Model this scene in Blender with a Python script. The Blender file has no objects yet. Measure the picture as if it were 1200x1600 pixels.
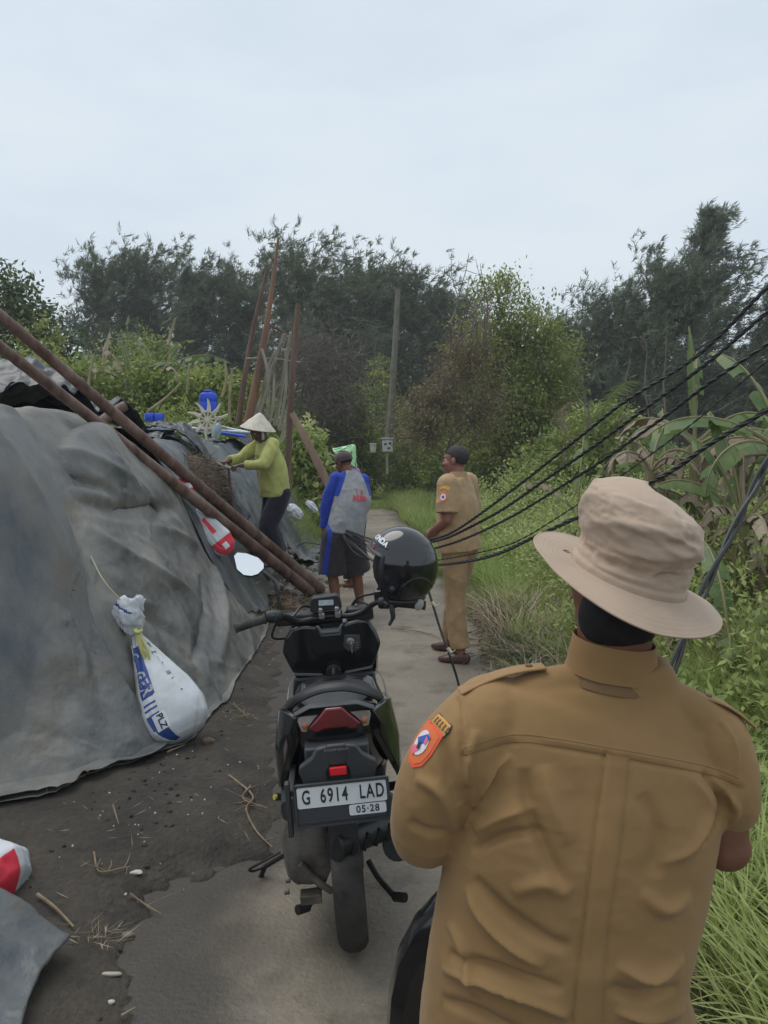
import bpy, bmesh, math, random
import numpy as np
from mathutils import Vector, Matrix, Euler
from mathutils.bvhtree import BVHTree
R = math.radians
random.seed(7); RNG = np.random.default_rng(7)
SC = bpy.context.scene; COL = SC.collection
# ---------------------------------------------------------------- camera
CAMH = 1.68; PITCH = math.atan(100/1200.0)
cam_d = bpy.data.cameras.new('camera'); cam = bpy.data.objects.new('camera', cam_d); COL.objects.link(cam)
cam_d.sensor_fit = 'VERTICAL'; cam_d.sensor_height = 36; cam_d.lens = 27.0
cam_d.clip_start = 0.05; cam_d.clip_end = 2000
cam.location = (0, 0, CAMH); cam.rotation_euler = (R(90)-PITCH, 0, 0); SC.camera = cam
SC.render.resolution_x = 768; SC.render.resolution_y = 1024
# ---------------------------------------------------------------- light
SUN_EL, SUN_AZ = 66, 300          # degrees; azimuth clockwise from +Y
w = bpy.data.worlds.new('World'); SC.world = w; w.use_nodes = True
nt = w.node_tree; nt.nodes.clear(); N = nt.nodes.new; Lk = nt.links.new
out = N('ShaderNodeOutputWorld'); bg1 = N('ShaderNodeBackground'); bg2 = N('ShaderNodeBackground'); mix = N('ShaderNodeMixShader')
sky = N('ShaderNodeTexSky'); sky.sky_type = 'NISHITA'; sky.sun_disc = False
sky.sun_elevation = R(SUN_EL); sky.sun_rotation = R(SUN_AZ); sky.dust_density = 3
bg1.inputs[1].default_value = 0.10; Lk(sky.outputs[0], bg1.inputs[0])
tc = N('ShaderNodeTexCoord'); mp = N('ShaderNodeMapping'); mp.inputs['Scale'].default_value = (1, 1, 3.2)
nz = N('ShaderNodeTexNoise'); nz.inputs['Scale'].default_value = 2.3; nz.inputs['Detail'].default_value = 5; nz.inputs['Roughness'].default_value = .5
rp = N('ShaderNodeValToRGB'); rp.color_ramp.elements[0].position = .36; rp.color_ramp.elements[1].position = .68
rp.color_ramp.elements[0].color = (.60, .69, .775, 1); rp.color_ramp.elements[1].color = (.70, .765, .82, 1)
Lk(tc.outputs['Generated'], mp.inputs[0]); Lk(mp.outputs[0], nz.inputs[0]); Lk(nz.outputs[0], rp.inputs[0]); Lk(rp.outputs[0], bg2.inputs[0])
bg2.inputs[1].default_value = 1.13; mix.inputs[0].default_value = .93
Lk(bg1.outputs[0], mix.inputs[1]); Lk(bg2.outputs[0], mix.inputs[2]); Lk(mix.outputs[0], out.inputs[0])
sl = bpy.data.lights.new('sun', 'SUN'); sl.energy = 1.5; sl.angle = R(45); sl.color = (1, .97, .92)
so = bpy.data.objects.new('sun', sl); COL.objects.link(so)
so.rotation_euler = (R(90-SUN_EL), 0, R(180-SUN_AZ))
vs = SC.view_settings; vs.view_transform = 'Standard'; vs.look = 'None'; vs.exposure = 0.06; vs.gamma = 1
SC.render.engine = 'CYCLES'
# ---------------------------------------------------------------- helpers
F = np.array([0, math.cos(PITCH), -math.sin(PITCH)]); U = np.array([0, math.sin(PITCH), math.cos(PITCH)])
def ray(u, v): return F + np.array([(u-600)/1200., 0, 0]) + U*((800-v)/1200.)
def P(u, v, y):                      # point at forward distance y seen at photo pixel (u,v)
    d = ray(u, v); return np.array([0, 0, CAMH]) + d*(y/d[1])
def G(u, v, z=0.0):                  # point at height z
    d = ray(u, v); return np.array([0, 0, CAMH]) + d*((z-CAMH)/d[2])
def lin(r, g, b, k=1.0):
    f = lambda c: (c/12.92 if c <= .04045 else ((c+.055)/1.055)**2.4)
    return tuple(min(1, f(c/255.)*k) for c in (r, g, b)) + (1,)
_perm = np.random.default_rng(3).random((64, 64, 64)).astype(np.float32)
def vn(p):                           # value noise, -1..1
    p = np.asarray(p, float); i = np.floor(p).astype(int); f = p-i; f = f*f*(3-2*f); i %= 64; j = (i+1) % 64
    x0, y0, z0 = i.T; x1, y1, z1 = j.T; fx, fy, fz = f.T
    c = lambda a, b, d: _perm[a, b, d]
    a = (c(x0,y0,z0)*(1-fx)+c(x1,y0,z0)*fx)*(1-fy)+(c(x0,y1,z0)*(1-fx)+c(x1,y1,z0)*fx)*fy
    b = (c(x0,y0,z1)*(1-fx)+c(x1,y0,z1)*fx)*(1-fy)+(c(x0,y1,z1)*(1-fx)+c(x1,y1,z1)*fx)*fy
    return (a*(1-fz)+b*fz)*2-1
def fbm(p, o=4):
    p = np.asarray(p, float); s = 0; a = .5
    for k in range(o): s = s+a*vn(p*2**k+k*7.3); a *= .5
    return s
def sst(a, b, x):
    t = np.clip((np.asarray(x, float)-a)/(b-a), 0, 1); return t*t*(3-2*t)
def nrm(v):
    v = np.asarray(v, float); return v/(np.linalg.norm(v)+1e-12)
def cr(pts, n=6):                    # catmull-rom through rows
    p = np.asarray(pts, float)
    if len(p) < 3: return np.array([p[0]+(p[-1]-p[0])*t for t in np.linspace(0, 1, n+1)])
    q = np.vstack([2*p[0]-p[1], p, 2*p[-1]-p[-2]]); o = []
    for i in range(1, len(q)-2):
        for k in range(n):
            t = k/n; a, b, c, d = q[i-1], q[i], q[i+1], q[i+2]
            o.append(.5*((2*b)+(c-a)*t+(2*a-5*b+4*c-d)*t*t+(3*b-a-3*c+d)*t**3))
    o.append(p[-1]); return np.array(o)
# materials
MATS = {}
def mat(name, col, rough=.7, col2=None, scale=5, detail=4, metal=0, bump=0, bscale=None, spec=.5, coat=0, sheen=0, vari=None, transl=0, lo=.35, hi=.65, stretch=None, trans=0, alpha=1, col3=None, scale3=1.0, lo3=.45, hi3=.6, rough2=None, speck=None, crumple=None):
    m = bpy.data.materials.new(name); m.use_nodes = True; t = m.node_tree; n = t.nodes; l = t.links
    b = n['Principled BSDF']; b.inputs['Roughness'].default_value = rough; b.inputs['Metallic'].default_value = metal
    b.inputs['Specular IOR Level'].default_value = spec; b.inputs['Coat Weight'].default_value = coat; b.inputs['Coat Roughness'].default_value = .05
    b.inputs['Sheen Weight'].default_value = sheen; b.inputs['Transmission Weight'].default_value = trans; b.inputs['Alpha'].default_value = alpha
    c = n.new('ShaderNodeTexCoord'); mpn = n.new('ShaderNodeMapping'); l.new(c.outputs['Object'], mpn.inputs[0])
    if stretch: mpn.inputs['Scale'].default_value = stretch
    src = None
    col = tuple(col)+((1,) if len(col) == 3 else ())
    if col2:
        col2 = tuple(col2)+((1,) if len(col2) == 3 else ())
        z = n.new('ShaderNodeTexNoise'); z.inputs['Scale'].default_value = scale; z.inputs['Detail'].default_value = detail; z.inputs['Roughness'].default_value = .6
        l.new(mpn.outputs[0], z.inputs[0])
        r = n.new('ShaderNodeValToRGB'); r.color_ramp.elements[0].position = lo; r.color_ramp.elements[1].position = hi
        r.color_ramp.elements[0].color = col; r.color_ramp.elements[1].color = col2
        l.new(z.outputs[0], r.inputs[0]); src = r.outputs[0]
        if rough2 is not None:
            mr = n.new('ShaderNodeMapRange'); mr.inputs[3].default_value = rough; mr.inputs[4].default_value = rough2
            mr.inputs[1].default_value = lo; mr.inputs[2].default_value = hi
            l.new(z.outputs[0], mr.inputs[0]); l.new(mr.outputs[0], b.inputs['Roughness'])
    if col3:
        col3 = tuple(col3)+((1,) if len(col3) == 3 else ())
        z = n.new('ShaderNodeTexNoise'); z.inputs['Scale'].default_value = scale3; z.inputs['Detail'].default_value = 6; z.inputs['Roughness'].default_value = .65
        l.new(mpn.outputs[0], z.inputs[0]); r = n.new('ShaderNodeMapRange'); r.inputs[1].default_value = lo3; r.inputs[2].default_value = hi3
        l.new(z.outputs[0], r.inputs[0]); mx = n.new('ShaderNodeMix'); mx.data_type = 'RGBA'
        l.new(r.outputs[0], mx.inputs[0]); l.new(src, mx.inputs[6]); mx.inputs[7].default_value = col3; src = mx.outputs[2]
    if speck:                         # fine grit: (scale, strength)
        z = n.new('ShaderNodeTexNoise'); z.inputs['Scale'].default_value = speck[0]; z.inputs['Detail'].default_value = 8; z.inputs['Roughness'].default_value = .8
        l.new(c.outputs['Object'], z.inputs[0]); r = n.new('ShaderNodeMapRange'); r.inputs[1].default_value = .3; r.inputs[2].default_value = .7; r.inputs[3].default_value = 1-speck[1]; r.inputs[4].default_value = 1+speck[1]*.6
        l.new(z.outputs[0], r.inputs[0]); mx = n.new('ShaderNodeMix'); mx.data_type = 'RGBA'; mx.blend_type = 'MULTIPLY'; mx.inputs[0].default_value = 1
        l.new(src, mx.inputs[6]); l.new(r.outputs[0], mx.inputs[7]); src = mx.outputs[2]
    if vari:                          # per-leaf tint stored in the mesh
        a = n.new('ShaderNodeAttribute'); a.attribute_name = 'var'
        mx = n.new('ShaderNodeMix'); mx.data_type = 'RGBA'; mx.inputs[7].default_value = tuple(vari)+((1,) if len(vari) == 3 else ())
        l.new(a.outputs['Fac'], mx.inputs[0])
        if src: l.new(src, mx.inputs[6])
        else: mx.inputs[6].default_value = col
        src = mx.outputs[2]
    if src: l.new(src, b.inputs['Base Color'])
    else: b.inputs['Base Color'].default_value = col
    if bump:
        z = n.new('ShaderNodeTexNoise'); z.inputs['Scale'].default_value = bscale or scale*4; z.inputs['Detail'].default_value = 6
        l.new(mpn.outputs[0], z.inputs[0]); bp = n.new('ShaderNodeBump'); bp.inputs['Strength'].default_value = 1; bp.inputs['Distance'].default_value = bump
        l.new(z.outputs[0], bp.inputs['Height']); l.new(bp.outputs[0], b.inputs['Normal'])
    if crumple:                       # folded-plastic creases: (scale, depth)
        prev = b.inputs['Normal'].links[0].from_socket if b.inputs['Normal'].links else None
        for sc_, dp_, w_ in ((crumple[0], crumple[1], 1.2), (crumple[0]*2.7, crumple[1]*.4, .8)):
            z = n.new('ShaderNodeTexNoise'); z.noise_type = 'RIDGED_MULTIFRACTAL'; z.inputs['Scale'].default_value = sc_; z.inputs['Detail'].default_value = 3; z.inputs['Distortion'].default_value = w_
            if 'Gain' in z.inputs: z.inputs['Gain'].default_value = 1.6
            l.new(mpn.outputs[0], z.inputs[0]); bp = n.new('ShaderNodeBump'); bp.inputs['Distance'].default_value = dp_; bp.inputs['Strength'].default_value = .8
            l.new(z.outputs[0], bp.inputs['Height'])
            if prev: l.new(prev, bp.inputs['Normal'])
            prev = bp.outputs[0]
        l.new(prev, b.inputs['Normal'])
    if transl:
        tr = n.new('ShaderNodeBsdfTranslucent'); ms = n.new('ShaderNodeMixShader'); ms.inputs[0].default_value = transl
        if src: l.new(src, tr.inputs[0])
        else: tr.inputs[0].default_value = col
        l.new(b.outputs[0], ms.inputs[1]); l.new(tr.outputs[0], ms.inputs[2]); l.new(ms.outputs[0], n['Material Output'].inputs[0])
    MATS[name] = m; return m
# objects
def link(o, parent=None):
    COL.objects.link(o)
    if parent is not None: o.parent = parent
    return o
def tag(o, label=None, cat=None, group=None, kind=None):
    if label: o['label'] = label
    if cat: o['category'] = cat
    if group: o['group'] = group
    if kind: o['kind'] = kind
    return o
XF = {}
def thing(name, label, cat, loc=(0,0,0), rot=(0,0,0), group=None, kind=None):
    o = bpy.data.objects.new(name, None); o.empty_display_size = .1; link(o); o.location = loc; o.rotation_euler = rot
    XF[o] = Matrix.LocRotScale(Vector(loc), Euler(rot), None)
    return tag(o, label, cat, group, kind)
def copy_tree(o, parent=None):
    c = o.copy(); COL.objects.link(c)
    if parent is not None: c.parent = parent
    for ch in [x for x in COL.objects if x.parent == o]: copy_tree(ch, c)
    return c
def npmesh(name, V, Q, m, parent=None, smooth=False, var=None, world=False):
    V = np.ascontiguousarray(V, np.float32); Q = np.ascontiguousarray(Q, np.int32)
    if world and parent is not None:
        M = np.array(XF[parent].inverted()); V = (V@M[:3,:3].T+M[:3,3]).astype(np.float32)
    me = bpy.data.meshes.new(name); k = Q.shape[1]; me.vertices.add(len(V)); me.vertices.foreach_set('co', V.ravel())
    me.loops.add(Q.size); me.loops.foreach_set('vertex_index', Q.ravel()); me.polygons.add(len(Q))
    me.polygons.foreach_set('loop_start', np.arange(0, Q.size, k, dtype=np.int32))
    me.update(calc_edges=True)
    if smooth: me.polygons.foreach_set('use_smooth', np.ones(len(Q), bool))
    if var is not None:
        a = me.attributes.new('var', 'FLOAT', 'FACE'); a.data.foreach_set('value', np.ascontiguousarray(var, np.float32))
    for mm in (m if isinstance(m, (list, tuple)) else [m]): me.materials.append(mm)
    return link(bpy.data.objects.new(name, me), parent)
def ring_tube(pts, rad, n=12, ref=None, power=2.0, caps=True):
    """pts (k,3); rad (k,) or (k,2); -> V, quads/tri faces"""
    p = np.asarray(pts, float); k = len(p); r = np.asarray(rad, float)
    if r.ndim == 0: r = np.full(k, float(r))
    if r.ndim == 1: r = np.stack([r, r], 1)
    t = np.gradient(p, axis=0); t /= (np.linalg.norm(t, axis=1)[:,None]+1e-12)
    if ref is None:
        a = np.cross(t[0], [0,0,1]); a = a if np.linalg.norm(a) > .1 else np.cross(t[0], [0,1,0]); a = nrm(a); A = []
        for i in range(k): a = nrm(a-t[i]*np.dot(a, t[i])); A.append(a)
        A = np.array(A)
    else:
        ref = np.asarray(ref, float); ref = np.broadcast_to(ref, p.shape); A = ref-t*np.sum(ref*t, 1)[:,None]; A /= np.linalg.norm(A, axis=1)[:,None]+1e-12
    B = np.cross(t, A); th = np.linspace(0, 2*np.pi, n, endpoint=False); c, s = np.cos(th), np.sin(th)
    e = 2./power; c = np.sign(c)*np.abs(c)**e; s = np.sign(s)*np.abs(s)**e
    V = p[:,None]+A[:,None]*(r[:,0,None]*c)[:,:,None]+B[:,None]*(r[:,1,None]*s)[:,:,None]
    V = V.reshape(-1, 3); Fc = []
    for i in range(k-1):
        for j in range(n): Fc.append((i*n+j, i*n+(j+1) % n, (i+1)*n+(j+1) % n, (i+1)*n+j))
    if caps: Fc.append(tuple(range(n))[::-1]); Fc.append(tuple(range((k-1)*n, k*n)))
    return V, Fc
def round_ends(pts, rad, m=4):       # add hemispherical end rings
    p = np.asarray(pts, float); r = np.asarray(rad, float)
    if r.ndim == 1: r = np.stack([r, r], 1)
    t0, t1 = nrm(p[0]-p[1]), nrm(p[-1]-p[-2]); h, g, ph, pg = [], [], [], []
    for i in range(m, 0, -1):
        a = i/(m+.35)*math.pi/2; h.append(r[0]*math.cos(a)); ph.append(p[0]+t0*r[0].min()*math.sin(a))
        g.append(r[-1]*math.cos(a)); pg.append(p[-1]+t1*r[-1].min()*math.sin(a))
    return np.vstack([ph, p, pg[::-1]]), np.vstack([h, r, g[::-1]])
class MB:
    def __init__(s): s.V = []; s.F = []; s.M = []; s.S = []
    def add(s, V, Fc, mi=0, smooth=True, X=None):
        V = np.asarray(V, float)
        if X is not None: X = np.array(X); V = V@X[:3,:3].T+X[:3,3]
        o = len(s.V); s.V += [tuple(v) for v in V]; s.F += [tuple(int(i)+o for i in f) for f in Fc]; s.M += [mi]*len(Fc); s.S += [smooth]*len(Fc); return s
    def box(s, c, sz, rot=None, mi=0, taper=1.0):
        x, y, z = [a/2. for a in sz]; V = np.array([(-x,-y,-z),(x,-y,-z),(x,y,-z),(-x,y,-z),(-x*taper,-y*taper,z),(x*taper,-y*taper,z),(x*taper,y*taper,z),(-x*taper,y*taper,z)])
        if rot is not None: V = V@np.array(Euler(rot).to_matrix()).T
        return s.add(V+np.array(c), [(3,2,1,0),(4,5,6,7),(0,1,5,4),(1,2,6,5),(2,3,7,6),(3,0,4,7)], mi, False)
    def tube(s, pts, r, n=10, mi=0, sm=0, ref=None, power=2, rnd=False):
        p = np.asarray(pts, float); r = np.asarray(r, float)
        if r.ndim == 0: r = np.full(len(p), float(r))
        if sm:
            q = np.hstack([p, r[:,None] if r.ndim == 1 else r]); q = cr(q, sm); p = q[:,:3]; r = q[:,3:] if q.shape[1] > 4 else q[:,3]
        if rnd: p, r = round_ends(p, r)
        V, Fc = ring_tube(p, r, n, ref, power); return s.add(V, Fc, mi)
    def ell(s, c, r, rot=None, n=16, m=10, mi=0):
        V = []; r = np.broadcast_to(np.asarray(r, float), (3,))
        for i in range(m+1):
            a = math.pi*(i+.001)/(m+.002)
            for j in range(n): b = 2*math.pi*j/n; V.append((math.sin(a)*math.cos(b), math.sin(a)*math.sin(b), math.cos(a)))
        V = np.array(V)*r
        if rot is not None: V = V@np.array(rot if not isinstance(rot, tuple) else Euler(rot).to_matrix()).T
        Fc = [((i+1)*n+j, (i+1)*n+(j+1) % n, i*n+(j+1) % n, i*n+j) for i in range(m) for j in range(n)]
        return s.add(V+np.array(c), Fc+[tuple(range(n)), tuple(range(m*n, m*n+n))[::-1]], mi)
    def lathe(s, prof, n=24, X=None, mi=0, closed=False):
        V = []; k = len(prof)
        for r, z in prof:
            for j in range(n): a = 2*math.pi*j/n; V.append((r*math.cos(a), r*math.sin(a), z))
        Fc = [(i*n+j, i*n+(j+1) % n, (i+1)*n+(j+1) % n, (i+1)*n+j) for i in range(k-1) for j in range(n)]
        if closed: Fc += [((k-1)*n+j, (k-1)*n+(j+1) % n, (j+1) % n, j) for j in range(n)]
        return s.add(V, Fc, mi, True, X)
    def prism(s, poly, d, X=None, mi=0, smooth=False):   # polygon in local xy, extruded 0..d in z
        n = len(poly); V = [(x, y, 0) for x, y in poly]+[(x, y, d) for x, y in poly]
        Fc = [tuple(range(n))[::-1], tuple(range(n, 2*n))]+[(i, (i+1) % n, n+(i+1) % n, n+i) for i in range(n)]
        return s.add(V, Fc, mi, smooth, X)
    def sect(s, rings, mi=0, smooth=True, caps=True):    # loft through rings of equal count
        n = len(rings[0]); V = np.vstack(rings); k = len(rings)
        Fc = [(i*n+j, i*n+(j+1) % n, (i+1)*n+(j+1) % n, (i+1)*n+j) for i in range(k-1) for j in range(n)]
        if caps: Fc += [tuple(range(n))[::-1], tuple(range((k-1)*n, k*n))]
        return s.add(V, Fc, mi, smooth)
    def build(s, name, m, parent=None, bevel=0, seg=2, sharp=38, world=False, sub=0, solid=0):
        V = s.V
        if world and parent is not None:
            M = XF[parent].inverted(); V = [tuple(M@Vector(v)) for v in V]
        me = bpy.data.meshes.new(name); me.from_pydata(V, [], s.F); ms = m if isinstance(m, (list, tuple)) else [m]
        for mm in ms: me.materials.append(mm)
        me.polygons.foreach_set('material_index', s.M); me.polygons.foreach_set('use_smooth', [True]*len(s.F))
        bm = bmesh.new(); bm.from_mesh(me); bmesh.ops.recalc_face_normals(bm, faces=bm.faces)
        for e in bm.edges:
            if len(e.link_faces) == 2 and e.calc_face_angle(0) > R(sharp): e.smooth = False
        bm.to_mesh(me); bm.free()
        o = link(bpy.data.objects.new(name, me), parent)
        if solid: q = o.modifiers.new('solid', 'SOLIDIFY'); q.thickness = solid; q.offset = 0
        if bevel: b = o.modifiers.new('bevel', 'BEVEL'); b.width = bevel; b.segments = seg; b.limit_method = 'ANGLE'; b.angle_limit = R(30)
        if sub: q = o.modifiers.new('sub', 'SUBSURF'); q.levels = sub; q.render_levels = sub
        return o
def remesh(mb, voxel, smooth=4, factor=.5):
    """fuse the pieces of mb into one continuous surface -> V (n,3), faces list"""
    me = bpy.data.meshes.new('tmp'); me.from_pydata(mb.V, [], mb.F); o = bpy.data.objects.new('tmp', me); COL.objects.link(o)
    bm = bmesh.new(); bm.from_mesh(me); bmesh.ops.recalc_face_normals(bm, faces=bm.faces); bm.to_mesh(me); bm.free()
    q = o.modifiers.new('r', 'REMESH'); q.mode = 'VOXEL'; q.voxel_size = voxel
    if smooth: q = o.modifiers.new('s', 'SMOOTH'); q.factor = factor; q.iterations = smooth
    bpy.context.view_layer.update(); e = o.evaluated_get(bpy.context.evaluated_depsgraph_get()); m2 = e.to_mesh()
    V = np.empty(len(m2.vertices)*3, np.float32); m2.vertices.foreach_get('co', V); V = V.reshape(-1, 3).astype(float)
    Nn = np.empty(len(m2.vertices)*3, np.float32); m2.vertices.foreach_get('normal', Nn); Nn = Nn.reshape(-1, 3).astype(float)
    Fc = [tuple(p.vertices) for p in m2.polygons]; e.to_mesh_clear()
    bpy.data.objects.remove(o); bpy.data.meshes.remove(me); return V, Nn, Fc
def mesh_obj(name, V, Fc, m, parent=None, world=False, midx=None):
    V = np.asarray(V, float)
    if world and parent is not None: M = np.array(XF[parent].inverted()); V = V@M[:3,:3].T+M[:3,3]
    me = bpy.data.meshes.new(name); me.from_pydata(V.tolist(), [], Fc); me.polygons.foreach_set('use_smooth', [True]*len(Fc))
    for mm in (m if isinstance(m, (list, tuple)) else [m]): me.materials.append(mm)
    if midx is not None: me.polygons.foreach_set('material_index', list(midx))
    me.update(); return link(bpy.data.objects.new(name, me), parent)
def vnormals(V, Fc):
    V = np.asarray(V, float); Nn = np.zeros_like(V); Fa = np.array([f if len(f) == 4 else (f[0], f[1], f[2], f[2]) for f in Fc])
    n = np.cross(V[Fa[:,2]]-V[Fa[:,0]], V[Fa[:,3]]-V[Fa[:,1]])
    for k in range(4): np.add.at(Nn, Fa[:,k], n)
    return Nn/(np.linalg.norm(Nn, axis=1)[:,None]+1e-12)
def bvh(V, Fc): return BVHTree.FromPolygons([Vector(v) for v in V], Fc)
def cast(T, u, v):                   # where the sight line through a photo pixel meets a surface
    h = T.ray_cast(Vector((0, 0, CAMH)), Vector(nrm(ray(u, v)))); return None if h[0] is None else np.array(h[0])
def polydist(V, pl):
    best = np.full(len(V), 9.); par = np.zeros(len(V)); L = np.r_[0, np.cumsum(np.linalg.norm(np.diff(pl, axis=0), axis=1))]
    for i in range(len(pl)-1):
        a, b = pl[i], pl[i+1]; ab = b-a; l2 = ab@ab+1e-12; t = np.clip((V-a)@ab/l2, 0, 1); d = np.linalg.norm(V-a-t[:,None]*ab, axis=1)
        m = d < best; best[m] = d[m]; par[m] = ((L[i]+t*math.sqrt(l2))/L[-1])[m]
    return best, par
def creases(V, Nn, T, lst):
    """lst: (pixel polyline, width, height, kind) kind g=gaussian, s=sharp"""
    D = np.zeros(len(V))
    for px, wd, ht, kd in lst:
        pl = [cast(T, *q) for q in px]; pl = [q for q in pl if q is not None]
        if len(pl) < 2: continue
        pl = cr(pl, 4) if len(pl) > 2 else np.array(pl)
        d, t = polydist(V, pl); end = np.sin(np.pi*np.clip(t, .0, 1))**.6 if kd != 'e' else 1
        D += ht*end*(np.exp(-(d/wd)**2) if kd != 's' else np.exp(-d/wd))
    return V+Nn*D[:,None]
def text_mesh(txt, size, m, name='lettering', parent=None, X=None, ext=.0006, bold=0, sx=1.0, space=1.0):
    c = bpy.data.curves.new('t', 'FONT'); c.body = txt; c.size = size; c.extrude = ext; c.offset = bold; c.align_x = 'CENTER'; c.align_y = 'CENTER'; c.space_character = space
    o = bpy.data.objects.new('t', c); COL.objects.link(o); bpy.context.view_layer.update()
    me = bpy.data.meshes.new_from_object(o.evaluated_get(bpy.context.evaluated_depsgraph_get())); bpy.data.objects.remove(o)
    me.transform(Matrix.Diagonal((sx, 1, 1, 1)))
    if X is not None: me.transform(X)
    me.materials.clear(); me.materials.append(m); me.name = name
    return link(bpy.data.objects.new(name, me), parent)
def frame(o, x, y):                  # matrix with origin o, axes x, y and their normal
    x = nrm(x); y = np.asarray(y, float); z = nrm(np.cross(x, y)); y = np.cross(z, x)
    M = np.eye(4); M[:3,0] = x; M[:3,1] = y; M[:3,2] = z; M[:3,3] = o; return M
# leaf / blade generators (vectorised)
def leaves(c, d, up, L, W, fold=.15):
    """n leaf-shaped quads: centre c, direction d, normal-ish up"""
    d = d/np.linalg.norm(d, axis=1)[:,None]; s = np.cross(d, up); s /= np.linalg.norm(s, axis=1)[:,None]+1e-9
    L = L[:,None]; W = W[:,None]
    a = c; b = c+d*L*.45+s*W*.5; e = c+d*L; f = c+d*L*.45-s*W*.5
    V = np.stack([a, b, e, f], 1).reshape(-1, 3); Q = np.arange(len(V)).reshape(-1, 4); return V, Q
def rdir(n, rng=RNG):
    v = rng.normal(size=(n, 3)); return v/np.linalg.norm(v, axis=1)[:,None]
def blades(base, az, H, lean, W, droop=.3, seg=3):
    n = len(base); dirv = np.stack([np.cos(az), np.sin(az), np.zeros(n)], 1); sd = np.stack([-np.sin(az), np.cos(az), np.zeros(n)], 1)
    V = []
    for k in range(seg+1):
        t = k/seg; h = H*(t-droop*lean*t*t); o = H*lean*t**1.7; wv = W*(1-t**1.6)*.5+.0004
        p = base+dirv*o[:,None]+np.stack([0*h, 0*h, h], 1); V += [p-sd*wv[:,None], p+sd*wv[:,None]]
    V = np.stack(V, 1).reshape(-1, 3); i = np.arange(n)[:,None]*(2*seg+2); Q = []
    for k in range(seg): Q.append(np.hstack([i+2*k, i+2*k+1, i+2*k+3, i+2*k+2]))
    return V, np.stack(Q, 1).reshape(-1, 4)
def cat(parts):
    Vs, Qs, o = [], [], 0
    for V, Q in parts: Vs.append(V); Qs.append(Q+o); o += len(V)
    return np.vstack(Vs), np.vstack(Qs)
# ================================================================ ground
m_sand = mat('dark_wet_sand', lin(50,45,40,1.0), .85, lin(78,71,62,1.0), 3.0, 8, bump=.014, bscale=45, lo=.38, hi=.68, col3=lin(70,63,53,1.0), scale3=.6, speck=(26, .45))
m_soil = MATS['dark_wet_sand']
m_path = mat('worn_concrete_path', lin(116,107,94,1.18), .72, lin(132,122,108,1.2), 1.3, 9, bump=.006, bscale=55, lo=.38, hi=.62, col3=lin(92,82,69,1.1), scale3=2.2, lo3=.52, hi3=.68, rough2=.5, speck=(34, .22))
SANDX = np.array([(-.2,-.50),(1.2,-.55),(1.9,-.62),(2.4,-.84),(2.76,-.88),(2.95,-.66),(3.05,-.47),(3.5,-.45),(3.92,-.54),(4.94,-.72),(6.4,-.92),(9,-1.02),(14,-1.3),(30,-3)])
PATHL = lambda y: np.interp(y, [0,8,12,20,28,40,60], [-1.35,-1.35,-1.1,-.62,-.62,-1.0,-3.2])
PATHR = lambda y: np.interp(y, [0,4,8,12,20,28,40,60], [.95,.88,.84,.80,.30,-.02,-.7,-3.0])
FOOT = lambda y: np.interp(y, [1.2,2.3,3.36,4.2,5.45,6.7,8.2,10,14,20,26], [-4.2,-2.75,-1.72,-1.14,-1.05,-1.08,-1.15,-1.1,-1.15,-2.4,-5])
TOPH = lambda y: np.interp(y, [1.5,3,4.2,5.0,6,7,8,9,12,15,22,30], [1.3,1.6,1.70,1.76,1.72,1.60,1.52,1.50,1.56,1.5,.9,.3])
def terrain(x, y):
    x = np.asarray(x, float); y = np.asarray(y, float); z0 = np.zeros_like(x)
    n = fbm(np.stack([x*1.3, y*1.3, z0], -1).reshape(-1, 3), 5).reshape(x.shape)
    n2 = fbm(np.stack([x*6, y*6, z0+4], -1).reshape(-1, 3), 3).reshape(x.shape)
    near = np.clip(1-(np.abs(y-5)/25), .2, 1)
    h = .012*n2+.03*n
    sx = np.interp(y, SANDX[:,0], SANDX[:,1])+.16*n+.05*n2
    sand = sst(0, .35, sx-x)*.05+sst(.2, 1.2, sx-x)*.05
    edge = x-PATHR(y); right = sst(-.02, .15, edge)*.035+sst(.2, 3.5, edge)*.32
    n3 = fbm(np.stack([x*22, y*22, z0+8], -1).reshape(-1, 3), 2).reshape(x.shape); q = np.maximum(sx-x, edge)+.09*n2+.02*n+.10*n3; h = -.035+.045*sst(-.04, .06, q)+h*sst(0, .3, q)+sand+right
    bank = TOPH(y)*sst(0, 1.15, FOOT(y)-x)**.8
    h = h+bank*(1+.06*n)+.02*n2*sst(0, .5, bank)
    far = sst(45, 70, y)*1.2*np.abs(n)*2; return h+far
def axis(segs):
    o = []
    for a, b, s in segs: o.append(np.arange(a, b, s))
    return np.concatenate(o+[[segs[-1][1]]])
gx = axis([(-600,-100,50),(-100,-20,5),(-20,-6,.5),(-6,-2.4,.08),(-2.4,1.6,.028),(1.6,6,.1),(6,20,.5),(20,100,5),(100,600,50)])
gy = axis([(-40,-4,3),(-4,1,.25),(1,6.5,.032),(6.5,14,.08),(14,40,.4),(40,100,3),(100,1200,60)])
X, Y = np.meshgrid(gx, gy); Z = terrain(X, Y); nx, ny = len(gx), len(gy)
idx = np.arange(nx*ny).reshape(ny, nx); Q = np.stack([idx[:-1,:-1], idx[:-1,1:], idx[1:,1:], idx[1:,:-1]], -1).reshape(-1, 4)
ground = npmesh('ground', np.stack([X, Y, Z], -1).reshape(-1, 3), Q, m_sand, smooth=True); tag(ground, kind='structure')
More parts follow.
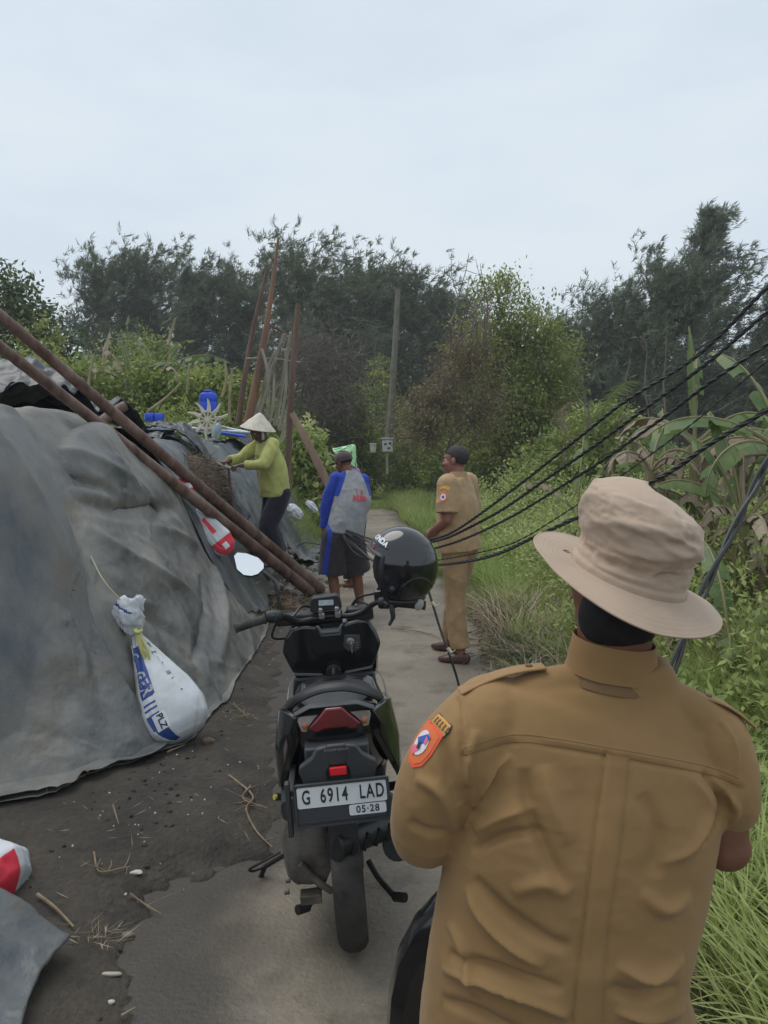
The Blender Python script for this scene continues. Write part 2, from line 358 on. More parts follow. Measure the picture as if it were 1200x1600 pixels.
# ground colour: sand near the bank, soil and litter elsewhere
py = axis([(-3,1.2,.3),(1.2,7,.03),(7,14,.1),(14,60,.5)]); nc_ = 90; rows = []
for y in py:
    a, b = PATHL(y), PATHR(y); nb = .05*vn(np.array([[y*2.1, 3, 1.]]))[0]+.03*vn(np.array([[y*7, 3, 1.]]))[0]; rows.append([(x, y, 0.0) for x in np.linspace(a, b+nb, nc_)])
V = np.array(rows).reshape(-1, 3); q_ = V*np.array([1,1,0]); V[:,2] = .006*fbm(V*np.array([1.5,1.5,1]), 3)
Q = (lambda i2: np.stack([i2[:-1,:-1], i2[:-1,1:], i2[1:,1:], i2[1:,:-1]], -1).reshape(-1, 4))(np.arange(len(V)).reshape(len(py), nc_))
dl = V[:,0]-np.interp(V[:,1], SANDX[:,0], SANDX[:,1])-.16*fbm(q_*1.3, 5); dr_ = np.interp(V[:,1], py, [PATHR(y) for y in py])-V[:,0]
drift = sst(.62, .08, dl+.30*fbm(q_*3.2+3, 4)+.05*fbm(q_*14, 3))*.98+.55*sst(.35, 0, dr_+.3*fbm(q_*2.5+7, 4)); drift = np.clip(drift+.30*sst(.05, .35, fbm(q_*.9+21, 4)), 0, 1)
m_path2 = MATS['worn_concrete_path']; nt2 = m_path2.node_tree; b2 = nt2.nodes['Principled BSDF']; old = b2.inputs['Base Color'].links[0].from_socket
at = nt2.nodes.new('ShaderNodeAttribute'); at.attribute_name = 'var'; mxn = nt2.nodes.new('ShaderNodeMix'); mxn.data_type = 'RGBA'; nt2.links.new(at.outputs['Fac'], mxn.inputs[0]); nt2.links.new(old, mxn.inputs[6]); mxn.inputs[7].default_value = lin(62,56,49,1.0); nt2.links.new(mxn.outputs[2], b2.inputs['Base Color'])
po_ = npmesh('path', V, Q, m_path, smooth=True); av = po_.data.attributes.new('var', 'FLOAT', 'POINT'); av.data.foreach_set('value', drift.astype(np.float32)); tag(po_, kind='structure')
# ================================================================ vegetation materials
m_cas = mat('casuarina_needles', (.078,.105,.055), .8, (.115,.145,.075), .35, 3, vari=(.20,.225,.14), transl=.25)
m_cas2 = mat('casuarina_needles_near', (.072,.102,.056), .8, (.112,.142,.078), .6, 3, vari=(.21,.24,.155), transl=.25)
m_bark = mat('grey_bark', (.10,.085,.07), .9, (.17,.15,.13), 9, 5, bump=.01, stretch=(1,1,.2))
m_twig = mat('bare_twigs', (.14,.11,.09), .9, (.20,.16,.13), 3)
m_leafy = mat('yellow_green_leaves', (.145,.20,.048), .6, (.23,.27,.07), .8, 3, vari=(.42,.44,.14), transl=.35)
m_leafd = mat('green_leaves', (0.116,0.182,0.042), .6, (0.191,0.260,0.064), 1.2, 3, vari=(0.410,0.442,0.129), transl=.35)
m_leafb = mat('deep_green_leaves', (0.048,0.085,0.035), .55, (0.082,0.130,0.047), 1.2, 3, vari=(0.177,0.221,0.094), transl=.3)
m_rust = mat('rusty_dry_leaves', (.20,.135,.085), .8, (.25,.18,.11), 1, 3, vari=(.24,.24,.11), transl=.3)
m_grass = mat('fresh_grass', (0.184,0.284,0.067), .6, (0.269,0.378,0.091), 1.4, 3, vari=(0.539,0.540,0.231), transl=.4)
m_grassd = mat('dull_grass', (0.156,0.216,0.067), .65, (0.227,0.284,0.091), .8, 3, vari=(0.454,0.405,0.207), transl=.4)
m_dry = mat('dry_straw', (.22,.17,.11), .85, (.32,.25,.17), 4, 3, vari=(.40,.33,.24))
m_ban = mat('banana_leaf', (.09,.16,.05), .42, (.19,.25,.08), 3, 5, transl=.4, col3=(.26,.20,.10), scale3=3.5, lo3=.58, hi3=.72)
m_banst = mat('banana_stem', (.16,.16,.06), .6, (.22,.17,.08), 4, 4, stretch=(1,1,.2), transl=0)
m_bandry = mat('dry_banana_leaf', (.20,.15,.10), .85, (.33,.27,.19), 5, 4)
# ================================================================ trees
def limbs(mb, p0, p1, r0, r1, bend=.15, n=6, k=5, rng=RNG):
    p0 = np.array(p0, float); p1 = np.array(p1, float); L = np.linalg.norm(p1-p0); pts = [p0]
    for i in range(1, k): t = i/k; pts.append(p0+(p1-p0)*t+rng.normal(size=3)*L*bend*.25*math.sin(math.pi*t))
    pts.append(p1); pts = np.array(pts); mb.tube(pts, np.linspace(r0, r1, k+1), n); return pts
def casuarina(name, label, loc, H, Rc, m, seed, plumes=900, strips=18, wind=.35, lean=0, base=.2, sl=.55, sw=.035, group=None, dens=1.0, leader=0, sparse=0):
    rng = np.random.default_rng(seed); t = thing(name, label, 'tree', loc, group=group); tb = MB()
    top = np.array([lean*H, 0, H]); tr = limbs(tb, (0,0,0), top, H*.014+.05, .02, .06, 8, 8, rng)
    C = []; D = []; nb = int(46*dens)
    for i in range(nb):
        f = base+(1-base)*((i+rng.random())/nb)**.9; f = min(f, .985); a = i*2.4+rng.random()
        p = np.array([np.interp(f, np.linspace(0, 1, 9), tr[:,q]) for q in range(3)])
        prof = math.sin(math.pi*min(1, (1-f)/(1-base)*.85+.15))**.7 if leader == 0 else (1-f)**.75+.06
        ln = Rc*prof*(.55+.75*rng.random()); el = .35+.7*f+rng.normal()*.15
        d = np.array([math.cos(a)*math.cos(el), math.sin(a)*math.cos(el), math.sin(el)]); e = p+d*ln+np.array([wind*ln*.45, 0, .1*ln]); bp = limbs(tb, p, e, .012+.012*ln, .006, .25, 5, 5, rng)
        ns = max(4, int(plumes/nb*(.4+prof*.8)))
        for s in range(ns):
            g = rng.random()**.6; q = np.array([np.interp(g, np.linspace(0, 1, 6), bp[:,z]) for z in range(3)])
            dd = nrm(nrm(e-p)*.8+rng.normal(size=3)*.65+np.array([wind, 0, .25])); off = rng.normal(size=3)*ln*.10*(.3+g)
            C.append(q+off); D.append(dd)
    C = np.array(C); D = np.array(D); n = len(C)*strips
    ci = np.repeat(np.arange(len(C)), strips); g = rng.random((n, 1)); cl = .2+.3*rng.random((len(C), 1))
    base_p = C[ci]+D[ci]*g*cl[ci]*1.1; dirs = D[ci]+rng.normal(size=(n, 3))*.5+np.array([wind*.5, 0, -.12]); 
    V, Q = leaves(base_p, dirs, rdir(n, rng), sl*(.5+rng.random(n)*.8), sw*(.7+.7*rng.random(n)))
    var = np.clip(.15+.25*rng.normal(size=len(C))[ci]+.25*rng.random(n), 0, 1)
    tb.build('trunk', m_bark, t); npmesh('crown', V, Q, m, t, var=var); return t
def broad(name, label, loc, blobs, m, seed, trunk=None, leafn=14000, LS=.12, LW=.06, clump=.28, per=26, cat_='tree', hollow=.55, twigs=0, group=None, limb_r=.05, droop=-.15, leafm2=None):
    """blobs: (x,y,z, rx,ry,rz, weight)"""
    rng = np.random.default_rng(seed); t = thing(name, label, cat_, loc, group=group); B = np.array(blobs, float); wv = B[:,6]/B[:,6].sum()
    nc = max(8, leafn//per); bi = rng.choice(len(B), nc, p=wv); d = rdir(nc, rng); r = (hollow+(1-hollow)*rng.random(nc))*(.85+.3*rng.random(nc))
    C = B[bi,:3]+d*B[bi,3:6]*r[:,None]
    C = C[C[:,2] > .05]; nc = len(C); n = nc*per; ci = np.repeat(np.arange(nc), per); cs = clump*(.5+rng.random(nc))
    out_ = C-B[:,:3].mean(0); out_ /= np.linalg.norm(out_, axis=1)[:,None]+1e-9
    p = C[ci]+rng.normal(size=(n, 3))*cs[ci][:,None]*np.array([.6,.6,.45]); dirs = out_[ci]*.5+rng.normal(size=(n, 3))*.8+np.array([0,0,droop])
    up = rdir(n, rng)*.7+np.array([0,0,1]); V, Q = leaves(p, dirs, up, LS*(.6+.7*rng.random(n)), LW*(.6+.7*rng.random(n)))
    var = np.clip(.2+.28*rng.normal(size=nc)[ci]+.3*rng.random(n), 0, 1)
    tb = MB(); tops = B[:,:3]
    if trunk:
        h = trunk[0]; hub = limbs(tb, (0,0,-.1), (trunk[1], 0, h), trunk[2], trunk[2]*.6, .1, 8, 5, rng)[-1]
        for q in tops: limbs(tb, hub, q, trunk[2]*.45, .02, .25, 6, 5, rng)
        sel = rng.choice(nc, min(nc, 60+twigs), replace=False)
        for k in sel:
            j = int(np.argmin(np.linalg.norm(tops-C[k], axis=1))); limbs(tb, tops[j]*.8+hub*.2, C[k], .018, .006, .3, 4, 4, rng)
    else:
        for k in rng.choice(nc, min(nc, 30+twigs), replace=False): limbs(tb, (C[k][0]*.6, C[k][1]*.6, 0), C[k], .014, .004, .25, 4, 4, rng)
    tb.build('trunk' if trunk else 'stem', m_bark if not twigs else m_twig, t); npmesh('crown' if cat_ == 'tree' else 'foliage', V, Q, m, t, var=var); return t
# the far row of casuarinas, left to right
spec = [(-120,455,47,'far left end'),(165,392,44,0),(232,388,46,0),(305,396,43,0),(372,402,46,0),(465,388,40,0),(530,420,42,0),(585,408,44,0),(645,436,45,0),(690,470,47,0)]
dsc = ['feathery dark casuarina cut by the left edge of the photo','dark casuarina with wind combed top, leftmost of the tall ones above the banana clump','dark casuarina second from the left in the tall row','dark casuarina above the blue jerrycan','dark casuarina just left of the tall red brown post','tall dark casuarina just right of the tall red brown post','dark casuarina behind the bare grey tree','rounded dark casuarina left of the thin utility pole','dark casuarina just right of the thin utility pole','low dark casuarina at the right end of the far row']
for k, (u, v, y, _) in enumerate(spec):
    b = P(u, 700, y); H = P(u, v, y)[2]
    casuarina('casuarina_tree', dsc[k], (b[0], y, 0), H*.82, 3.0+.4*(k % 3), m_cas, 20+k, plumes=2600, strips=20, wind=.45, base=.08, sl=.34, sw=.034, group='tall casuarinas along the horizon', dens=1.2)
spec = [(930,480,36,3.4,'lower dark casuarina between the yellow green tree and the tall one'),(1005,415,33,3.2,'dark casuarina on the left shoulder of the tallest one'),(1050,312,32,4.3,'tallest casuarina with a leaning wind blown top over the banana plants'),(1185,415,30,2.6,'casuarina cut by the right edge of the photo'),(870,520,38,3,'dark casuarina hidden behind the yellow green tree'),(1290,430,30,3,'dark casuarina beyond the right edge above the wires')]
for k, (u, v, y, rc, ds) in enumerate(spec):
    b = P(u, 700, y); H = P(u, v, y)[2]; casuarina('casuarina_tree', ds, (b[0], y, 0), H*(.93 if k == 2 else .84), rc*.9, m_cas2, 60+k, plumes=2700, strips=20, wind=.55, lean=.10 if k == 2 else .05, base=.1, sl=.28, sw=.028, group='casuarinas on the right', dens=1.1 if k != 2 else 1.25, leader=1 if k in (2, 3) else 0)
# broadleaf trees
b = P(10, 700, 22)
broad('broadleaf_tree', 'dark broad leaved tree with open crown at the left edge', (b[0], 22, 0), [(0,0,5.6,1.3,1.2,1.3,2),(1.0,0,4.6,1.2,1,1.0,1.2),(-1.5,0,5.0,1.4,1,1.5,1.5),(.2,0,3.4,1.6,1,1.2,1.5),(1.4,0,3.3,.7,.6,.5,.5)], m_leafb, 101, (2.6,.1,.13), 15000, .17, .09, .30, 22, hollow=.3, limb_r=.06)
b = P(120, 700, 30)
broad('broadleaf_tree', 'ragged olive tree behind the left banana clump', (b[0], 30, 0), [(0,0,3.6,2.6,1.5,1.6,2),(2.6,0,4.6,1.9,1.2,1.6,1.6),(-2.4,0,3.0,2.0,1.2,1.6,1.4),(4.4,0,3.2,1.5,1.2,1.5,1)], m_leafd, 102, (1.5,.1,.14), 22000, .16, .08, .4, 22, hollow=.3)
b = P(795, 700, 21)
broad('broadleaf_tree', 'big yellow green tree in the middle distance right of the path', (b[0], 21, 0), [(.2,0,4.9,1.3,1.1,1.0,1.6),(1.0,.2,3.9,1.1,1.1,1.1,1.6),(-.6,0,4.2,1.1,1,1.3,1.4),(1.0,0,2.7,1.3,1.1,1.1,1.7),(-.2,-.3,2.6,1.3,1.1,1.3,1.7),(-.4,0,5.9,.7,.6,.6,.45),(.2,-.4,1.4,1.7,1.2,1.0,1.6)], m_leafy, 103, (1.6,.05,.12), 30000, .12, .055, .27, 24, hollow=.35, twigs=40)
b = P(690, 700, 19)
rt = broad('rusty_tree', 'thinly leaved reddish brown tree with bare top twigs beside the yellow green tree', (b[0], 19, 0), [(0,0,3.0,1.0,.8,1.0,1.6),(.7,0,3.9,.8,.7,.8,1),(-.4,0,2.2,1.0,.8,.9,1.3),(.9,0,2.6,.8,.7,1.0,1)], m_rust, 104, (1.2,.1,.07), 12000, .09, .035, .34, 16, hollow=.1, twigs=260)
mb = MB(); rng = np.random.default_rng(5)
for k in range(9):
    a = P(730+rng.normal()*25, 560, 19)-np.array([b[0], 19, 0]); e = P(742+rng.normal()*28, 395+abs(rng.normal())*38, 19+rng.normal()*.4)-np.array([b[0], 19, 0]); pts = limbs(mb, a, e, .028, .006, .2, 5, 6, rng)
    for j in range(7): q = pts[rng.integers(2, 6)]; limbs(mb, q, q+rng.normal(size=3)*np.array([.28,.25,.2])+np.array([0,0,.22]), .008, .004, .3, 4, 3, rng)
mb.build('bare_branch', m_twig, rt)
b = P(492, 700, 24)
bt = thing('bare_tree', 'leafless grey brown tree with thin crooked branches left of the path', 'tree', (b[0], 24, 0)); mb = MB(); rng = np.random.default_rng(12)
tr = limbs(mb, (0,0,0), (.15,0,4.6), .13, .05, .12, 8, 8, rng)
for k in range(34):
    f = .3+.7*(k/34); q = np.array([np.interp(f, np.linspace(0, 1, 9), tr[:,z]) for z in range(3)]); a = k*2.4; ln = 1.8*(1.15-f*.6)*(.6+.6*rng.random())
    e = q+np.array([math.cos(a)*ln, math.sin(a)*ln*.8, ln*(.15+.5*rng.random())]); pts = limbs(mb, q, e, .035*(1.2-f), .01, .35, 5, 5, rng)
    for j in range(8):
        q2 = pts[rng.integers(1, 6)]; e2 = q2+rng.normal(size=3)*np.array([.4,.35,.25])+np.array([0,0,.25]); p2 = limbs(mb, q2, e2, .01, .005, .35, 4, 4, rng)
        for z in range(3): q3 = p2[rng.integers(1, 5)]; limbs(mb, q3, q3+rng.normal(size=3)*.22, .006, .004, .3, 3, 2, rng)
mb.build('trunk', m_twig, bt)
n = 5200; rng = np.random.default_rng(13); c = np.stack([rng.normal(size=n)*.85+.15, rng.normal(size=n)*.8, 3.6+rng.normal(size=n)*1.0], 1); V, Q = leaves(c, rng.normal(size=(n,3))+np.array([.4,0,0]), rdir(n, rng), .34*(.5+rng.random(n)), .022*(.6+rng.random(n)))
npmesh('crown', V, Q, mat('withered_needles', (.085,.078,.066), .9, (.13,.115,.095), 1, 3, vari=(.17,.15,.125), transl=.2), bt, var=rng.random(n))
# shrubs: (u, v_top, y, half width m, material, leaf size, label)
shr = [(532,604,25,1.25,m_leafd,.15,15000,'bright green leafy shrub at the left side of the path'),
 (474,668,14.5,.55,m_grass,.13,9000,'low pale green shrub behind the leaning pole beside the workers'),
 (590,560,33,1.3,m_leafy,.13,9000,'yellowish shrub around the foot of the thin utility pole'),
 (672,652,25,1.5,m_leafd,.11,16000,'dense dark shrub mass below the rusty tree'),
 (765,640,23,1.9,m_leafd,.11,20000,'wide shrub below the yellow green tree'),
 (870,660,20,1.3,m_grassd,.11,11000,'soft pale shrub right of the wide shrub'),
 (925,632,15,1.4,m_leafd,.10,15000,'vine covered shrub left of the broken banana plant'),
 (30,560,16,1.9,m_leafd,.13,14000,'hedge like shrub at the left edge above the black liner'),
 (120,570,15,1.5,m_leafd,.13,13000,'leafy shrub behind the leaning poles'),
 (215,560,15.5,1.6,m_leafd,.12,14000,'shrub at the foot of the left banana clump'),
 (300,575,15,1.4,m_leafd,.13,13000,'shrub behind the blue jerrycan'),
 (368,590,16,1.1,m_leafd,.12,9000,'shrub behind the red brown posts'),
 (430,615,18,1.1,m_leafb,.13,8000,'dark shrub behind the bundle of weathered stakes'),
 (40,500,21,2.0,m_leafy,.14,9000,'yellowish climber covered shrub at the left')]
for k, (u, v, y, hw, m, ls, ln, ds) in enumerate(shr):
    b = P(u, 700, y); zt = P(u, v, y)[2]; gz = float(terrain(np.array([b[0]]), np.array([y]))[0]); h = zt-gz*.3
    bl = [(0,0,h*.62,hw*.8,hw*.7,h*.38,2),(-hw*.55,0,h*.40,hw*.65,hw*.6,h*.36,1.3),(hw*.55,.1,h*.42,hw*.65,hw*.6,h*.36,1.3),(0,-.2,h*.25,hw,hw*.7,h*.28,1.5),(hw*.2,0,h*.85,hw*.4,hw*.4,h*.2,.6)]
    broad('shrub', ds, (b[0], y, gz*.3), bl, m, 200+k, None, ln, ls, ls*.5, .2, 24, 'shrub', hollow=.45, group='shrubs behind the pond and the path')
# distant understory hedge so that nothing is empty between trunks
def mass(name, kindlabel, x0, x1, y, h, n, m, seed, ls=.3, dy=2.0):
    rng = np.random.default_rng(seed); xx = x0+(x1-x0)*rng.random(n); hh = h*(.55+.45*(fbm(np.stack([xx*.35, xx*0+seed, xx*0], 1), 3)+.5)); z = hh*rng.random(n)**.8; c = np.stack([xx, y+rng.normal(size=n)*dy, z], 1)
    V, Q = leaves(c, rng.normal(size=(n, 3)), rdir(n, rng), ls*(.6+.8*rng.random(n)), ls*.4*(.6+.8*rng.random(n)))
    o = npmesh(name, V, Q, m, var=np.clip(.3*fbm(c*.8, 3)+.3, 0, 1)); tag(o, kindlabel, 'undergrowth', kind='stuff'); return o
mass('undergrowth', 'dark mass of undergrowth under the far casuarinas', -42, 30, 52, 8.5, 60000, m_cas, 1, .6)
mass('undergrowth', 'dark undergrowth filling the gap below the right casuarinas', 5, 24, 39, 6.2, 42000, m_cas, 2, .5)
mass('undergrowth', 'mid green scrub behind the pond bank', -22, -3.2, 27, 2.6, 36000, m_leafb, 4, .26, 1.5)
mass('undergrowth', 'green scrub left of the path in the distance', -5, -1.2, 30, 3.0, 14000, m_leafb, 5, .24, 2)
mass('undergrowth', 'weedy scrub behind the banana plants on the right', 3.2, 13, 17, 2.1, 30000, m_leafd, 6, .15, 1.6)
# ================================================================ grass and weeds of the verge
def tz(x, y): return terrain(np.asarray(x, float), np.asarray(y, float))
def grass(name, label, n, fx, H, W, m, seed, lean=(.15,.8), seg=3, dn=0.0, tuft=0, kind='grass'):
    rng = np.random.default_rng(seed); x, y = fx(rng, n)
    if tuft: k = max(1, n//tuft); i = rng.integers(0, k, len(x)); x = x[i]+rng.normal(size=len(x))*.035; y = y[i]+rng.normal(size=len(x))*.035
    if dn: keep = fbm(np.stack([x*1.1, y*.7, x*0+seed], 1), 3)+.25 > dn*rng.random(len(x)); x, y = x[keep], y[keep]
    n = len(x); hv = (fbm(np.stack([x*.9, y*.6, x*0+seed*3], 1), 3)*.9+.85); h = H*hv*(.45+.75*rng.random(n)); z = tz(x, y)-.01
    V, Q = blades(np.stack([x, y, z], 1), rng.random(n)*6.283, h, lean[0]+(lean[1]-lean[0])*rng.random(n), W*(.6+.8*rng.random(n)), .35, seg)
    var = np.repeat(np.clip(.25+.5*fbm(np.stack([x*1.5, y*1.2, x*0+1], 1), 3)+.35*rng.random(n)**2, 0, 1), seg)
    o = npmesh(name, V, Q, m, var=var); return tag(o, label, kind, kind='stuff')
def strip(y0, y1, d0, d1, side=1, pw=1.0):
    def f(rng, n):
        y = y0+(y1-y0)*rng.random(n)**1.3; d = d0+(d1-d0)*rng.random(n)**pw
        return ((PATHR(y)+d+.12*vn(np.stack([y*1.3, y*0, y*0+2], 1))) if side > 0 else (PATHL(y)-d)), y
    return f
grass('grass', 'dense fresh green grass along the right verge beside the path', 52000, strip(2.2, 11, .30, 2.2, pw=.9), .42, .010, m_grass, 1, (.3,1.1), tuft=22)
grass('grass', 'taller dull grass farther from the path on the right', 42000, strip(2.4, 15, 1.2, 6, pw=.9), .60, .013, m_grassd, 2, (.2,1.0), tuft=14)
grass('grass', 'long grass close to the seated man at the lower right', 15000, lambda r, n: (.95+2.2*r.random(n), 1.35+2.3*r.random(n)), .50, .012, m_grass, 3, (.3,1.2), 4, tuft=16)
grass('grass', 'dead straw blades mixed through the near verge', 9000, lambda r, n: (.95+2.6*r.random(n), 1.35+6*r.random(n)), .45, .008, m_dry, 10, (.5,1.5), 3, tuft=7)
grass('grass', 'dark lower blades between the tufts of the near verge', 14000, lambda r, n: (.98+2.4*r.random(n), 1.5+5*r.random(n)), .30, .013, m_leafb, 16, (.5,1.6), 3, tuft=9)
grass('grass', 'short thin grass at the verge edge', 26000, strip(1.8, 14, .02, .7, pw=1.3), .12, .006, m_grassd, 4, (.3,1.3), 2, dn=.5)
grass('grass', 'fresh grass on both sides of the far path', 42000, strip(10, 30, .0, 4.2, pw=1.2), .42, .022, m_grass, 5, (.2,.9), 2)
grass('grass', 'grass along the left side of the far path', 24000, strip(13.5, 30, .0, 3.2, -1), .42, .022, m_grass, 6, (.2,.9), 2)
grass('grass', 'dry straw coloured litter lying along the verge', 15000, strip(3.4, 10, -.06, .55), .05, .007, m_dry, 7, (1.5,4.0), 2)
grass('grass', 'sparse grass at the foot of the bank beyond the poles', 3000, lambda r, n: (-1.15-.35*r.random(n), 11.5+3.5*r.random(n)), .35, .012, m_grass, 8, (.2,.9), 2)
grass('grass', 'grass running over the narrow end of the path', 16000, lambda r, n: ((lambda y: (PATHL(y)+(PATHR(y)-PATHL(y))*r.random(n), y))(21+24*r.random(n)**.9)), .26, .03, m_grass, 9, (.2,.9), 2)
# fine herbs with small leaves, layered over the grass
def herb(name, label, n, fx, h0, h1, ls, m, seed):
    rng = np.random.default_rng(seed); k = n//26; x, y = fx(rng, k); gz = tz(x, y); hh = (h0+(h1-h0)*rng.random(k))*(.6+.8*(fbm(np.stack([x*.8, y*.8, x*0+seed], 1), 3)+.5)); i = np.repeat(np.arange(k), 26); m_ = len(i)
    t = rng.random(m_)**.7; c = np.stack([x[i]+rng.normal(size=m_)*.10*(.4+t), y[i]+rng.normal(size=m_)*.10*(.4+t), gz[i]+hh[i]*t], 1)
    V, Q = leaves(c, rng.normal(size=(m_, 3))+np.array([0,0,.1]), rdir(m_, rng)*.6+np.array([0,0,1]), ls*(.6+.8*rng.random(m_)), ls*.42*(.6+.8*rng.random(m_)))
    o = npmesh(name, V, Q, m, var=np.clip(rng.random(k)[i]*.6+.3*rng.random(m_), 0, 1)); return tag(o, label, 'weeds', kind='stuff')
herb('weeds', 'low leafy weeds mixed into the verge grass', 30000, strip(5, 16, .5, 3.5), .15, .55, .055, m_leafd, 11)
herb('weeds', 'feathery bright weeds behind the standing khaki man', 46000, strip(7, 16, .7, 4.5), .35, .95, .06, m_grass, 12)
herb('weeds', 'dark leafy weeds below the banana plants', 46000, lambda r, n: (1.9+4.0*r.random(n), 3.2+5.5*r.random(n)), .25, 1.0, .055, m_leafd, 13)
herb('weeds', 'small leaved weeds at the lower right', 9000, lambda r, n: (1.15+1.8*r.random(n), 1.6+2.6*r.random(n)), .12, .45, .075, m_leafd, 14)
herb('weeds', 'broad leaved creeper among the grass at the lower right', 2600, lambda r, n: (1.1+1.5*r.random(n), 1.5+3.0*r.random(n)), .05, .25, .12, m_leafd, 17)
herb('weeds', 'weeds on the top of the pond bank', 16000, lambda r, n: (-7+4.2*r.random(n), 12.5+2.5*r.random(n)), .2, .7, .07, m_leafd, 15)
# ================================================================ banana plants
def ban_leaf(mb, p0, az, L, Wd, el=.9, droop=1.2, torn=.35, rng=RNG, mi=0, stalk=.25, ragged=True, fold=.25):
    """arched midrib with a blade torn into strips on both sides"""
    n = 22; pts = [np.array(p0, float)]; d = np.array([math.cos(az), math.sin(az)]); a = el; st = L/n
    for i in range(n): pts.append(pts[-1]+st*np.array([d[0]*math.cos(a), d[1]*math.cos(a), math.sin(a)])); a -= droop/n*(.4+1.6*i/n)
    pts = np.array(pts); mb.tube(pts, np.linspace(.016, .004, n+1)*(.6+.5*L), 5, 1); side = np.array([-d[1], d[0], 0])
    for s in (-1, 1):
        i = int(n*stalk)
        while i < n:
            w = rng.integers(1, 4 if ragged else 7); j = min(n, i+w)
            if not (ragged and rng.random() < torn*.4):
                f0 = (i/n-stalk)/(1-stalk); f1 = (j/n-stalk)/(1-stalk); sh = lambda f: Wd*.5*max(0.05, math.sin(math.pi*min(1, .12+f*.88)))**.6
                hang = (.15+torn*rng.random()*1.6) if ragged else fold; up_ = np.array([0,0,-1.])
                q = [pts[i], pts[j]]; w0, w1 = sh(f0), sh(f1); dd = nrm(side*s+up_*hang); d2 = nrm(side*s+up_*(hang+.45+.5*rng.random()*torn))
                fw = nrm(pts[min(j, n)]-pts[i])*.25
                a1, b1 = q[0]+dd*w0*.5+fw*w0*.5, q[1]+dd*w1*.5+fw*w1*.5; a2, b2 = a1+d2*w0*.5+fw*w0*.3, b1+d2*w1*.5+fw*w1*.3
                if ragged: b2 = b2*(1-.35*rng.random()**2)+a2*.0+b1*0+(a2-b2)*0+b2*0 if False else b2+(a2-b2)*.35*rng.random()**2
                mb.add([q[0], q[1], b1, a1, b2, a2], [(0,1,2,3),(3,2,4,5)], mi, False)
            i = j
def banana(label, loc, H, leaves_, seed, group='banana plants', dead=0, stem_r=.09, lean=(0,0)):
    rng = np.random.default_rng(seed); t = thing('banana_plant', label, 'banana plant', loc, group=group); mb = MB(); tp = np.array([lean[0], lean[1], H]); limbs(mb, (0,0,-.1), tp, stem_r, stem_r*.55, .05, 9, 6, rng)
    for k in range(5): a = rng.random()*6.3; limbs(mb, (math.cos(a)*stem_r*.7, math.sin(a)*stem_r*.7, 0), tp*.8+np.array([math.cos(a)*.05, math.sin(a)*.05, 0]), stem_r*.45, .02, .15, 5, 5, rng)
    mb.build('trunk', m_banst, t)
    for (az, L, Wd, el, dr, torn, kind) in leaves_:
        mb = MB(); ban_leaf(mb, tp, az, L*.92, Wd*.78, el, dr, torn, rng, 0); mb.build('leaf', [m_ban if kind == 0 else m_bandry if kind == 1 else m_ban, m_banst if kind != 1 else m_bandry], t, sharp=20, label=None) if False else mb.build('leaf', [m_ban if kind != 1 else m_bandry, m_banst if kind != 1 else m_bandry], t, sharp=20)
    for k in range(dead):      # dry leaves hanging down round the stem
        mb = MB(); a = rng.random()*6.3; ban_leaf(mb, tp*(.6+.4*rng.random()), a, .5+.5*rng.random(), .20, .6, 5.2, .9, rng, 0); mb.build('dry_leaf', m_bandry, t, sharp=20)
    return t
def bl(u, y, z0=None):
    b = P(u, 700, y); return (b[0], y, float(tz([b[0]], [y])[0]) if z0 is None else z0)
banana('broken banana plant whose brown top has snapped over and hangs', bl(985, 6.6), 1.35, [(2.2,.9,.30,.9,3.6,.9,1),(.2,1.0,.30,.7,3.9,.9,1),(3.4,.8,.25,1.1,4.2,.9,1),(5.3,.7,.25,1.0,4.4,.9,1),(.9,1.0,.3,1.2,1.8,.4,0)], 31, dead=7, lean=(.18,0))
banana('banana plant with upright green leaf stalks at the right edge', bl(1165, 6.0), .85, [(1.8,1.15,.30,1.35,.6,.6,0),(.9,1.2,.34,1.15,.8,.5,0),(.2,1.3,.36,.9,1.1,.5,0),(3.0,.9,.28,1.0,1.4,.8,0),(3.7,.7,.22,.8,1.9,.9,1),(5.4,1.0,.3,.6,1.5,.7,0),(2.6,1.0,.24,1.3,.7,.9,0),(1.2,.9,.2,1.4,.5,.9,1),(4.6,.8,.24,.6,2.2,.9,1)], 32, dead=9)
banana('tall banana plant with ragged pale rolled leaves behind the others', bl(1085, 7.4), 1.45, [(1.6,1.3,.20,1.5,.25,.9,0),(1.2,1.2,.22,1.35,.6,.9,0),(2.4,1.0,.25,.9,1.8,.8,1),(.3,1.4,.34,.8,1.8,.5,0),(3.3,1.0,.3,.8,2.2,.6,1),(5.8,1.2,.3,.6,2.0,.6,0)], 33, dead=8)
banana('young banana plant with wide leaves low on the verge', bl(1150, 4.9), .30, [(2.7,.85,.28,.8,1.3,.3,0),(.4,.9,.28,.7,1.2,.3,0),(4.3,.6,.24,.5,1.2,.3,0),(1.5,.9,.26,1.2,.9,.3,0)], 34, stem_r=.05, dead=2)
banana('banana plant cut by the right edge of the photo with brown sheath', bl(1225, 6.2), 1.35, [(2.9,1.4,.4,.7,1.6,.5,0),(1.9,1.4,.36,1.2,.9,.5,0),(3.6,1.2,.36,.4,1.8,.6,0),(4.6,1.2,.4,.4,1.6,.6,0),(2.3,1.2,.3,.6,3.,.9,1)], 35, dead=5)
banana('small ragged banana plant between the broken one and the khaki man', bl(905, 8.6), .75, [(1.2,1.2,.3,1.4,.7,.9,0),(2.9,.9,.22,1.1,1.4,.9,1),(.4,1.1,.26,.8,1.6,.7,0)], 36, dead=3, stem_r=.05)
gz = 1.2
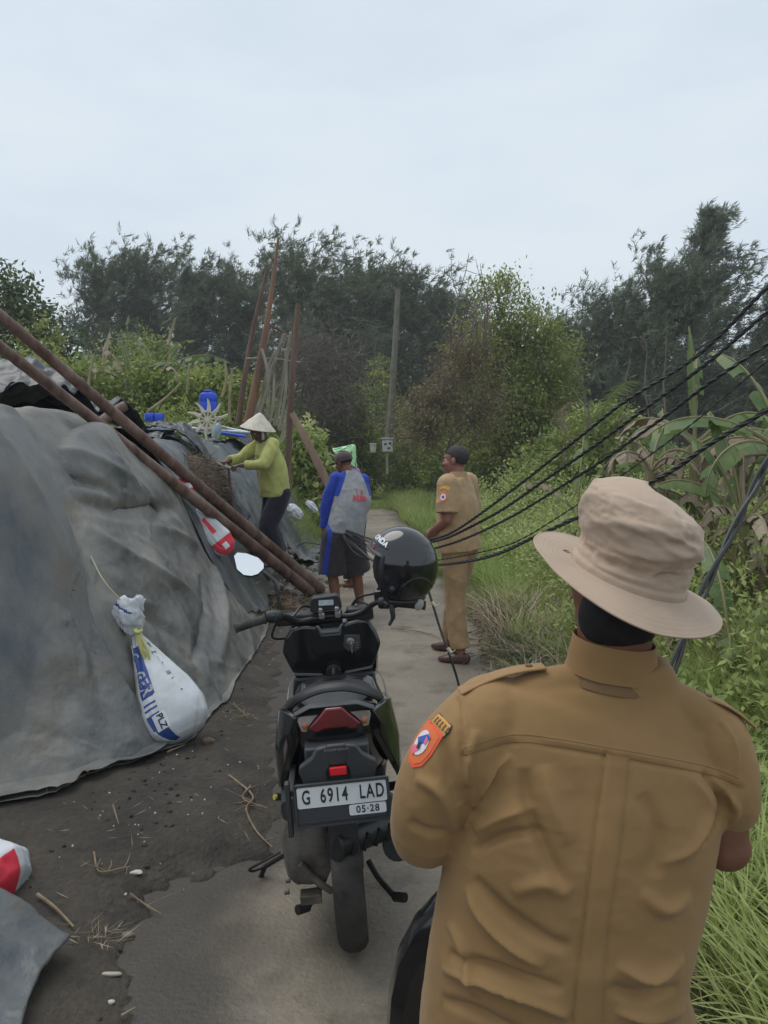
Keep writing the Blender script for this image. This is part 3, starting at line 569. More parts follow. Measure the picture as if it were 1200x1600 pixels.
banana('upright pale banana plant in the clump left above the pond bank', bl(200, 15.0, gz), 1.7, [(1.6,1.5,.3,1.5,.3,.9,0),(2.6,1.3,.3,1.2,1.1,.9,1),(.4,1.5,.34,.9,1.5,.8,0),(4.,1.2,.3,.8,1.8,.8,1)], 37, 'banana plants above the pond bank', 4)
banana('spreading banana plant leaning right in the left clump', bl(245, 15.5, gz), 1.9, [(.3,1.8,.36,.7,1.2,.8,0),(.9,1.5,.34,1.1,1.0,.8,0),(2.3,1.4,.3,1.2,1.2,.9,0),(3.2,1.4,.34,.7,1.6,.8,0),(5.4,1.4,.3,.5,1.7,.8,1)], 38, 'banana plants above the pond bank', 4)
banana('low banana plant with drooping leaves at the right of the left clump', bl(292, 15.0, gz), 1.45, [(.5,1.5,.34,.8,1.6,.7,0),(1.3,1.4,.32,1.2,.9,.7,0),(2.9,1.3,.34,.8,1.6,.7,0),(5.6,1.1,.3,.6,1.6,.8,0)], 39, 'banana plants above the pond bank', 3)
banana('banana plant with brown rolled leaves at the left of the left clump', bl(160, 16.0, gz), 1.6, [(1.3,1.6,.26,1.45,.4,.9,1),(2.2,1.3,.3,1.,1.3,.9,1),(.2,1.3,.3,.8,1.7,.8,0),(3.6,1.2,.3,.6,1.8,.8,0)], 40, 'banana plants above the pond bank', 4)
banana('leafy banana plant in the tangle behind the broken one', bl(1040, 8.2), 1.0, [(.4,1.2,.32,1.1,1.2,.7,0),(2.2,1.0,.26,1.2,1.2,.9,1),(1.3,1.2,.3,1.3,.8,.7,0),(3.3,1.0,.3,.9,1.7,.8,0),(5.2,.9,.26,.7,2.0,.9,1)], 43, dead=6)
banana('banana clump filling the gap at the right below the wires', bl(1120, 6.6), .7, [(.6,1.0,.28,1.2,1.2,.6,0),(2.6,.9,.26,1.1,1.4,.8,0),(1.6,1.1,.26,1.35,.7,.7,0),(4.1,.7,.22,.9,2.2,.9,1),(5.5,.8,.26,.7,1.9,.9,1)], 44, dead=8)
# fern like dry fronds and tall thin weeds in front of the right trees
def frond(label, u, v, u2, v2, y, m, seed, wd=.16):
    rng = np.random.default_rng(seed); a, b = P(u, v, y), P(u2, v2, y); mb = MB(); c = (a+b)/2+np.array([-.10,0,.08]); pts = cr([a, c, b+np.array([.06,0,0]), b+np.array([.22,0,.02])], 6); mb.tube(pts, np.linspace(.012,.004,len(pts)), 5)
    Vs = []
    for i in range(4, len(pts)-1):
        for s in (-1, 1):
            for k in range(3):
                f = i/len(pts); q = pts[i]+(pts[i+1]-pts[i])*k/3.; L = wd*math.sin(math.pi*min(1, f*1.05))**.7+.03; d = np.array([s*1.0, rng.normal()*.3, -.25+rng.normal()*.15])
                e = q+nrm(d)*L; mb.add([q, q+(pts[i+1]-pts[i])*.28, e], [(0,1,2)], 0, False)
    return tag(mb.build('fern_frond', m), label, 'fern', 'pale fern fronds in front of the right trees')
frond('pale green curled fern frond standing above the right shrubs', 945, 700, 968, 600, 9.0, m_grassd, 1)
frond('thin grey dried fern frond left of the pale green one', 900, 700, 878, 632, 10, m_dry, 2, .10)
frond('third pale frond low between the wires and the shrubs', 925, 715, 938, 640, 9.4, m_grassd, 3, .12)
mb = MB(); rng = np.random.default_rng(9)
for (u, v, u2, v2, y) in [(930,640,898,555,9),(918,660,912,610,9),(1015,620,1003,520,9),(1040,610,1043,505,9.5),(885,690,872,640,10),(960,690,985,560,9)]:
    p = limbs(mb, P(u, v+40, y), P(u2, v2, y), .012, .005, .12, 5, 5, rng)
    for k in range(2): q = p[rng.integers(2, 5)]; limbs(mb, q, q+np.array([rng.normal()*.12, 0, .15]), .006, .003, .2, 4, 3, rng)
tag(mb.build('bare_stem', m_twig), 'bare dead weed stems rising above the green verge on the right', 'dead stems', kind='stuff')
# ================================================================ tarpaulins over the pond bank
m_tarp = mat('dusty_grey_plastic_sheet', lin(66,68,69,1.2), .30, lin(122,119,113,1.25), 1.9, 9, bump=.0025, bscale=70, lo=.32, hi=.62, spec=.5, col3=lin(98,88,74,1.2), scale3=3.0, lo3=.55, hi3=.72, rough2=.6, crumple=(1.6,.028))
m_tarpb = mat('bluish_plastic_sheet', lin(56,64,71,1.2), .28, lin(100,102,101,1.2), 1.8, 8, bump=.0025, bscale=60, lo=.35, hi=.68, col3=lin(86,78,66,1.15), scale3=2.6, lo3=.55, hi3=.72, rough2=.6, crumple=(1.6,.028))
m_tarpk = mat('black_plastic_liner', lin(30,33,36,1.2), .35, lin(58,62,66,1.2), 2.5, 6, bump=.003, bscale=30, lo=.4, hi=.8)
m_tarp1 = mat('grey_blue_plastic_sheet', lin(62,68,73,1.2), .30, lin(116,114,109,1.25), 1.9, 9, bump=.0025, bscale=70, lo=.38, hi=.66, col3=lin(94,86,73,1.2), scale3=2.4, lo3=.5, hi3=.72, rough2=.6, stretch=(1,1,.6), crumple=(1.6,.028))
def terr1(p):
    z = float(terrain(np.array([p[0]]), np.array([p[1]]))[0]); return max(z, 0.0) if PATHL(p[1]) < p[0] < PATHR(p[1]) else z
SEC = [ # base, lower mid, upper mid, ridge, behind
 [np.array([-3.3,2.1,0.]), np.array([-3.5,2.7,.6]), np.array([-3.7,3.2,1.15]), np.array([-3.9,3.9,1.62]), np.array([-4.2,4.9,1.45])],
 [G(0,1300), P(0,1120,3.62), P(0,900,4.0), P(0,692,4.6), P(0,692,4.6)+np.array([-.25,1.0,-.28])],
 [G(150,1245), P(150,1080,3.95), P(150,860,4.42), P(152,655,5.2), P(152,655,5.2)+np.array([-.35,1.0,-.3])],
 [G(285,1180), P(262,1050,4.50), P(228,860,5.05), P(210,692,5.85), P(210,692,5.85)+np.array([-.5,.8,-.35])],
 [G(343,1128), P(322,1010,5.15), P(286,878,5.7), P(262,740,6.35), P(262,740,6.35)+np.array([-.5,.7,-.4])],
 [G(392,1050), P(367,968,6.05), P(330,885,6.4), P(296,786,6.85), P(296,786,6.85)+np.array([-.4,.6,-.3])],
 [G(414,1000), P(396,958,6.85), P(364,915,7.0), P(334,850,7.25), P(334,850,7.25)+np.array([-.3,.5,-.2])],
 [G(428,966), P(412,948,7.6), P(396,930,7.7), P(378,908,7.8), P(378,908,7.8)+np.array([-.2,.4,-.1])]]
SECA = np.array(SEC)
def surf(s, t):          # s 0..7 along, t 0..4 base to behind
    def w(x):
        x2, x3 = x*x, x*x*x; return np.stack([-.5*x3+x2-.5*x, 1.5*x3-2.5*x2+1, -1.5*x3+2*x2+.5*x, .5*x3-.5*x2], -1)
    A = np.concatenate([2*SECA[:1]-SECA[1:2], SECA, 2*SECA[-1:]-SECA[-2:-1]], 0); A = np.concatenate([2*A[:,:1]-A[:,1:2], A, 2*A[:,-1:]-A[:,-2:-1]], 1)
    i = np.clip(np.floor(s).astype(int), 0, 6); j = np.clip(np.floor(t).astype(int), 0, 3); ws, wt = w(s-i), w(t-j); o = 0
    for a in range(4):
        for b in range(4): o = o+A[i+a, j+b]*(ws[...,a]*wt[...,b])[...,None]
    return o
def gridfaces(ny, nx):
    i = np.arange(ny*nx).reshape(ny, nx); return np.stack([i[:-1,:-1], i[:-1,1:], i[1:,1:], i[1:,:-1]], -1).reshape(-1, 4)
def ridged(p, o=3): 
    s, a = 0, .6
    for k in range(o): s = s+a*(1-np.abs(vn(p*2.0**k+k*3.1)))**2.2; a *= .5
    return s
def make_sheet(name, label, s0, s1, e1, t1, off, m, cres, seed, ns=300, ntt=240, amp=1.0):
    a = np.linspace(0, 1, ns); t = np.linspace(0, t1, ntt); A, T_ = np.meshgrid(a, t); S = s0+(e1(T_)-s0)*A if e1 else s0+(s1-s0)*A
    V = surf(S, T_).reshape(-1, 3); Q = gridfaces(ntt, ns); Nn = vnormals(V, Q)
    if Nn[:,0].mean()-Nn[:,1].mean() < 0: Nn = -Nn
    T = bvh(V, Q.tolist()); t_ = T_.reshape(-1); q = np.stack([S.reshape(-1)*.9, t_*.55+S.reshape(-1)*.25, np.full(len(V), seed*5.)], 1)
    wp = q+.35*np.stack([fbm(q*1.2, 3), fbm(q*1.2+9, 3), q[:,0]*0], 1)
    wd = V@np.array([[.6,.2,.5],[.1,.3,-.6],[.8,-.5,.2]]).T; wd = wd+.25*np.stack([fbm(V*1.1, 3), fbm(V*1.1+9, 3), fbm(V*1.1+4, 3)], 1); D = .09*fbm(wp*1.1, 3)+.050*(ridged(wd*np.array([1.6,.9,.9])+seed*3, 2)-.45)+.016*(ridged(wd*np.array([5,2.2,2])+5, 3)-.45)+.013*(ridged(V*4.2+.6*fbm(V*1.7,2)[:,None], 4)-.4)+.006*(ridged(V*np.array([9,9,5])+.8*fbm(V*3,2)[:,None], 3)-.4)+.0015*fbm(V*28, 2)
    D *= amp*(.25+.75*sst(0, .5, t_))*(1-.75*sst(1.9, 2.8, t_))*(1-.4*sst(3.0, 5.0, S.reshape(-1)))-.0; D -= .03*sst(1.6, 2.9, t_)
    V2 = V+Nn*(D+off)[:,None]; Nn2 = vnormals(V2, Q); Nn2 *= np.sign(np.sum(Nn2*Nn, 1))[:,None]
    V2 = creases(V2, Nn2, T, [(a_, b_*.8, c_*1.35, k_) for a_, b_, c_, k_ in cres]); g = terrain(V2[:,0], V2[:,1]); hem = sst(.25, 0, t_)
    V2[:,2] = np.maximum(V2[:,2], g+.012+off+.010*np.abs(vn(np.stack([S.reshape(-1)*9, t_*3, t_*0], 1)))*hem)
    j = .045*vn(np.stack([S.reshape(-1)*3.5, t_*0, t_*0+seed], 1))*hem; V2[:,0] += j*.6; V2[:,1] -= j*.6
    o = npmesh(name, V2, Q, m, smooth=True); sm = o.modifiers.new('thickness', 'SOLIDIFY'); sm.thickness = .004; sm.offset = 1
    tag(o, label, 'tarpaulin', 'plastic sheets over the pond bank'); return o, bvh(V2, Q.tolist()), V2
THIN2 = [[(170,690),(215,725),(250,770)],[(120,735),(165,760),(210,775)],[(200,830),(250,870),(285,920)],[(230,900),(270,935),(300,985)],[(300,860),(330,930),(338,1000)],[(165,905),(200,930),(250,950)],[(60,715),(120,725),(170,750)],[(240,745),(270,790),(300,850)],[(280,960),(315,1010),(330,1060)],[(345,900),(372,945),(385,990)],[(255,1000),(290,1045),(325,1085)],[(90,760),(130,790),(180,800)],[(300,1020),(345,1040),(385,1050)],[(200,760),(225,800),(235,850)]]
THIN1 = [[(20,790),(70,850),(110,920)],[(0,860),(40,920),(70,1000)],[(100,1000),(140,1080),(190,1140)],[(0,1060),(60,1070),(120,1060)],[(30,1100),(80,1180),(110,1230)],[(0,920),(50,940),(100,980)],[(130,1110),(180,1150),(240,1180)],[(0,1200),(60,1210),(120,1200)],[(50,770),(90,820),(115,870)],[(120,930),(150,1000),(165,1060)]]
CR2 = [(p_, .020, .014, 's') for p_ in THIN2]+[([(150,668),(210,760),(262,800),(330,880)],.06,.035,'s'),([(60,770),(150,790),(230,800),(285,790)],.07,-.05,'g'),([(0,690),(100,700),(180,730),(240,770)],.06,.05,'s'),
 ([(20,735),(110,745),(190,775)],.05,-.035,'g'),([(130,820),(200,870),(290,930),(350,1000)],.08,.05,'s'),([(150,900),(230,960),(300,1010)],.07,-.04,'g'),
 ([(100,690),(160,705),(230,740)],.03,.02,'s'),([(335,880),(345,960),(340,1050)],.08,.05,'g'),([(310,900),(315,980),(300,1040)],.05,-.03,'g'),([(240,820),(300,850),(345,920)],.05,.03,'s'),
 ([(365,950),(385,985),(395,1030)],.04,.025,'s'),([(290,1030),(330,1070),(350,1110)],.04,.02,'s'),([(180,700),(240,790),(280,860)],.04,-.02,'g'),([(250,760),(300,840),(330,900)],.03,.02,'s')]
CR1 = [(p_, .018, .013, 's') for p_ in THIN1]+[([(0,745),(60,800),(130,860),(175,960),(225,1090),(280,1175)],.05,.05,'s'),([(0,800),(60,900),(100,1020),(150,1160)],.06,.035,'s'),([(60,880),(130,980),(160,1080)],.05,-.03,'g'),
 ([(0,1110),(60,1125),(130,1150),(240,1165)],.03,.03,'s'),([(0,1140),(80,1160),(150,1180)],.05,-.03,'g'),([(0,950),(60,1040),(80,1160),(90,1230)],.05,.025,'s'),
 ([(20,1180),(90,1220),(150,1240)],.03,.02,'s'),([(80,830),(110,900),(120,990)],.03,-.02,'g'),([(110,1090),(160,1105),(200,1120)],.02,.02,'s'),([(0,1010),(50,1000),(120,960)],.04,.02,'s')]
tarp2, T2, V2_ = make_sheet('tarpaulin', 'big dusty grey plastic sheet behind the blue and white sandbag, reaching the fallen poles', 0.3, 7, None, 3.7, 0.0, m_tarp, CR2, 1)
edge1 = lambda t: np.interp(t, [0,.3,.75,1.2,1.8,2.5,3.0,3.7], [3.0,2.85,2.45,2.15,1.75,1.3,1.0,.85])
tarp1, T1, V1_ = make_sheet('tarpaulin', 'nearest grey plastic sheet at the left edge with a pointed corner by the sandbag', 0.0, 0, edge1, 3.3, .03, m_tarp1, CR1, 2, amp=1.25)
def drape(name, label, x0, x1, y0, y1, off, m, seed, amp=.06, nx_=120, ny_=120, kind=None, cat_='tarpaulin', lump=None, group='plastic sheets over the pond bank', skew=0, edge=.06, top=None):
    a, b = np.meshgrid(np.linspace(0, 1, nx_), np.linspace(0, 1, ny_)); X = x0+(x1-x0)*a; Y = y0+(y1-y0)*b+skew*(a-.5)
    X = X+edge*vn(np.stack([Y*2.3, Y*0, Y*0+seed], -1).reshape(-1, 3)).reshape(X.shape)*2*np.abs(a-.5); Y = Y+edge*vn(np.stack([X*2.3, X*0, X*0+seed], -1).reshape(-1, 3)).reshape(X.shape)*2*np.abs(b-.5)
    q = np.stack([X*1.1, Y*.9, X*0+seed*3.], -1).reshape(-1, 3); w_ = q+.3*np.stack([fbm(q, 2), fbm(q+7, 2), q[:,0]*0], 1)
    Z = terrain(X, Y).reshape(-1); Z = Z+off+amp*(ridged(w_*1.8, 3)-.2)+amp*.6*fbm(w_*2.5, 3)+.30*amp*ridged(q*5, 3)+.12*amp*ridged(q*13, 2)
    if lump: Z = Z+lump(X, Y).reshape(-1)
    if top is not None: Z = top(X, Y, Z.reshape(X.shape)).reshape(-1)
    V = np.stack([X.reshape(-1), Y.reshape(-1), Z], 1); o = npmesh(name, V, gridfaces(ny_, nx_), m, smooth=True); sm = o.modifiers.new('thickness', 'SOLIDIFY'); sm.thickness = .006; sm.offset = 1
    return tag(o, label, cat_, group, kind)
drape('tarpaulin', 'dark blue grey sheet lying on the bank under the fallen poles', -2.7, -1.16, 6.3, 8.4, .045, m_tarpb, 4, .07, skew=.5)
drape('tarpaulin', 'grey sheet on the bank beside the man in yellow, folded back from the straw', -3.6, -1.30, 8.3, 10.6, .05, m_tarpb, 5, .10, lump=lambda X, Y: .02*np.exp(-((X+2.35)/.55)**2-((Y-9.6)/.8)**2))
drape('tarpaulin', 'farthest grey sheet running down the bank behind the man in yellow', -3.4, -.98, 10.4, 13.6, .07, m_tarpb, 6, .12, skew=.4)
gl = lambda cx, cy, wx, wy, h: (lambda X, Y: h*np.exp(-((X-cx)/wx)**2-((Y-cy)/wy)**2))
l1, l2, l3 = gl(-3.1, 6.3, .8, .25, .32), gl(-3.3, 7.2, 1.0, .3, .26), gl(-2.7, 8.1, .6, .3, .2)
drape('pond_liner', 'black plastic liner bunched along the top of the bank at the left', -5.2, -2.45, 5.7, 8.2, .10, m_tarpk, 7, .16, cat_='liner', lump=lambda X, Y: l1(X, Y)+l2(X, Y)+.1, group='black liners on the bank top')
drape('pond_liner', 'black liner with a flapping edge below the small blue caps', -3.6, -2.35, 8.0, 8.9, .08, m_tarpk, 8, .12, cat_='liner', group='black liners on the bank top')
drape('pond_liner', 'dark liner at the back of the bank behind the conical hat', -3.6, -1.9, 10.9, 11.7, .24, m_tarpk, 9, .12, cat_='liner', group='black liners on the bank top')
drape('tarpaulin', 'small crumpled blue grey sheet at the bottom left corner', -2.1, -1.0, 1.75, 2.50, .03, m_tarpb, 10, .05, skew=-.22, lump=lambda X, Y: .16*sst(-1.0, -1.35, X), group='plastic sheets over the pond bank')
drape('pond_liner', 'black liner edge folded up beside the straw heap', -2.6, -1.55, 8.30, 8.75, .16, m_tarpk, 14, .16, 90, 60, cat_='liner', group='black liners on the bank top')
c = P(30, 665, 5.9); drape('tarpaulin', 'pale grey crumpled sheet end on the bank top at the far left', c[0]-.9, c[0]+.22, 5.75, 6.35, .18, m_tarp, 12, .20, 70, 60)
# exposed straw and earth between the sheets
def straw(name, label, cen, spread, n, L, m, seed, wd=.008, kind='stuff', zz=.02, tall=None, cat_='straw'):
    rng = np.random.default_rng(seed); c = np.array(cen)+rng.normal(size=(n, 3))*np.array(spread); g = terrain(c[:,0], c[:,1]); c[:,2] = g+zz+np.abs(rng.normal(size=n))*spread[2]+(tall(c) if tall is not None else 0)
    d = rdir(n, rng)*np.array([1,1,.35]); V, Q = leaves(c, d, rdir(n, rng), L*(.4+rng.random(n)), wd*(.5+rng.random(n))); o = npmesh(name, V, Q, m, var=rng.random(n)); return tag(o, label, cat_, kind=kind)
m_str = mat('brown_straw', (.085,.062,.042), .95, (.13,.095,.065), 6, 4, vari=(.20,.155,.105))
mb = MB(); c = P(318, 742, 8.0); V = []
mb.ell((0,0,0), (.30,.50,.32), None, 40, 30); Vv = np.array(mb.V); Vv = Vv*(1+.18*fbm(Vv*6, 4))[:,None]; mb.V = [tuple(v) for v in Vv+np.array([c[0]-.12, 8.0, 1.26])]
heap = tag(mb.build('straw_heap', m_str), 'brown heap of straw and earth showing between the plastic sheets beside the poles', 'straw heap')
rng = np.random.default_rng(4); n = 3500; d = rdir(n, rng); base = d*np.array([.31,.51,.33])+np.array([c[0]-.12, 8.0, 1.26]); V, Q = leaves(base, d*.5+rdir(n, rng)*.8+np.array([.2,-.2,-.6]), rdir(n, rng), .13*(.5+rng.random(n)), .007+0*rng.random(n)); npmesh('loose_straw', V, Q, m_str, heap, var=rng.random(n))
straw('litter', 'rusty orange dry litter on the ground below the pole ends', (-1.0, 7.9, 0), (.16,.35,.03), 700, .11, mat('orange_dry_litter', (.25,.13,.07), .9, (.33,.19,.11), 5, vari=(.30,.24,.17)), 2, .009)
straw('litter', 'dry twigs and litter scattered on the ground at the edge of the path', (-.95, 9.6, 0), (.3,1.0,.02), 600, .12, m_dry, 3, .008)
straw('litter', 'dry brown litter along the right edge of the path behind the khaki man', (.9, 6.6, 0), (.14,1.0,.02), 900, .10, mat('brown_litter', (.12,.085,.06), .9, (.18,.13,.09), 5, vari=(.28,.21,.14)), 4, .009)
# ================================================================ sandbags
m_sackw = mat('white_woven_plastic', lin(205,208,212), .5, lin(188,190,192), 7, 5, bump=.0015, bscale=160, col3=lin(150,142,128), scale3=4, lo3=.60, hi3=.8)
m_blue = mat('blue_print', lin(36,62,128), .5, lin(45,72,140), 8, bump=.001, bscale=150); m_red = mat('red_print', lin(214,40,60), .5, lin(225,62,78), 8, bump=.001, bscale=150)
m_ink = mat('dark_print', lin(40,48,66), .6); m_wink = mat('white_print', lin(215,218,225), .5); m_cord = mat('yellow_cord', lin(196,190,110), .7); m_string = mat('pale_string', lin(190,185,155), .8)
def sack(root, pa, pb, nor, W, Th, prof, mats, mfun, seed, na=96, nt_=110, name='bag', wr=.012):
    pa = np.array(pa); pb = np.array(pb); ax = nrm(pb-pa); L = np.linalg.norm(pb-pa); n0 = nrm(np.asarray(nor)-ax*np.dot(nor, ax)); sd = np.cross(ax, n0); t = np.linspace(0, 1, nt_); th = np.linspace(0, 2*np.pi, na, endpoint=False)
    r = np.interp(t, prof[0], prof[1]); k = np.convolve(np.pad(r, 4, 'edge'), np.ones(9)/9, 'valid'); r = np.where((t > .04) & (t < .95), k, r)
    T_, H_ = np.meshgrid(t, th, indexing='ij'); Rr = np.repeat(r[:,None], na, 1); cs, sn = np.cos(H_), np.sin(H_); e = .75; cx = np.sign(cs)*np.abs(cs)**e; sx = np.sign(sn)*np.abs(sn)**e
    V = pa+ax*(T_*L)[...,None]+sd*(cx*Rr*W/2)[...,None]+n0*(sx*Rr*Th/2)[...,None]; q = np.stack([cs*2.2, sn*2.2, T_*2.4+seed], -1).reshape(-1, 3)
    neck = np.exp(-(T_/.3)).reshape(-1); D = wr*(fbm(q*1.5, 3)+.7*(ridged(q*np.array([2,2,1.2]), 2)-.4))+neck*.010*np.sin(H_.reshape(-1)*11+3*vn(q)); rad = (sd*(cx)[...,None]*W+n0*(sx)[...,None]*Th).reshape(-1, 3); rad /= np.linalg.norm(rad, axis=1)[:,None]+1e-9
    V = V.reshape(-1, 3)+rad*D[:,None]; Fc = [(i*na+j, i*na+(j+1) % na, (i+1)*na+(j+1) % na, (i+1)*na+j) for i in range(nt_-1) for j in range(na)]
    mi = [mfun((i+.5)/(nt_-1), math.cos(th[j]+math.pi/na), math.sin(th[j]+math.pi/na)) for i in range(nt_-1) for j in range(na)]; Fc += [tuple(range(na))[::-1], tuple(range((nt_-1)*na, nt_*na))]; mi += [0, mi[-1]]
    o = mesh_obj(name, V, Fc, mats, root, True, mi); return o, bvh(V, Fc), (pa, ax, sd, n0, L)
def conform(o, T, direction, off, root=None):
    me = o.data; Mi = np.array(XF[root].inverted()) if root is not None else np.eye(4); d = Vector(nrm(direction))
    for v in me.vertices:
        h = T.ray_cast(v.co-d*.6, d)
        p = h[0]-d*off if h[0] is not None else v.co
        v.co = Vector(Mi[:3,:3]@np.array(p)+Mi[:3,3])
def subdiv_text(txt, size, m, name, root, X, T, direction, off=.003, bold=0, sx=1, cuts=2, space=1.0):
    o = text_mesh(txt, size, m, name, root, Matrix(X), .0004, bold, sx, space); conform(o, T, direction, off, root); return o
# hanging blue and white sandbag
pa = cast(T2, 216, 985)+np.array([.02,-.10,0]); pb = cast(T2, 292, 1150)+np.array([.03,-.10,.0]); pb = P(291, 1153, pb[1]-.02); 
sb = thing('sandbag', 'white sandbag with blue printed band hanging by a knotted neck on the grey sheet', 'sandbag', tuple(pb))
nor = nrm(np.array([.45,-1,.35]))
PR = ([0,.04,.12,.3,.55,.75,.9,.97,1], [.10,.13,.26,.52,.85,1.0,.92,.62,.30])
def mf(t, c, s):
    if s > -.1:
        lo_, hi_ = -.98+.28*t, -.62+.50*t
        if lo_ < -c < hi_*1 or False: pass
    x = c; inb = s > 0 and (.22+.12*t) < x < (.86-.1*t)
    if not inb: return 0
    if .12 < t < .60: return 1
    if .645 < t < .66 or .69 < t < .705: return 1
    if .74 < t < .995: return 1
    return 0
bag, TB, (pa_, ax, sd, n0, L) = sack(sb, pa, pb, nor, .36, .24, PR, [m_sackw, m_blue], mf, 1)
if np.dot(sd, [1,0,0]) < 0: pass
def onbag(t, x, h=.2): return pa_+ax*(t*L)-sd*(x*.18)+n0*h
sgn = -1
vdir = -n0
subdiv_text('R', .085, m_wink, 'lettering', sb, frame(onbag(.535, -.50), ax, np.cross(n0, ax)), TB, vdir, bold=.003)
subdiv_text('E', .075, m_wink, 'lettering', sb, frame(onbag(.455, -.50), ax, np.cross(n0, ax)), TB, vdir, bold=.003)
subdiv_text('G', .066, m_wink, 'lettering', sb, frame(onbag(.385, -.48), ax, np.cross(n0, ax)), TB, vdir, bold=.003)
subdiv_text('C', .045, m_wink, 'lettering', sb, frame(onbag(.20, -.34), ax, np.cross(n0, ax)), TB, vdir, bold=.003)
pl = MB(); X = frame(onbag(.825, -.50), ax, np.cross(n0, ax)); g = [(x, y) for x in np.linspace(-.045, .045, 6) for y in np.linspace(-.036, .036, 6)]
pl.add([(x, y, 0) for x, y in g], [(i*6+j, (i+1)*6+j, (i+1)*6+j+1, i*6+j+1) for i in range(5) for j in range(5)], 0, True, X); po = pl.build('label_patch', m_wink, None); po.parent = sb; conform(po, TB, vdir, .003, sb)
subdiv_text('PLZ', .048, m_ink, 'lettering', sb, frame(onbag(.825, -.50), ax, np.cross(n0, ax)), TB, vdir, off=.006, bold=.001)
for tt, xx, s_, tx in [(.15,.12,.05,'III'),(.235,.2,.032,'E'),(.31,.25,.016,'- - -'),(.37,.28,.016,'= -'),(.47,.30,.03,'//I'),(.535,.34,.022,'I.'),(.66,.42,.018,'o')]: subdiv_text(tx, s_, m_ink, 'lettering', sb, frame(onbag(tt, xx), ax, np.cross(n0, ax)), TB, vdir, bold=.0005)
# crumpled head above the knot
def crumple(name, cpx, y, rx, rz, m, root, seed, squash=.6, rot=0, amp=.35, mi2=None):
    mb = MB(); mb.ell((0,0,0), 1, None, 48, 36); V = np.array(mb.V); D = 1+amp*(ridged(V*1.3+seed, 3)-.5)+.25*fbm(V*1.6+seed, 3)
    V = V*D[:,None]*np.array([rx, rx*squash, rz]); V = V@np.array(Euler((0, rot, 0)).to_matrix()).T+P(cpx[0], cpx[1], y); mb.V = [tuple(v) for v in V]
    ms = [m] if mi2 is None else [m, mi2[0]]; 
    if mi2:
        Vc = V-P(cpx[0], cpx[1], y)
        for i, f in enumerate(mb.F): mb.M[i] = 1 if mi2[1](Vc[list(f)].mean(0)) else 0
    return mb.build(name, ms, root, world=True)
y0 = pa[1]-.02
crumple('tied_head', (201,962), y0, .078, .10, m_sackw, sb, 3, .6, -.35, .5, (m_blue, lambda v: abs(v[2]-.035+.55*v[0]) < .008 and v[1] < .02 and v[0] < .03)); crumple('tied_head', (214,945), y0+.02, .042, .055, m_sackw, sb, 8, .5, .2, .5)
crumple('side_fold', (213,1040), y0+.04, .034, .14, m_sackw, sb, 9, .7, .05, .4, (m_blue, lambda v: (v[2] > .075 and v[2] < .11) or (-.075 > v[2] > -.11)))
mb = MB(); mb.tube(cr([P(213,982,y0-.06), P(217,1005,y0-.09), P(226,1030,y0-.10), P(234,1036,y0-.10), P(230,1015,y0-.09), P(220,995,y0-.07)], 5), .007, 6); mb.tube(cr([P(210,984,y0-.05), P(214,988,y0-.09), P(222,985,y0-.05)], 5), .008, 6); mb.tube(cr([P(215,985,y0-.07), P(222,1012,y0-.09), P(228,1024,y0-.09)], 5), .006, 6); mb.build('cord', m_cord, sb, world=True)
a_, b_ = cast(T2, 141, 868), P(188, 937, y0-.02)
mb = MB(); mb.tube(cr([a_+np.array([0,0,.0]), (a_+b_)/2+np.array([.01,-.05,-.01]), b_], 6), .004, 6); tag(mb.build('string', m_string), 'thin pale string running from the sheet down to the blue and white sandbag', 'string')
# red and white sandbags
def redbag(label, pA, pB, nor, W, Th, seed, head=None, inv=False):
    r = thing('sandbag', label, 'sandbag', tuple(pB)); o, T, (a, ax, sd, n0, L) = sack(r, pA, pB, nor, W, Th, ([0,.06,.3,.7,.92,1], [.2,.4,.8,1,.8,.35]), [m_sackw, m_red, m_ink], lambda t, c, s: (1 if (t > .72 and -.9 < c < .85) or (.22 < t < .56 and -.05 < c < .22 and s > 0) else 2 if (.1 < t < .3 and -.7 < c < -.5 and s > 0) else 0), seed)
    X = frame(a+ax*L*.86+n0*.2, ax, np.cross(n0, ax)); p = MB(); g = [(x, y) for x in np.linspace(-.028, .028, 5) for y in np.linspace(-.025, .025, 5)]; p.add([(x, y, 0) for x, y in g], [(i*5+j, (i+1)*5+j, (i+1)*5+j+1, i*5+j+1) for i in range(4) for j in range(4)], 0, True, X)
    po = p.build('label_patch', m_wink, None); po.parent = r; conform(po, T, -n0, .003, r); return r
rb = redbag('white sandbag with a red printed end behind the ridge of the grey sheet', P(303,798,6.72), P(358,864,6.72), (.3,-1,.6), .23, .17, 5)
crumple('tied_head', (290,770), 6.68, .065, .12, m_sackw, rb, 5, .6, -.1, .5, (m_red, lambda v: -.04 < v[2] < .045 or v[2] > .085))
redbag('red and white sandbag cut by the left edge of the photo', P(-95,1330,2.75), P(8,1420,2.65), (.1,-1,.7), .36, .26, 7)
wb = thing('sandbag', 'dirty white sandbag half covered by the far grey sheet', 'sandbag', tuple(P(462,800,10.6))); crumple('bag', (460,800), 10.75, .13, .09, m_sackw, wb, 15, .7, .8, .35)
wb = thing('sandbag', 'smaller white sandbag at the very end of the far grey sheet', 'sandbag', tuple(P(488,788,11.6))); crumple('bag', (487,792), 12.0, .12, .065, m_sackw, wb, 17, .7, .8, .4)
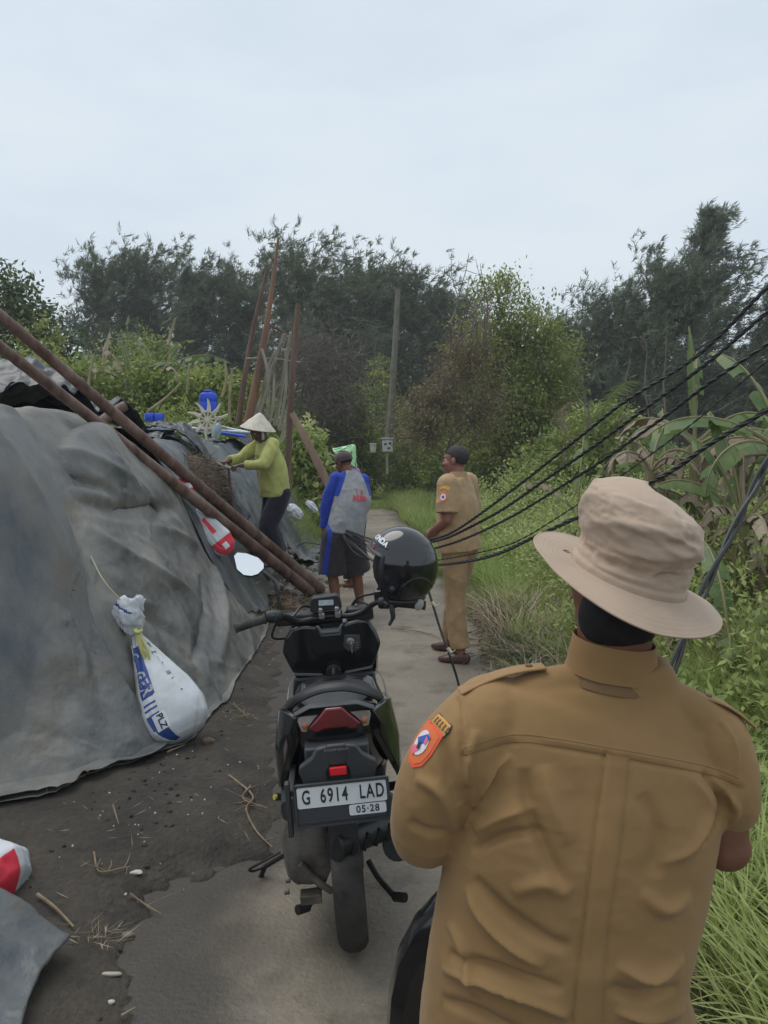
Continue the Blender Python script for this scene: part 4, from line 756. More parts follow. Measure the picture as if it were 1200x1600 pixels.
# ================================================================ fallen poles, posts, stakes
m_pole = mat('weathered_brown_pole', lin(92,70,62,1.25), .6, lin(122,100,90,1.25), 5, 6, bump=.004, bscale=30, stretch=(1,1,.35), col3=lin(74,52,44,1.3), scale3=6)
m_post = mat('reddish_timber', lin(128,94,74,1.2), .8, lin(104,80,66,1.15), 7, 5, bump=.006, bscale=30, stretch=(1,1,.15)); m_post2 = mat('dark_brown_timber', lin(88,66,56,1.2), .85, lin(108,88,76,1.2), 7, 5, bump=.006, bscale=30, stretch=(1,1,.15))
m_stake = mat('bleached_grey_wood', lin(158,152,138,1.3), .85, lin(124,118,104,1.25), 8, 5, bump=.005, bscale=30, stretch=(1,1,.2)); m_bamb = mat('dry_bamboo', lin(150,140,104,1.2), .7, lin(122,116,86,1.2), 6, 4)
def pole(name, label, a, b, r0, r1, m, cat_, group=None, rings=0, bend=.02, n=14, ext=0, seed=0, flat=False):
    rng = np.random.default_rng(seed); a, b = np.array(a), np.array(b); b = b+(b-a)*ext; k = 24; pts = np.array([a+(b-a)*i/k for i in range(k+1)])+rng.normal(size=3)*bend*np.sin(np.linspace(0, np.pi, k+1))[:,None]; r = np.linspace(r0, r1, k+1)*(1+.003*rng.normal(size=k+1)); mb = MB()
    mb.tube(pts, np.stack([r, r*(.45 if flat else 1)], 1), n, ref=(1,.3,.2) if flat else None, power=3 if flat else 2); t = mb.build(name, m); 
    if rings:
        for i in range(rings): f = (i+1)/(rings+1)*(k); j = int(f); q = MB(); q.tube([pts[j], pts[j]+(pts[j+1]-pts[j])*.15], r[j]*1.06, n); bd = q.build('joint_band', m); bd.parent = t
    return tag(t, label, cat_, group)
A1, B1 = P(484,924,8.7), P(0,545,4.55); A2, B2 = P(500,921,8.9), P(0,490,5.0)
pole('fallen_pole', 'lower of the two long brown poles sloping from the path up over the bank', A1, B1, .066, .018, m_pole, 'fallen pole', 'fallen brown poles', 2, .02, ext=.45, seed=1)
pole('fallen_pole', 'upper of the two long brown poles, meeting the other at the ground', A2, B2, .070, .020, m_pole, 'fallen pole', 'fallen brown poles', 2, .03, ext=.45, seed=2)
pole('pole_stub', 'short brown pole lying across under the two long poles at the bank top', P(195,634,6.2), P(140,675,6.0), .040, .042, m_pole, 'pole')
pole('timber_post', 'tallest reddish timber post with a pointed top leaning right', P(386,668,13), P(435,371,13), .085, .020, m_post, 'post', 'leaning timber posts', 0, .03, 10, seed=3)
pole('timber_post', 'dark thinner post leaning close behind the tallest reddish one', P(372,664,13.3), P(418,420,13.3), .055, .028, m_post2, 'post', 'leaning timber posts', 0, .05, 10, seed=4)
pole('timber_post', 'tall brown post standing beside the bundle of weathered stakes', P(449,765,12), P(466,476,12), .058, .040, m_post2, 'post', 'leaning timber posts', 3, .03, 10, seed=5)
for i, (u, v, u2, v2, dsc_) in enumerate([(398,655,421,517,'pale stake at the left of the bundle behind the conical hat'),(400,652,444,522,'thick pale stake crossing the bundle towards the right'),(430,665,454,519,'pale stake with a broken tip at the right of the bundle'),(417,652,409,545,'thin stake leaning left in the middle of the bundle'),(420,664,428,575,'short upright stake in the bundle'),(411,650,430,548,'thin dark stake between the two thick pale ones'),(440,690,462,600,'leaning stake lowest on the right of the bundle'),(436,670,446,545,'slim upright stake near the brown post'),(425,640,436,600,'yellowish short stake in the bundle'),(405,650,432,560,'grey stake hidden between the others of the bundle')]):
    pole('stake', dsc_, P(u,v,13+.1*(i%3)), P(u2,v2,13-.1*(i%4)), .045 if i in (1,2) else .028, .022, m_stake if i != 8 else m_bamb, 'stake', 'weathered stakes in the bundle', 0, .05, 8, seed=10+i)
pole('stake', 'thin cross stick tied over the bundle of stakes', P(385,560,12.9), P(470,566,12.9), .014, .010, m_stake, 'stake', 'weathered stakes in the bundle', 0, .05, 6, seed=31); pole('stake', 'dark crooked branch caught on top of the bundle of stakes', P(409,504,13), P(450,528,13), .024, .012, m_post2, 'stake', None, 0, .12, 6, seed=32)
pole('utility_pole', 'thin grey utility pole in the trees left of the rusty tree', P(606,700,22), P(622,452,22), .11, .07, mat('concrete_pole', lin(120,116,104,1.1), .9, lin(98,96,84,1.1), 4, 5), 'utility pole', None, 0, .02, 12, seed=6)
for i, (u, v, u2, v2, dsc_) in enumerate([(57,632,68,553,'thin bamboo stake at the far left above the black liner'),(138,630,147,555,'thin bamboo stake above the left blue float'),(292,615,296,568,'short bamboo stake left of the blue jerrycan'),(232,642,283,598,'slanting bamboo stick left of the blue jerrycan'),(347,620,351,565,'thin stake just right of the blue jerrycan'),(359,660,363,575,'taller thin stake left of the dark post'),(262,540,274,497,'broken pale stake sticking out of the left banana clump')]):
    pole('bamboo_stake', dsc_, P(u,v,12.2), P(u2,v2,12.2), .026, .018, m_bamb, 'stake', 'thin bamboo stakes', 0, .03, 7, seed=40+i)
# white boxes by the far path
m_wbox = mat('dirty_white_paint', lin(205,205,200), .6, lin(170,168,160), 6)
t = thing('post_box', 'small dirty white box with dark openings on a post beside the far path', 'box', tuple(P(605,722,19)), group='white boxes by the far path'); mb = MB(); c = P(605.5,696,19); mb.box(c, (.26,.22,.30)); mb.box(c+np.array([0,0,.17]), (.31,.28,.03)); mb.build('box', m_wbox, t, .01, world=True)
mb = MB(); mb.tube([P(605,722,19)-np.array([0,0,.3]), P(605,704,19)], .03, 8); mb.build('post', m_stake, t, world=True); mb = MB()
for dx, dz in [(-.05,.03),(.06,.05),(.03,-.07)]: mb.box(c+np.array([dx,-.112,dz]), (.06,.012,.05))
mb.build('opening', m_ink, t, world=True)
t = thing('post_box', 'smaller white lidded box left of the box on a post', 'box', tuple(P(583,707,21)), group='white boxes by the far path'); mb = MB(); c = P(583,701,21); mb.box(c, (.16,.14,.22)); mb.build('box', m_wbox, t, .01, world=True); mb = MB(); mb.box(c+np.array([0,0,.125]), (.20,.18,.03)); mb.build('lid', m_wbox, t, .008, world=True)
# ================================================================ pond aerator and blue floats
m_bp = mat('blue_plastic', lin(24,70,190), .35, lin(30,82,205), 5); m_cr = mat('cream_paddle_plastic', lin(214,206,186), .55, lin(190,182,160), 6); m_stl = mat('galvanised_pipe', lin(190,196,204), .35, lin(150,158,170), 6, metal=.3)
ar = thing('paddlewheel_aerator', 'cream toothed paddle wheel of a pond aerator on the bank top', 'aerator', tuple(P(325,668,10.6))); c = P(324,656,10.6)
mb = MB(); X = Matrix.Translation(Vector(c))@Matrix.Rotation(R(90), 4, 'X')@Matrix.Rotation(R(12), 4, 'Y')@Matrix.Scale(.84, 4); mb.lathe([(.12,-.02),(.15,-.02),(.15,.02),(.12,.02)], 24, X, closed=True); mb.lathe([(.0,-.03),(.04,-.03),(.04,.03),(0,.03)], 14, X)
for k in range(10):
    a = k*math.pi/5+.2; Xs = X@Matrix.Rotation(a, 4, 'Z'); mb.prism([(.03,-.012),(.14,-.012),(.14,.012),(.03,.012)], .02, Xs)
    mb.prism([(.13,-.040),(.21,-.030),(.31,.006),(.345,.040),(.24,.022),(.13,.030)], .03, Xs@Matrix.Rotation(.3, 4, 'X'))
mb.build('paddle_wheel', m_cr, ar, .004, world=True)
mb = MB(); mb.tube([P(280,668,10.8), P(388,676,10.5)], .022, 10); mb.tube([P(330,664,10.9), P(400,678,10.6)], .018, 10); mb.build('shaft', m_stl, ar, world=True); mb = MB(); mb.tube([P(335,675,10.4), P(384,682,10.4)], .02, 10); mb.build('frame_tube', m_bp, ar, world=True)
mb = MB(); mb.tube([P(240,667,11), P(300,665,11)], .02, 8); mb.box(P(245,670,11), (.5,.3,.04)); mb.build('platform', m_stl, ar, .01, world=True)
jc = thing('jerrycan', 'blue plastic jerrycan standing on the pond aerator', 'jerrycan', tuple(P(326,646,10.9))); c = P(326,628,10.9); mb = MB()
mb.sect([[(c[0]+sx*w_, c[1]+sy*w_*.8, c[2]+z) for sx, sy in ((-1,-.75),(-.75,-1),(.75,-1),(1,-.75),(1,.75),(.75,1),(-.75,1),(-1,.75))] for z, w_ in ((-.15,.10),(-.135,.115),(-.02,.118),(-.0,.110),(.02,.118),(.09,.115),(.12,.10),(.128,.07))]); mb.build('body', m_bp, jc, .008, world=True)
mb = MB(); mb.tube([c+np.array([-.06,0,.12]), c+np.array([-.055,0,.155]), c+np.array([.035,0,.155]), c+np.array([.045,0,.12])], .014, 8); mb.build('handle', m_bp, jc, world=True); mb = MB(); mb.tube([c+np.array([.075,0,.115]), c+np.array([.075,0,.150])], .026, 12); mb.build('cap', m_bp, jc, world=True)
def floaty(label, u, v, y, w_, h, d=.35, group='blue plastic floats on the bank top'):
    c = P(u, v, y); t = thing('float', label, 'float', tuple(c-np.array([0,0,h/2])), group=group); mb = MB(); rings = []
    for z, k in ((-.5,.86),(-.42,.97),(0,1),(.30,.97),(.45,.84),(.5,.6)): rings.append([(c[0]+w_/2*k*np.sign(math.cos(a))*abs(math.cos(a))**.6, c[1]+d/2*k*np.sign(math.sin(a))*abs(math.sin(a))**.6, c[2]+z*h) for a in np.linspace(0, 2*math.pi, 20, endpoint=False)])
    mb.sect(rings); mb.build('hull', m_bp, t, world=True); mb = MB(); 
    for s in (-.25, .25): mb.box(c+np.array([s*w_,0,h*.5]), (w_*.12,d*.6,h*.14))
    mb.build('rib', m_bp, t, .006, world=True); return t
floaty('wide blue plastic float behind the black liner left of the lower pole', 116, 637, 9.5, .34, .14); floaty('blue plastic float showing between the two poles', 152, 639, 9.6, .17, .11)
floaty('small blue motor cover above the black liner, left of its twin', 234, 652, 10.4, .13, .11, .13, 'small blue caps'); floaty('small blue motor cover above the black liner, right of its twin', 249, 652, 10.4, .12, .10, .13, 'small blue caps')
t = thing('bottle', 'clear plastic bottle lying below the paddle wheel', 'bottle', tuple(P(336,678,10.2))); mb = MB(); mb.lathe([(.0,0),(.05,0),(.055,.02),(.055,.14),(.03,.19),(.018,.20),(.018,.23),(0,.23)], 16, Matrix.Translation(Vector(P(336,684,10.2)))@Matrix.Rotation(.3, 4, 'Y')); mb.build('body', mat('pale_clear_plastic', lin(175,195,190), .15, trans=.5), t, world=True)
# ================================================================ rubble, twigs, shells, stones on the ground
m_rock = mat('dark_rubble', lin(74,70,66,1.1), .8, lin(116,112,106,1.2), 9, 5, bump=.01)
def rocks(name, label, cen, sp, n, s, m, seed, kind='stuff', cat_='rubble'):
    rng = np.random.default_rng(seed); mb = MB()
    for k in range(n):
        x, y = cen[0]+rng.normal()*sp[0], cen[1]+rng.normal()*sp[1]; z = terr1((x, y)); q = MB(); q.ell((0,0,0), 1, None, 9, 6); V = np.array(q.V)*(1+.35*vn(np.array(q.V)*1.3+k*3.3))[:,None]*s*(.4+rng.random())*np.array([1,.8,.55]); V = V@np.array(Euler((rng.normal()*.4, rng.normal()*.4, rng.random()*6)).to_matrix()).T; mb.add(V+np.array([x, y, z+s*.15]), q.F)
    return tag(mb.build(name, m, sharp=25), label, cat_, kind=kind)
rocks('rubble', 'dark broken rubble at the foot of the bank behind the workers', (-1.05, 10.4), (.22,.8), 130, .07, m_rock, 1)
rocks('pebbles', 'tiny stones and shell bits strewn over the dark sand', (-1.05, 3.5), (.26,.5), 45, .005, mat('pale_shell', lin(190,185,172), .6), 2, cat_='pebbles'); rocks('pebbles', 'small clods on the dark sand beside the path', (-1.12, 3.9), (.14,.7), 110, .011, m_sand, 3, cat_='clods'); rocks('pebbles', 'tiny pale stones on the worn path', (.1, 3.6), (.5,1.6), 70, .005, mat('pale_grit', lin(160,152,140), .7), 4, cat_='pebbles')
def stone(label, u, v, s, m, seed, cat_='stone', sq=(1,.8,.6)):
    c = G(u, v, 0); c[2] = terr1(c); mb = MB(); mb.ell((0,0,0), 1, None, 14, 10); V = np.array(mb.V); V = V*(1+.3*vn(V*1.5+seed))[:,None]*s*np.array(sq)+c+np.array([0,0,s*.3]); mb.V = [tuple(x) for x in V]; return tag(mb.build('stone' if cat_ == 'stone' else 'shell', m, sharp=30), label, cat_)
stone('brown clod like stone below the corner of the grey sheet', 326, 1178, .035, mat('brown_stone', lin(128,106,86), .85, lin(100,82,66), 20), 1); stone('pale white shell lying on the dark sand near the path edge', 213, 1382, .016, MATS['pale_shell'], 2, 'shell', (1.5,.7,.5)); stone('white pebble at the bottom left of the path', 174, 1575, .010, MATS['pale_shell'], 3); stone('rounded grey brown stone beside the dry twigs', 200, 1466, .022, mat('grey_brown_stone', lin(118,108,96), .85), 4); stone('flat pale wood chip below the dry twigs', 175, 1531, .018, m_stake, 5, 'stone', (1.8,.5,.3))
def twig(label, pxs, r, m, seed, kind_='twig', lift=.012, br=0):
    rng = np.random.default_rng(seed); pts = []
    for u, v in pxs: g = G(u, v, 0); g[2] = terr1(g)+lift+.01*rng.random(); pts.append(g)
    mb = MB(); pp = cr(pts, 5); mb.tube(pp, np.linspace(r, r*.55, len(pp)), 6)
    for k in range(br): q = pp[rng.integers(1, len(pp)-1)]; e = q+rng.normal(size=3)*np.array([.06,.06,.01]); e[2] = q[2]+abs(rng.normal())*.02; mb.tube([q, (q+e)/2+rng.normal(size=3)*.006, e], [r*.5, r*.4, r*.2], 5)
    return tag(mb.build('twig', m), label, kind_, 'dry twigs on the dark sand')
m_tw = mat('pale_dry_twig', lin(150,132,108,1.1), .85, lin(112,94,74), 12)
twig('thick straight pale stick on the dark sand at the lower left', [(60,1432),(88,1452),(116,1474)], .0065, m_tw, 1); twig('forked twig near the path edge below the shell', [(204,1412),(230,1425),(252,1436)], .004, m_tw, 2, br=2); twig('long crooked root lying left of the motor scooter', [(358,1230),(395,1258),(385,1285),(400,1310),(425,1328)], .0055, m_tw, 3, br=3); twig('thin twig upper end near the scooter footrest', [(392,1245),(380,1268),(418,1276)], .0045, m_tw, 4, br=3)
twig('short upright looking twig on the dark sand', [(178,1305),(187,1336)], .0035, m_tw, 5, lift=.03); twig('curved brown twig above the shell', [(148,1366),(156,1392),(190,1384),(205,1380)], .004, m_tw, 6, br=5); twig('small crossed twig beside the sheet corner', [(262,1200),(290,1186)], .004, m_tw, 7, br=1); twig('twig lying at the bottom edge of the path', [(190,1600),(212,1586)], .004, m_tw, 8); twig('thin branch between the sheet and the scooter', [(365,1115),(388,1135)], .003, m_tw, 9, br=3); twig('long thin twig crossing the path behind the scooter', [(610,985),(660,990),(700,1004)], .006, m_tw, 10)
straw('litter', 'dry brown root tangle on the dark sand at the lower left', tuple(G(150,1480)), (.045,.035,.008), 70, .09, m_dry, 21, .003, zz=.005); straw('litter', 'small straw tangle by the corner of the grey sheet', tuple(G(375,1130)), (.05,.08,.006), 50, .08, m_dry, 22, .003, zz=.005); straw('litter', 'scattered straw bits on the dark sand', tuple(G(270,1300)), (.35,.4,.004), 90, .06, m_dry, 23, .0028, zz=.003); straw('litter', 'scattered brown litter by the end of the poles', tuple(G(450,1000)), (.12,.5,.01), 160, .07, m_dry, 24, .005, zz=.005)
# ================================================================ motor scooter
k_gl = mat('gloss_black_paint', (.008,.008,.009), .14, (.012,.012,.013), 3, coat=.5, spec=.5); k_mt = mat('matt_black_plastic', (.012,.012,.013), .48, (.022,.022,.024), 14, bump=.0004, bscale=300, col3=(.06,.055,.048), scale3=6, lo3=.58, hi3=.85)
k_dg = mat('dark_grey_plastic', (.035,.038,.042), .5, (.048,.052,.056), 8, bump=.0004, bscale=300, col3=(.09,.083,.073), scale3=9, lo3=.56, hi3=.8); k_rb = mat('tyre_rubber', (.022,.021,.020), .85, (.05,.046,.04), 7, bump=.001, bscale=120, col3=(.11,.10,.085), scale3=5, lo3=.5, hi3=.75)
k_al = mat('dirty_aluminium', (.13,.125,.115), .6, (.20,.18,.155), 7, 6, bump=.002, bscale=50, metal=.3, col3=(.09,.075,.06), scale3=12, lo3=.45, hi3=.65); k_st = mat('black_steel', (.02,.02,.02), .35, (.035,.032,.03), 9, metal=.3)
k_red = mat('red_lens', (.17,.006,.014), .12, (.11,.004,.010), 12, coat=.6); k_refl = mat('red_reflector', lin(232,40,52), .25); k_clr = mat('smoky_clear_lens', (.36,.33,.30), .12, (.22,.20,.18), 20, coat=.5); k_amb = mat('amber_bulb', (.42,.15,.06), .3)
k_mir = mat('mirror_glass', (.86,.88,.9), .03, metal=1); k_lcd = mat('lcd_panel', lin(196,204,210), .25, lin(176,186,194), 40); k_plw = mat('white_plate_paint', lin(228,232,234), .35, lin(210,214,216), 9); k_chr = mat('worn_metal', (.42,.42,.43), .3, (.25,.25,.25), 12, metal=.8); k_line = mat('grey_trim_line', (.13,.135,.14), .35)
sc = thing('motor_scooter', 'black motor scooter with number plate parked on the path, leaning on its side stand', 'motor scooter', (-.102,2.52,0), (0,-R(4.5),R(4)))
FR = lambda x, y, z: Matrix.Translation((x, y, z))@Matrix.Rotation(R(90), 4, 'X')      # local xy -> scooter xz, front faces backwards
def wheel(root, y, r, wd):
    w_ = bpy.data.objects.new('wheel', None); link(w_, root); X = Matrix.Translation((0,y,r))@Matrix.Rotation(R(90), 4, 'Y')
    pr = [(r-.075,-wd*.36),(r-.05,-wd*.49),(r-.028,-wd*.5),(r-.010,-wd*.36),(r-.002,-wd*.18),(r,0),(r-.002,wd*.18),(r-.010,wd*.36),(r-.028,wd*.5),(r-.05,wd*.49),(r-.075,wd*.36)]
    mb = MB(); mb.lathe(pr, 72, X, closed=False); V = np.array(mb.V); n = 72
    for i in range(len(pr)):
        for j in range(n):       # tread grooves
            if abs(pr[i][1]) < wd*.40 and pr[i][1] != 0 and (j+(2 if pr[i][1] > 0 else 0)+i) % 5 == 0:
                c = np.array([0,y,r]); v = V[i*n+j]; d = v-c; d[0] = 0; V[i*n+j] = v-nrm(d)*.007
    mb.V = [tuple(v) for v in V]; mb.build('tyre', k_rb, w_, sharp=30)
    mb = MB(); mb.lathe([(r-.078,-wd*.3),(r-.095,-wd*.25),(r-.095,wd*.25),(r-.078,wd*.3)], 40, X); mb.lathe([(0,-.05),(.035,-.05),(.035,.05),(0,.05)], 16, X)
    for k in range(5): a = k*2*math.pi/5; mb.prism([(.02,-.018),(r-.09,-.01),(r-.09,.01),(.02,.018)], .02, X@Matrix.Rotation(a, 4, 'Z'))
    mb.build('rim', k_al, w_, .003); return w_
wheel(sc, 0, .28, .098); wheel(sc, 1.25, .275, .085)
def sec(y, hw, z0, z1, bul=.25, n=20, x0=0.0):   # rounded body section
    o = []
    for j in range(n):
        a = 2*math.pi*j/n; c, s = math.cos(a), math.sin(a); e = .55; o.append((x0+hw*np.sign(c)*abs(c)**e*(1-.28*max(0, -s)**2*bul*4*.5), y, (z0+z1)/2+(z1-z0)/2*np.sign(s)*abs(s)**e))
    return o
mb = MB()
mb.sect([sec(-.165,.085,.765,.850), sec(-.12,.125,.72,.868), sec(-.04,.160,.62,.850), sec(.06,.185,.54,.812), sec(.2,.192,.50,.775), sec(.36,.175,.46,.745), sec(.5,.15,.40,.71), sec(.62,.125,.36,.66)]); mb.build('tail_body', k_gl, sc, .0)
mb = MB()     # side panels, standing proud of the body like swept fins
for s in (-1, 1):
    a = [(s*.125,-.145,.842),(s*.180,-.03,.835),(s*.200,.12,.79),(s*.21,.33,.72),(s*.20,.55,.67)]; b = [(s*.140,-.125,.76),(s*.200,-.05,.60),(s*.212,.08,.53),(s*.205,.33,.52),(s*.19,.55,.50)]
    A, B = cr(a, 4), cr(b, 4); k = len(A); mid = (A+B)/2+np.array([s*.012,0,0]); V = np.vstack([A, mid, B, A-np.array([s*.02,0,0]), B-np.array([s*.02,0,0])]); Fc = []
    for i in range(k-1): Fc += [(i,i+1,k+i+1,k+i),(k+i,k+i+1,2*k+i+1,2*k+i),(i,3*k+i,3*k+i+1,i+1),(2*k+i,2*k+i+1,4*k+i+1,4*k+i)]
    Fc += [(0,k,2*k,4*k,3*k)]; q = MB(); q.add(V, Fc); q.build('side_panel', k_gl, sc, .003)
mb = MB()     # rear fender stay in dark grey with its facets
for s in (-1, 1): mb.prism([(s*.028,.782),(s*.062,.776),(s*.078,.748),(s*.118,.722),(s*.120,.705),(s*.098,.635),(s*.030,.635),(s*.034,.70),(s*.022,.722)], .028, FR(.0,-.222,0))
mb.prism([(-.030,.784),(.030,.784),(.036,.765),(.030,.728),(.024,.718),(-.024,.718),(-.030,.728),(-.036,.765)], .018, FR(.0,-.232,0)); mb.prism([(-.036,.69),(.036,.69),(.036,.63),(-.036,.63)], .014, FR(.0,-.226,0))
mb.box((0,-.17,.70), (.20,.09,.13)); mb.box((0,-.235,.50), (.09,.02,.16), (.25,0,0)); mb.box((0,-.13,.57), (.12,.18,.10)); mb.build('rear_fender', k_dg, sc, .006)
mb = MB(); mb.box((0,-.252,.703), (.052,.012,.026)); rf = mb.build('reflector', k_refl, sc, .003); mb = MB(); mb.prism([(-.036,.688),(.036,.688),(.036,.722),(-.036,.722)], .004, FR(0,-.240,0)); mb.build('reflector_mount', k_st, sc, .002)
lt = text_mesh('HONDA', .010, k_chr, 'lettering', sc, FR(0,-.2505,.769), .0004, .0004, 2.0)
# lamp cluster
mb = MB(); mb.prism([(-.026,.874),(.026,.874),(.062,.836),(.083,.816),(.066,.802),(.050,.800),(.036,.808),(-.036,.808),(-.050,.800),(-.066,.802),(-.083,.816),(-.062,.836)], .03, FR(.0,-.150,0)); tl = mb.build('tail_light', k_red, sc, .006, 3)
for s in (-1, 1):
    mb = MB(); mb.prism([(s*.028,.872),(s*.060,.866),(s*.112,.850),(s*.116,.838),(s*.106,.803),(s*.088,.800),(s*.084,.816),(s*.064,.838)], .03, FR(.0,-.138,0)); o = mb.build('indicator', k_clr, sc, .004, 3); mb = MB(); mb.ell((s*.094,-.168,.822), (.010,.006,.011)); mb.build('bulb', k_amb, o)
mb = MB(); mb.prism([(-.075,.880),(.075,.880),(.13,.856),(.125,.850),(.07,.873),(-.07,.873),(-.125,.850),(-.13,.856)], .04, FR(0,-.130,0)); mb.build('tail_cap', k_dg, sc, .004)
mb = MB(); pts = cr([(-.155,.10,.800),(-.150,.01,.835),(-.105,-.05,.878),(-.045,-.07,.903),(0,-.075,.908),(.045,-.07,.903),(.105,-.05,.878),(.150,.01,.835),(.155,.10,.800)], 5); mb.tube(pts, np.full((len(pts),2),1)*np.array([.024,.011]), 10, ref=(0,1,.2)); mb.build('grab_rail', k_mt, sc)
mb = MB(); mb.sect([sec(-.03,.085,.79,.842), sec(.03,.115,.78,.848), sec(.12,.135,.765,.838), sec(.26,.145,.73,.80), sec(.42,.14,.70,.765), sec(.56,.115,.68,.735), sec(.62,.08,.66,.71)]); mb.build('seat', k_mt, sc)
# number plate
pl_ = bpy.data.objects.new('number_plate', None); link(pl_, sc); X = Matrix.Translation((.006,-.285,.618))@Matrix.Rotation(R(90-7), 4, 'X')
def rr(w_, h, r, n=5):
    o = []
    for cx, cy, a0 in ((w_/2-r,h/2-r,0),(-w_/2+r,h/2-r,90),(-w_/2+r,-h/2+r,180),(w_/2-r,-h/2+r,270)):
        for k in range(n+1): a = R(a0+90*k/n); o.append((cx+r*math.cos(a), cy+r*math.sin(a)))
    return o
sh = lambda poly, dx, dy: [(x+dx, y+dy) for x, y in poly]
mb = MB(); mb.prism(rr(.288,.128,.010), -.012, X); mb.build('plate_frame', k_dg, pl_, .002)
mb = MB(); mb.prism(rr(.288,.128,.010), .004, X); 
q = MB(); q.box((0,0,0), (.288,.007,.010)); 
mb = MB()
for (cx, cy, w_, h_) in ((0,.0605,.288,.007),(0,-.0605,.288,.007),(-.1405,0,.007,.114),(.1405,0,.007,.114),(0,-.0475,.262,.0025)): mb.prism(sh(rr(w_,h_,.001,1),cx,cy), .006, X)
mb.build('plate_rim', k_dg, pl_, .001)
mb = MB(); mb.prism(sh(rr(.270,.062,.006),0,.0245), .003, X); mb.build('plate_face', k_plw, pl_); mb = MB(); mb.prism(sh(rr(.112,.031,.006),.074,-.0255), .003, X); mb.build('date_face', k_plw, pl_)
mb = MB(); mb.prism(sh(rr(.270,.046,.003),0,-.0335), .0012, X); mb.build('lower_band', mat('blue_grey_plate', (.045,.05,.058), .4), pl_)
tm = lambda s_, sz, x, y, sx=1, b=.0012, m=m_ink, sp=1.0: text_mesh(s_, sz, m, 'lettering', pl_, X@Matrix.Translation((x, y, .0036)), .0006, b, sx, sp)
m_pi = mat('plate_black_ink', (.03,.03,.032), .4)
tm('G', .058, -.108, .024, .62, .0011, m_pi); tm('6914', .058, -.024, .0245, .62, .0011, m_pi, 1.22); tm('LAD', .058, .090, .0245, .62, .0011, m_pi, 1.2); tm('05·28', .029, .074, -.0255, .95, .0005, m_pi, 1.15)
mb = MB(); mb.box((-.158,-.255,.60), (.016,.03,.17)); mb.box((-.15,-.15,.645), (.02,.2,.02)); mb.build('plate_bracket', k_dg, sc, .004)
# shock absorber, engine, muffler, stands
mb = MB(); mb.tube([(-.115,-.02,.34), (-.10,-.03,.70)], .012, 8); sp = [(-.108+.024*math.cos(t), -.025+.024*math.sin(t), .42+.24*t/(2*math.pi*9)) for t in np.linspace(0, 2*math.pi*9, 150)]; mb.tube(sp, .006, 6); mb.build('shock_absorber', k_st, sc)
mb = MB(); mb.sect([sec(-.075,.05,.31,.42,.1,20,-.125), sec(-.06,.075,.24,.47,.1,20,-.130), sec(.03,.085,.19,.50,.1,20,-.135), sec(.15,.085,.17,.48,.1,20,-.135), sec(.30,.08,.20,.44,.1,20,-.13), sec(.42,.07,.22,.40,.1,20,-.12)])
V = np.array(mb.V); V += .004*vn(V*30)[:,None]; mb.V = [tuple(v) for v in V]; mb.build('engine_case', k_al, sc)
mb = MB(); mb.tube(cr([(-.20,.02,.30),(-.214,.08,.36),(-.212,.2,.36),(-.20,.3,.32)], 4), .012, 8); mb.tube([(-.155,-.085,.33),(-.10,-.09,.26),(-.06,-.08,.22)], .012, 8); mb.box((-.13,-.07,.205), (.07,.05,.03)); mb.box((-.06,-.02,.50), (.13,.16,.07))
for i in range(5): mb.tube([(-.205,-.02+.07*i,.20),(-.222,-.02+.07*i,.20)], .010, 8)
mb.build('engine_rib', k_al, sc, .002)
mb = MB(); mb.sect([sec(-.10,.085,.48,.56,.1,20,-.115), sec(0,.085,.47,.585,.1,20,-.12), sec(.18,.08,.46,.57,.1,20,-.12)]); mb.build('air_box', k_dg, sc)
mb = MB(); mb.tube([(-.035,-.235,.455),(.185,-.06,.425)], .041, 24); mb.lathe([(.041,0),(.046,.004),(.046,.012),(.041,.016)], 24, Matrix.Translation((-.035,-.235,.455))@Matrix(nrm_m := [[1,0,0],[0,1,0],[0,0,1]]).to_4x4()@Vector((.22,.175,-.03)).to_track_quat('Z', 'Y').to_matrix().to_4x4()); mu = mb.build('muffler', k_mt, sc, .002)
mb = MB()
for k in range(4): f = .2+.17*k; c = np.array([-.035,-.235,.455])*(1-f)+np.array([.185,-.06,.425])*f; mb.box(tuple(c+np.array([.02,-.033,.0])), (.010,.018,.055), (0,.5,.6))
mb.build('guard_rib', k_st, mu, .002)
mb = MB(); mb.tube(cr([(.17,-.12,.37),(.165,.1,.35),(.15,.35,.30),(.08,.55,.26)], 4), [.05]*4+[.052]*4+[.03]*4+[.018], 16); mb.build('exhaust_pipe', k_dg, sc)
mb = MB(); mb.sect([sec(-.20,.035,.34,.44,.1,14,.02), sec(-.13,.05,.36,.56,.1,14,.0), sec(.05,.05,.42,.56,.1,14,.0)]); mb.build('mud_guard', k_al, sc)
mb = MB(); mb.tube(cr([(-.12,.22,.22),(-.19,.30,.18),(-.26,.36,.12),(-.335,.39,.07)], 3), .009, 8); mb.tube(cr([(-.335,.39,.07),(-.375,.36,.075),(-.385,.33,.10),(-.33,.31,.135),(-.26,.30,.17)], 4), .005, 6); mb.tube([(-.335,.39,.07),(-.36,.40,.015)], .010, 8); mb.box((-.362,.40,.012), (.05,.045,.012)); mb.build('side_stand', k_st, sc)
for s in (-1, 1): mb = MB(); mb.tube(cr([(s*.07,.12,.20),(s*.10,.08,.155),(s*.15,.02,.115)], 3), .011, 8); mb.tube([(s*.15,.02,.115),(s*.185,-.01,.125)], .017, 8); mb.build('stand_leg', k_st, sc)
for s in (-1, 1): mb = MB(); mb.tube([(s*.16,.26,.40),(s*.245,.21,.43)], [.017,.013], 10); o = mb.build('foot_peg', k_st, sc); mb = MB(); mb.tube([(s*.245,.21,.43),(s*.252,.205,.432)], .010, 8); mb.build('peg_tip', mat('yellow_tip', lin(190,180,90), .5) if s < 0 else k_st, o)
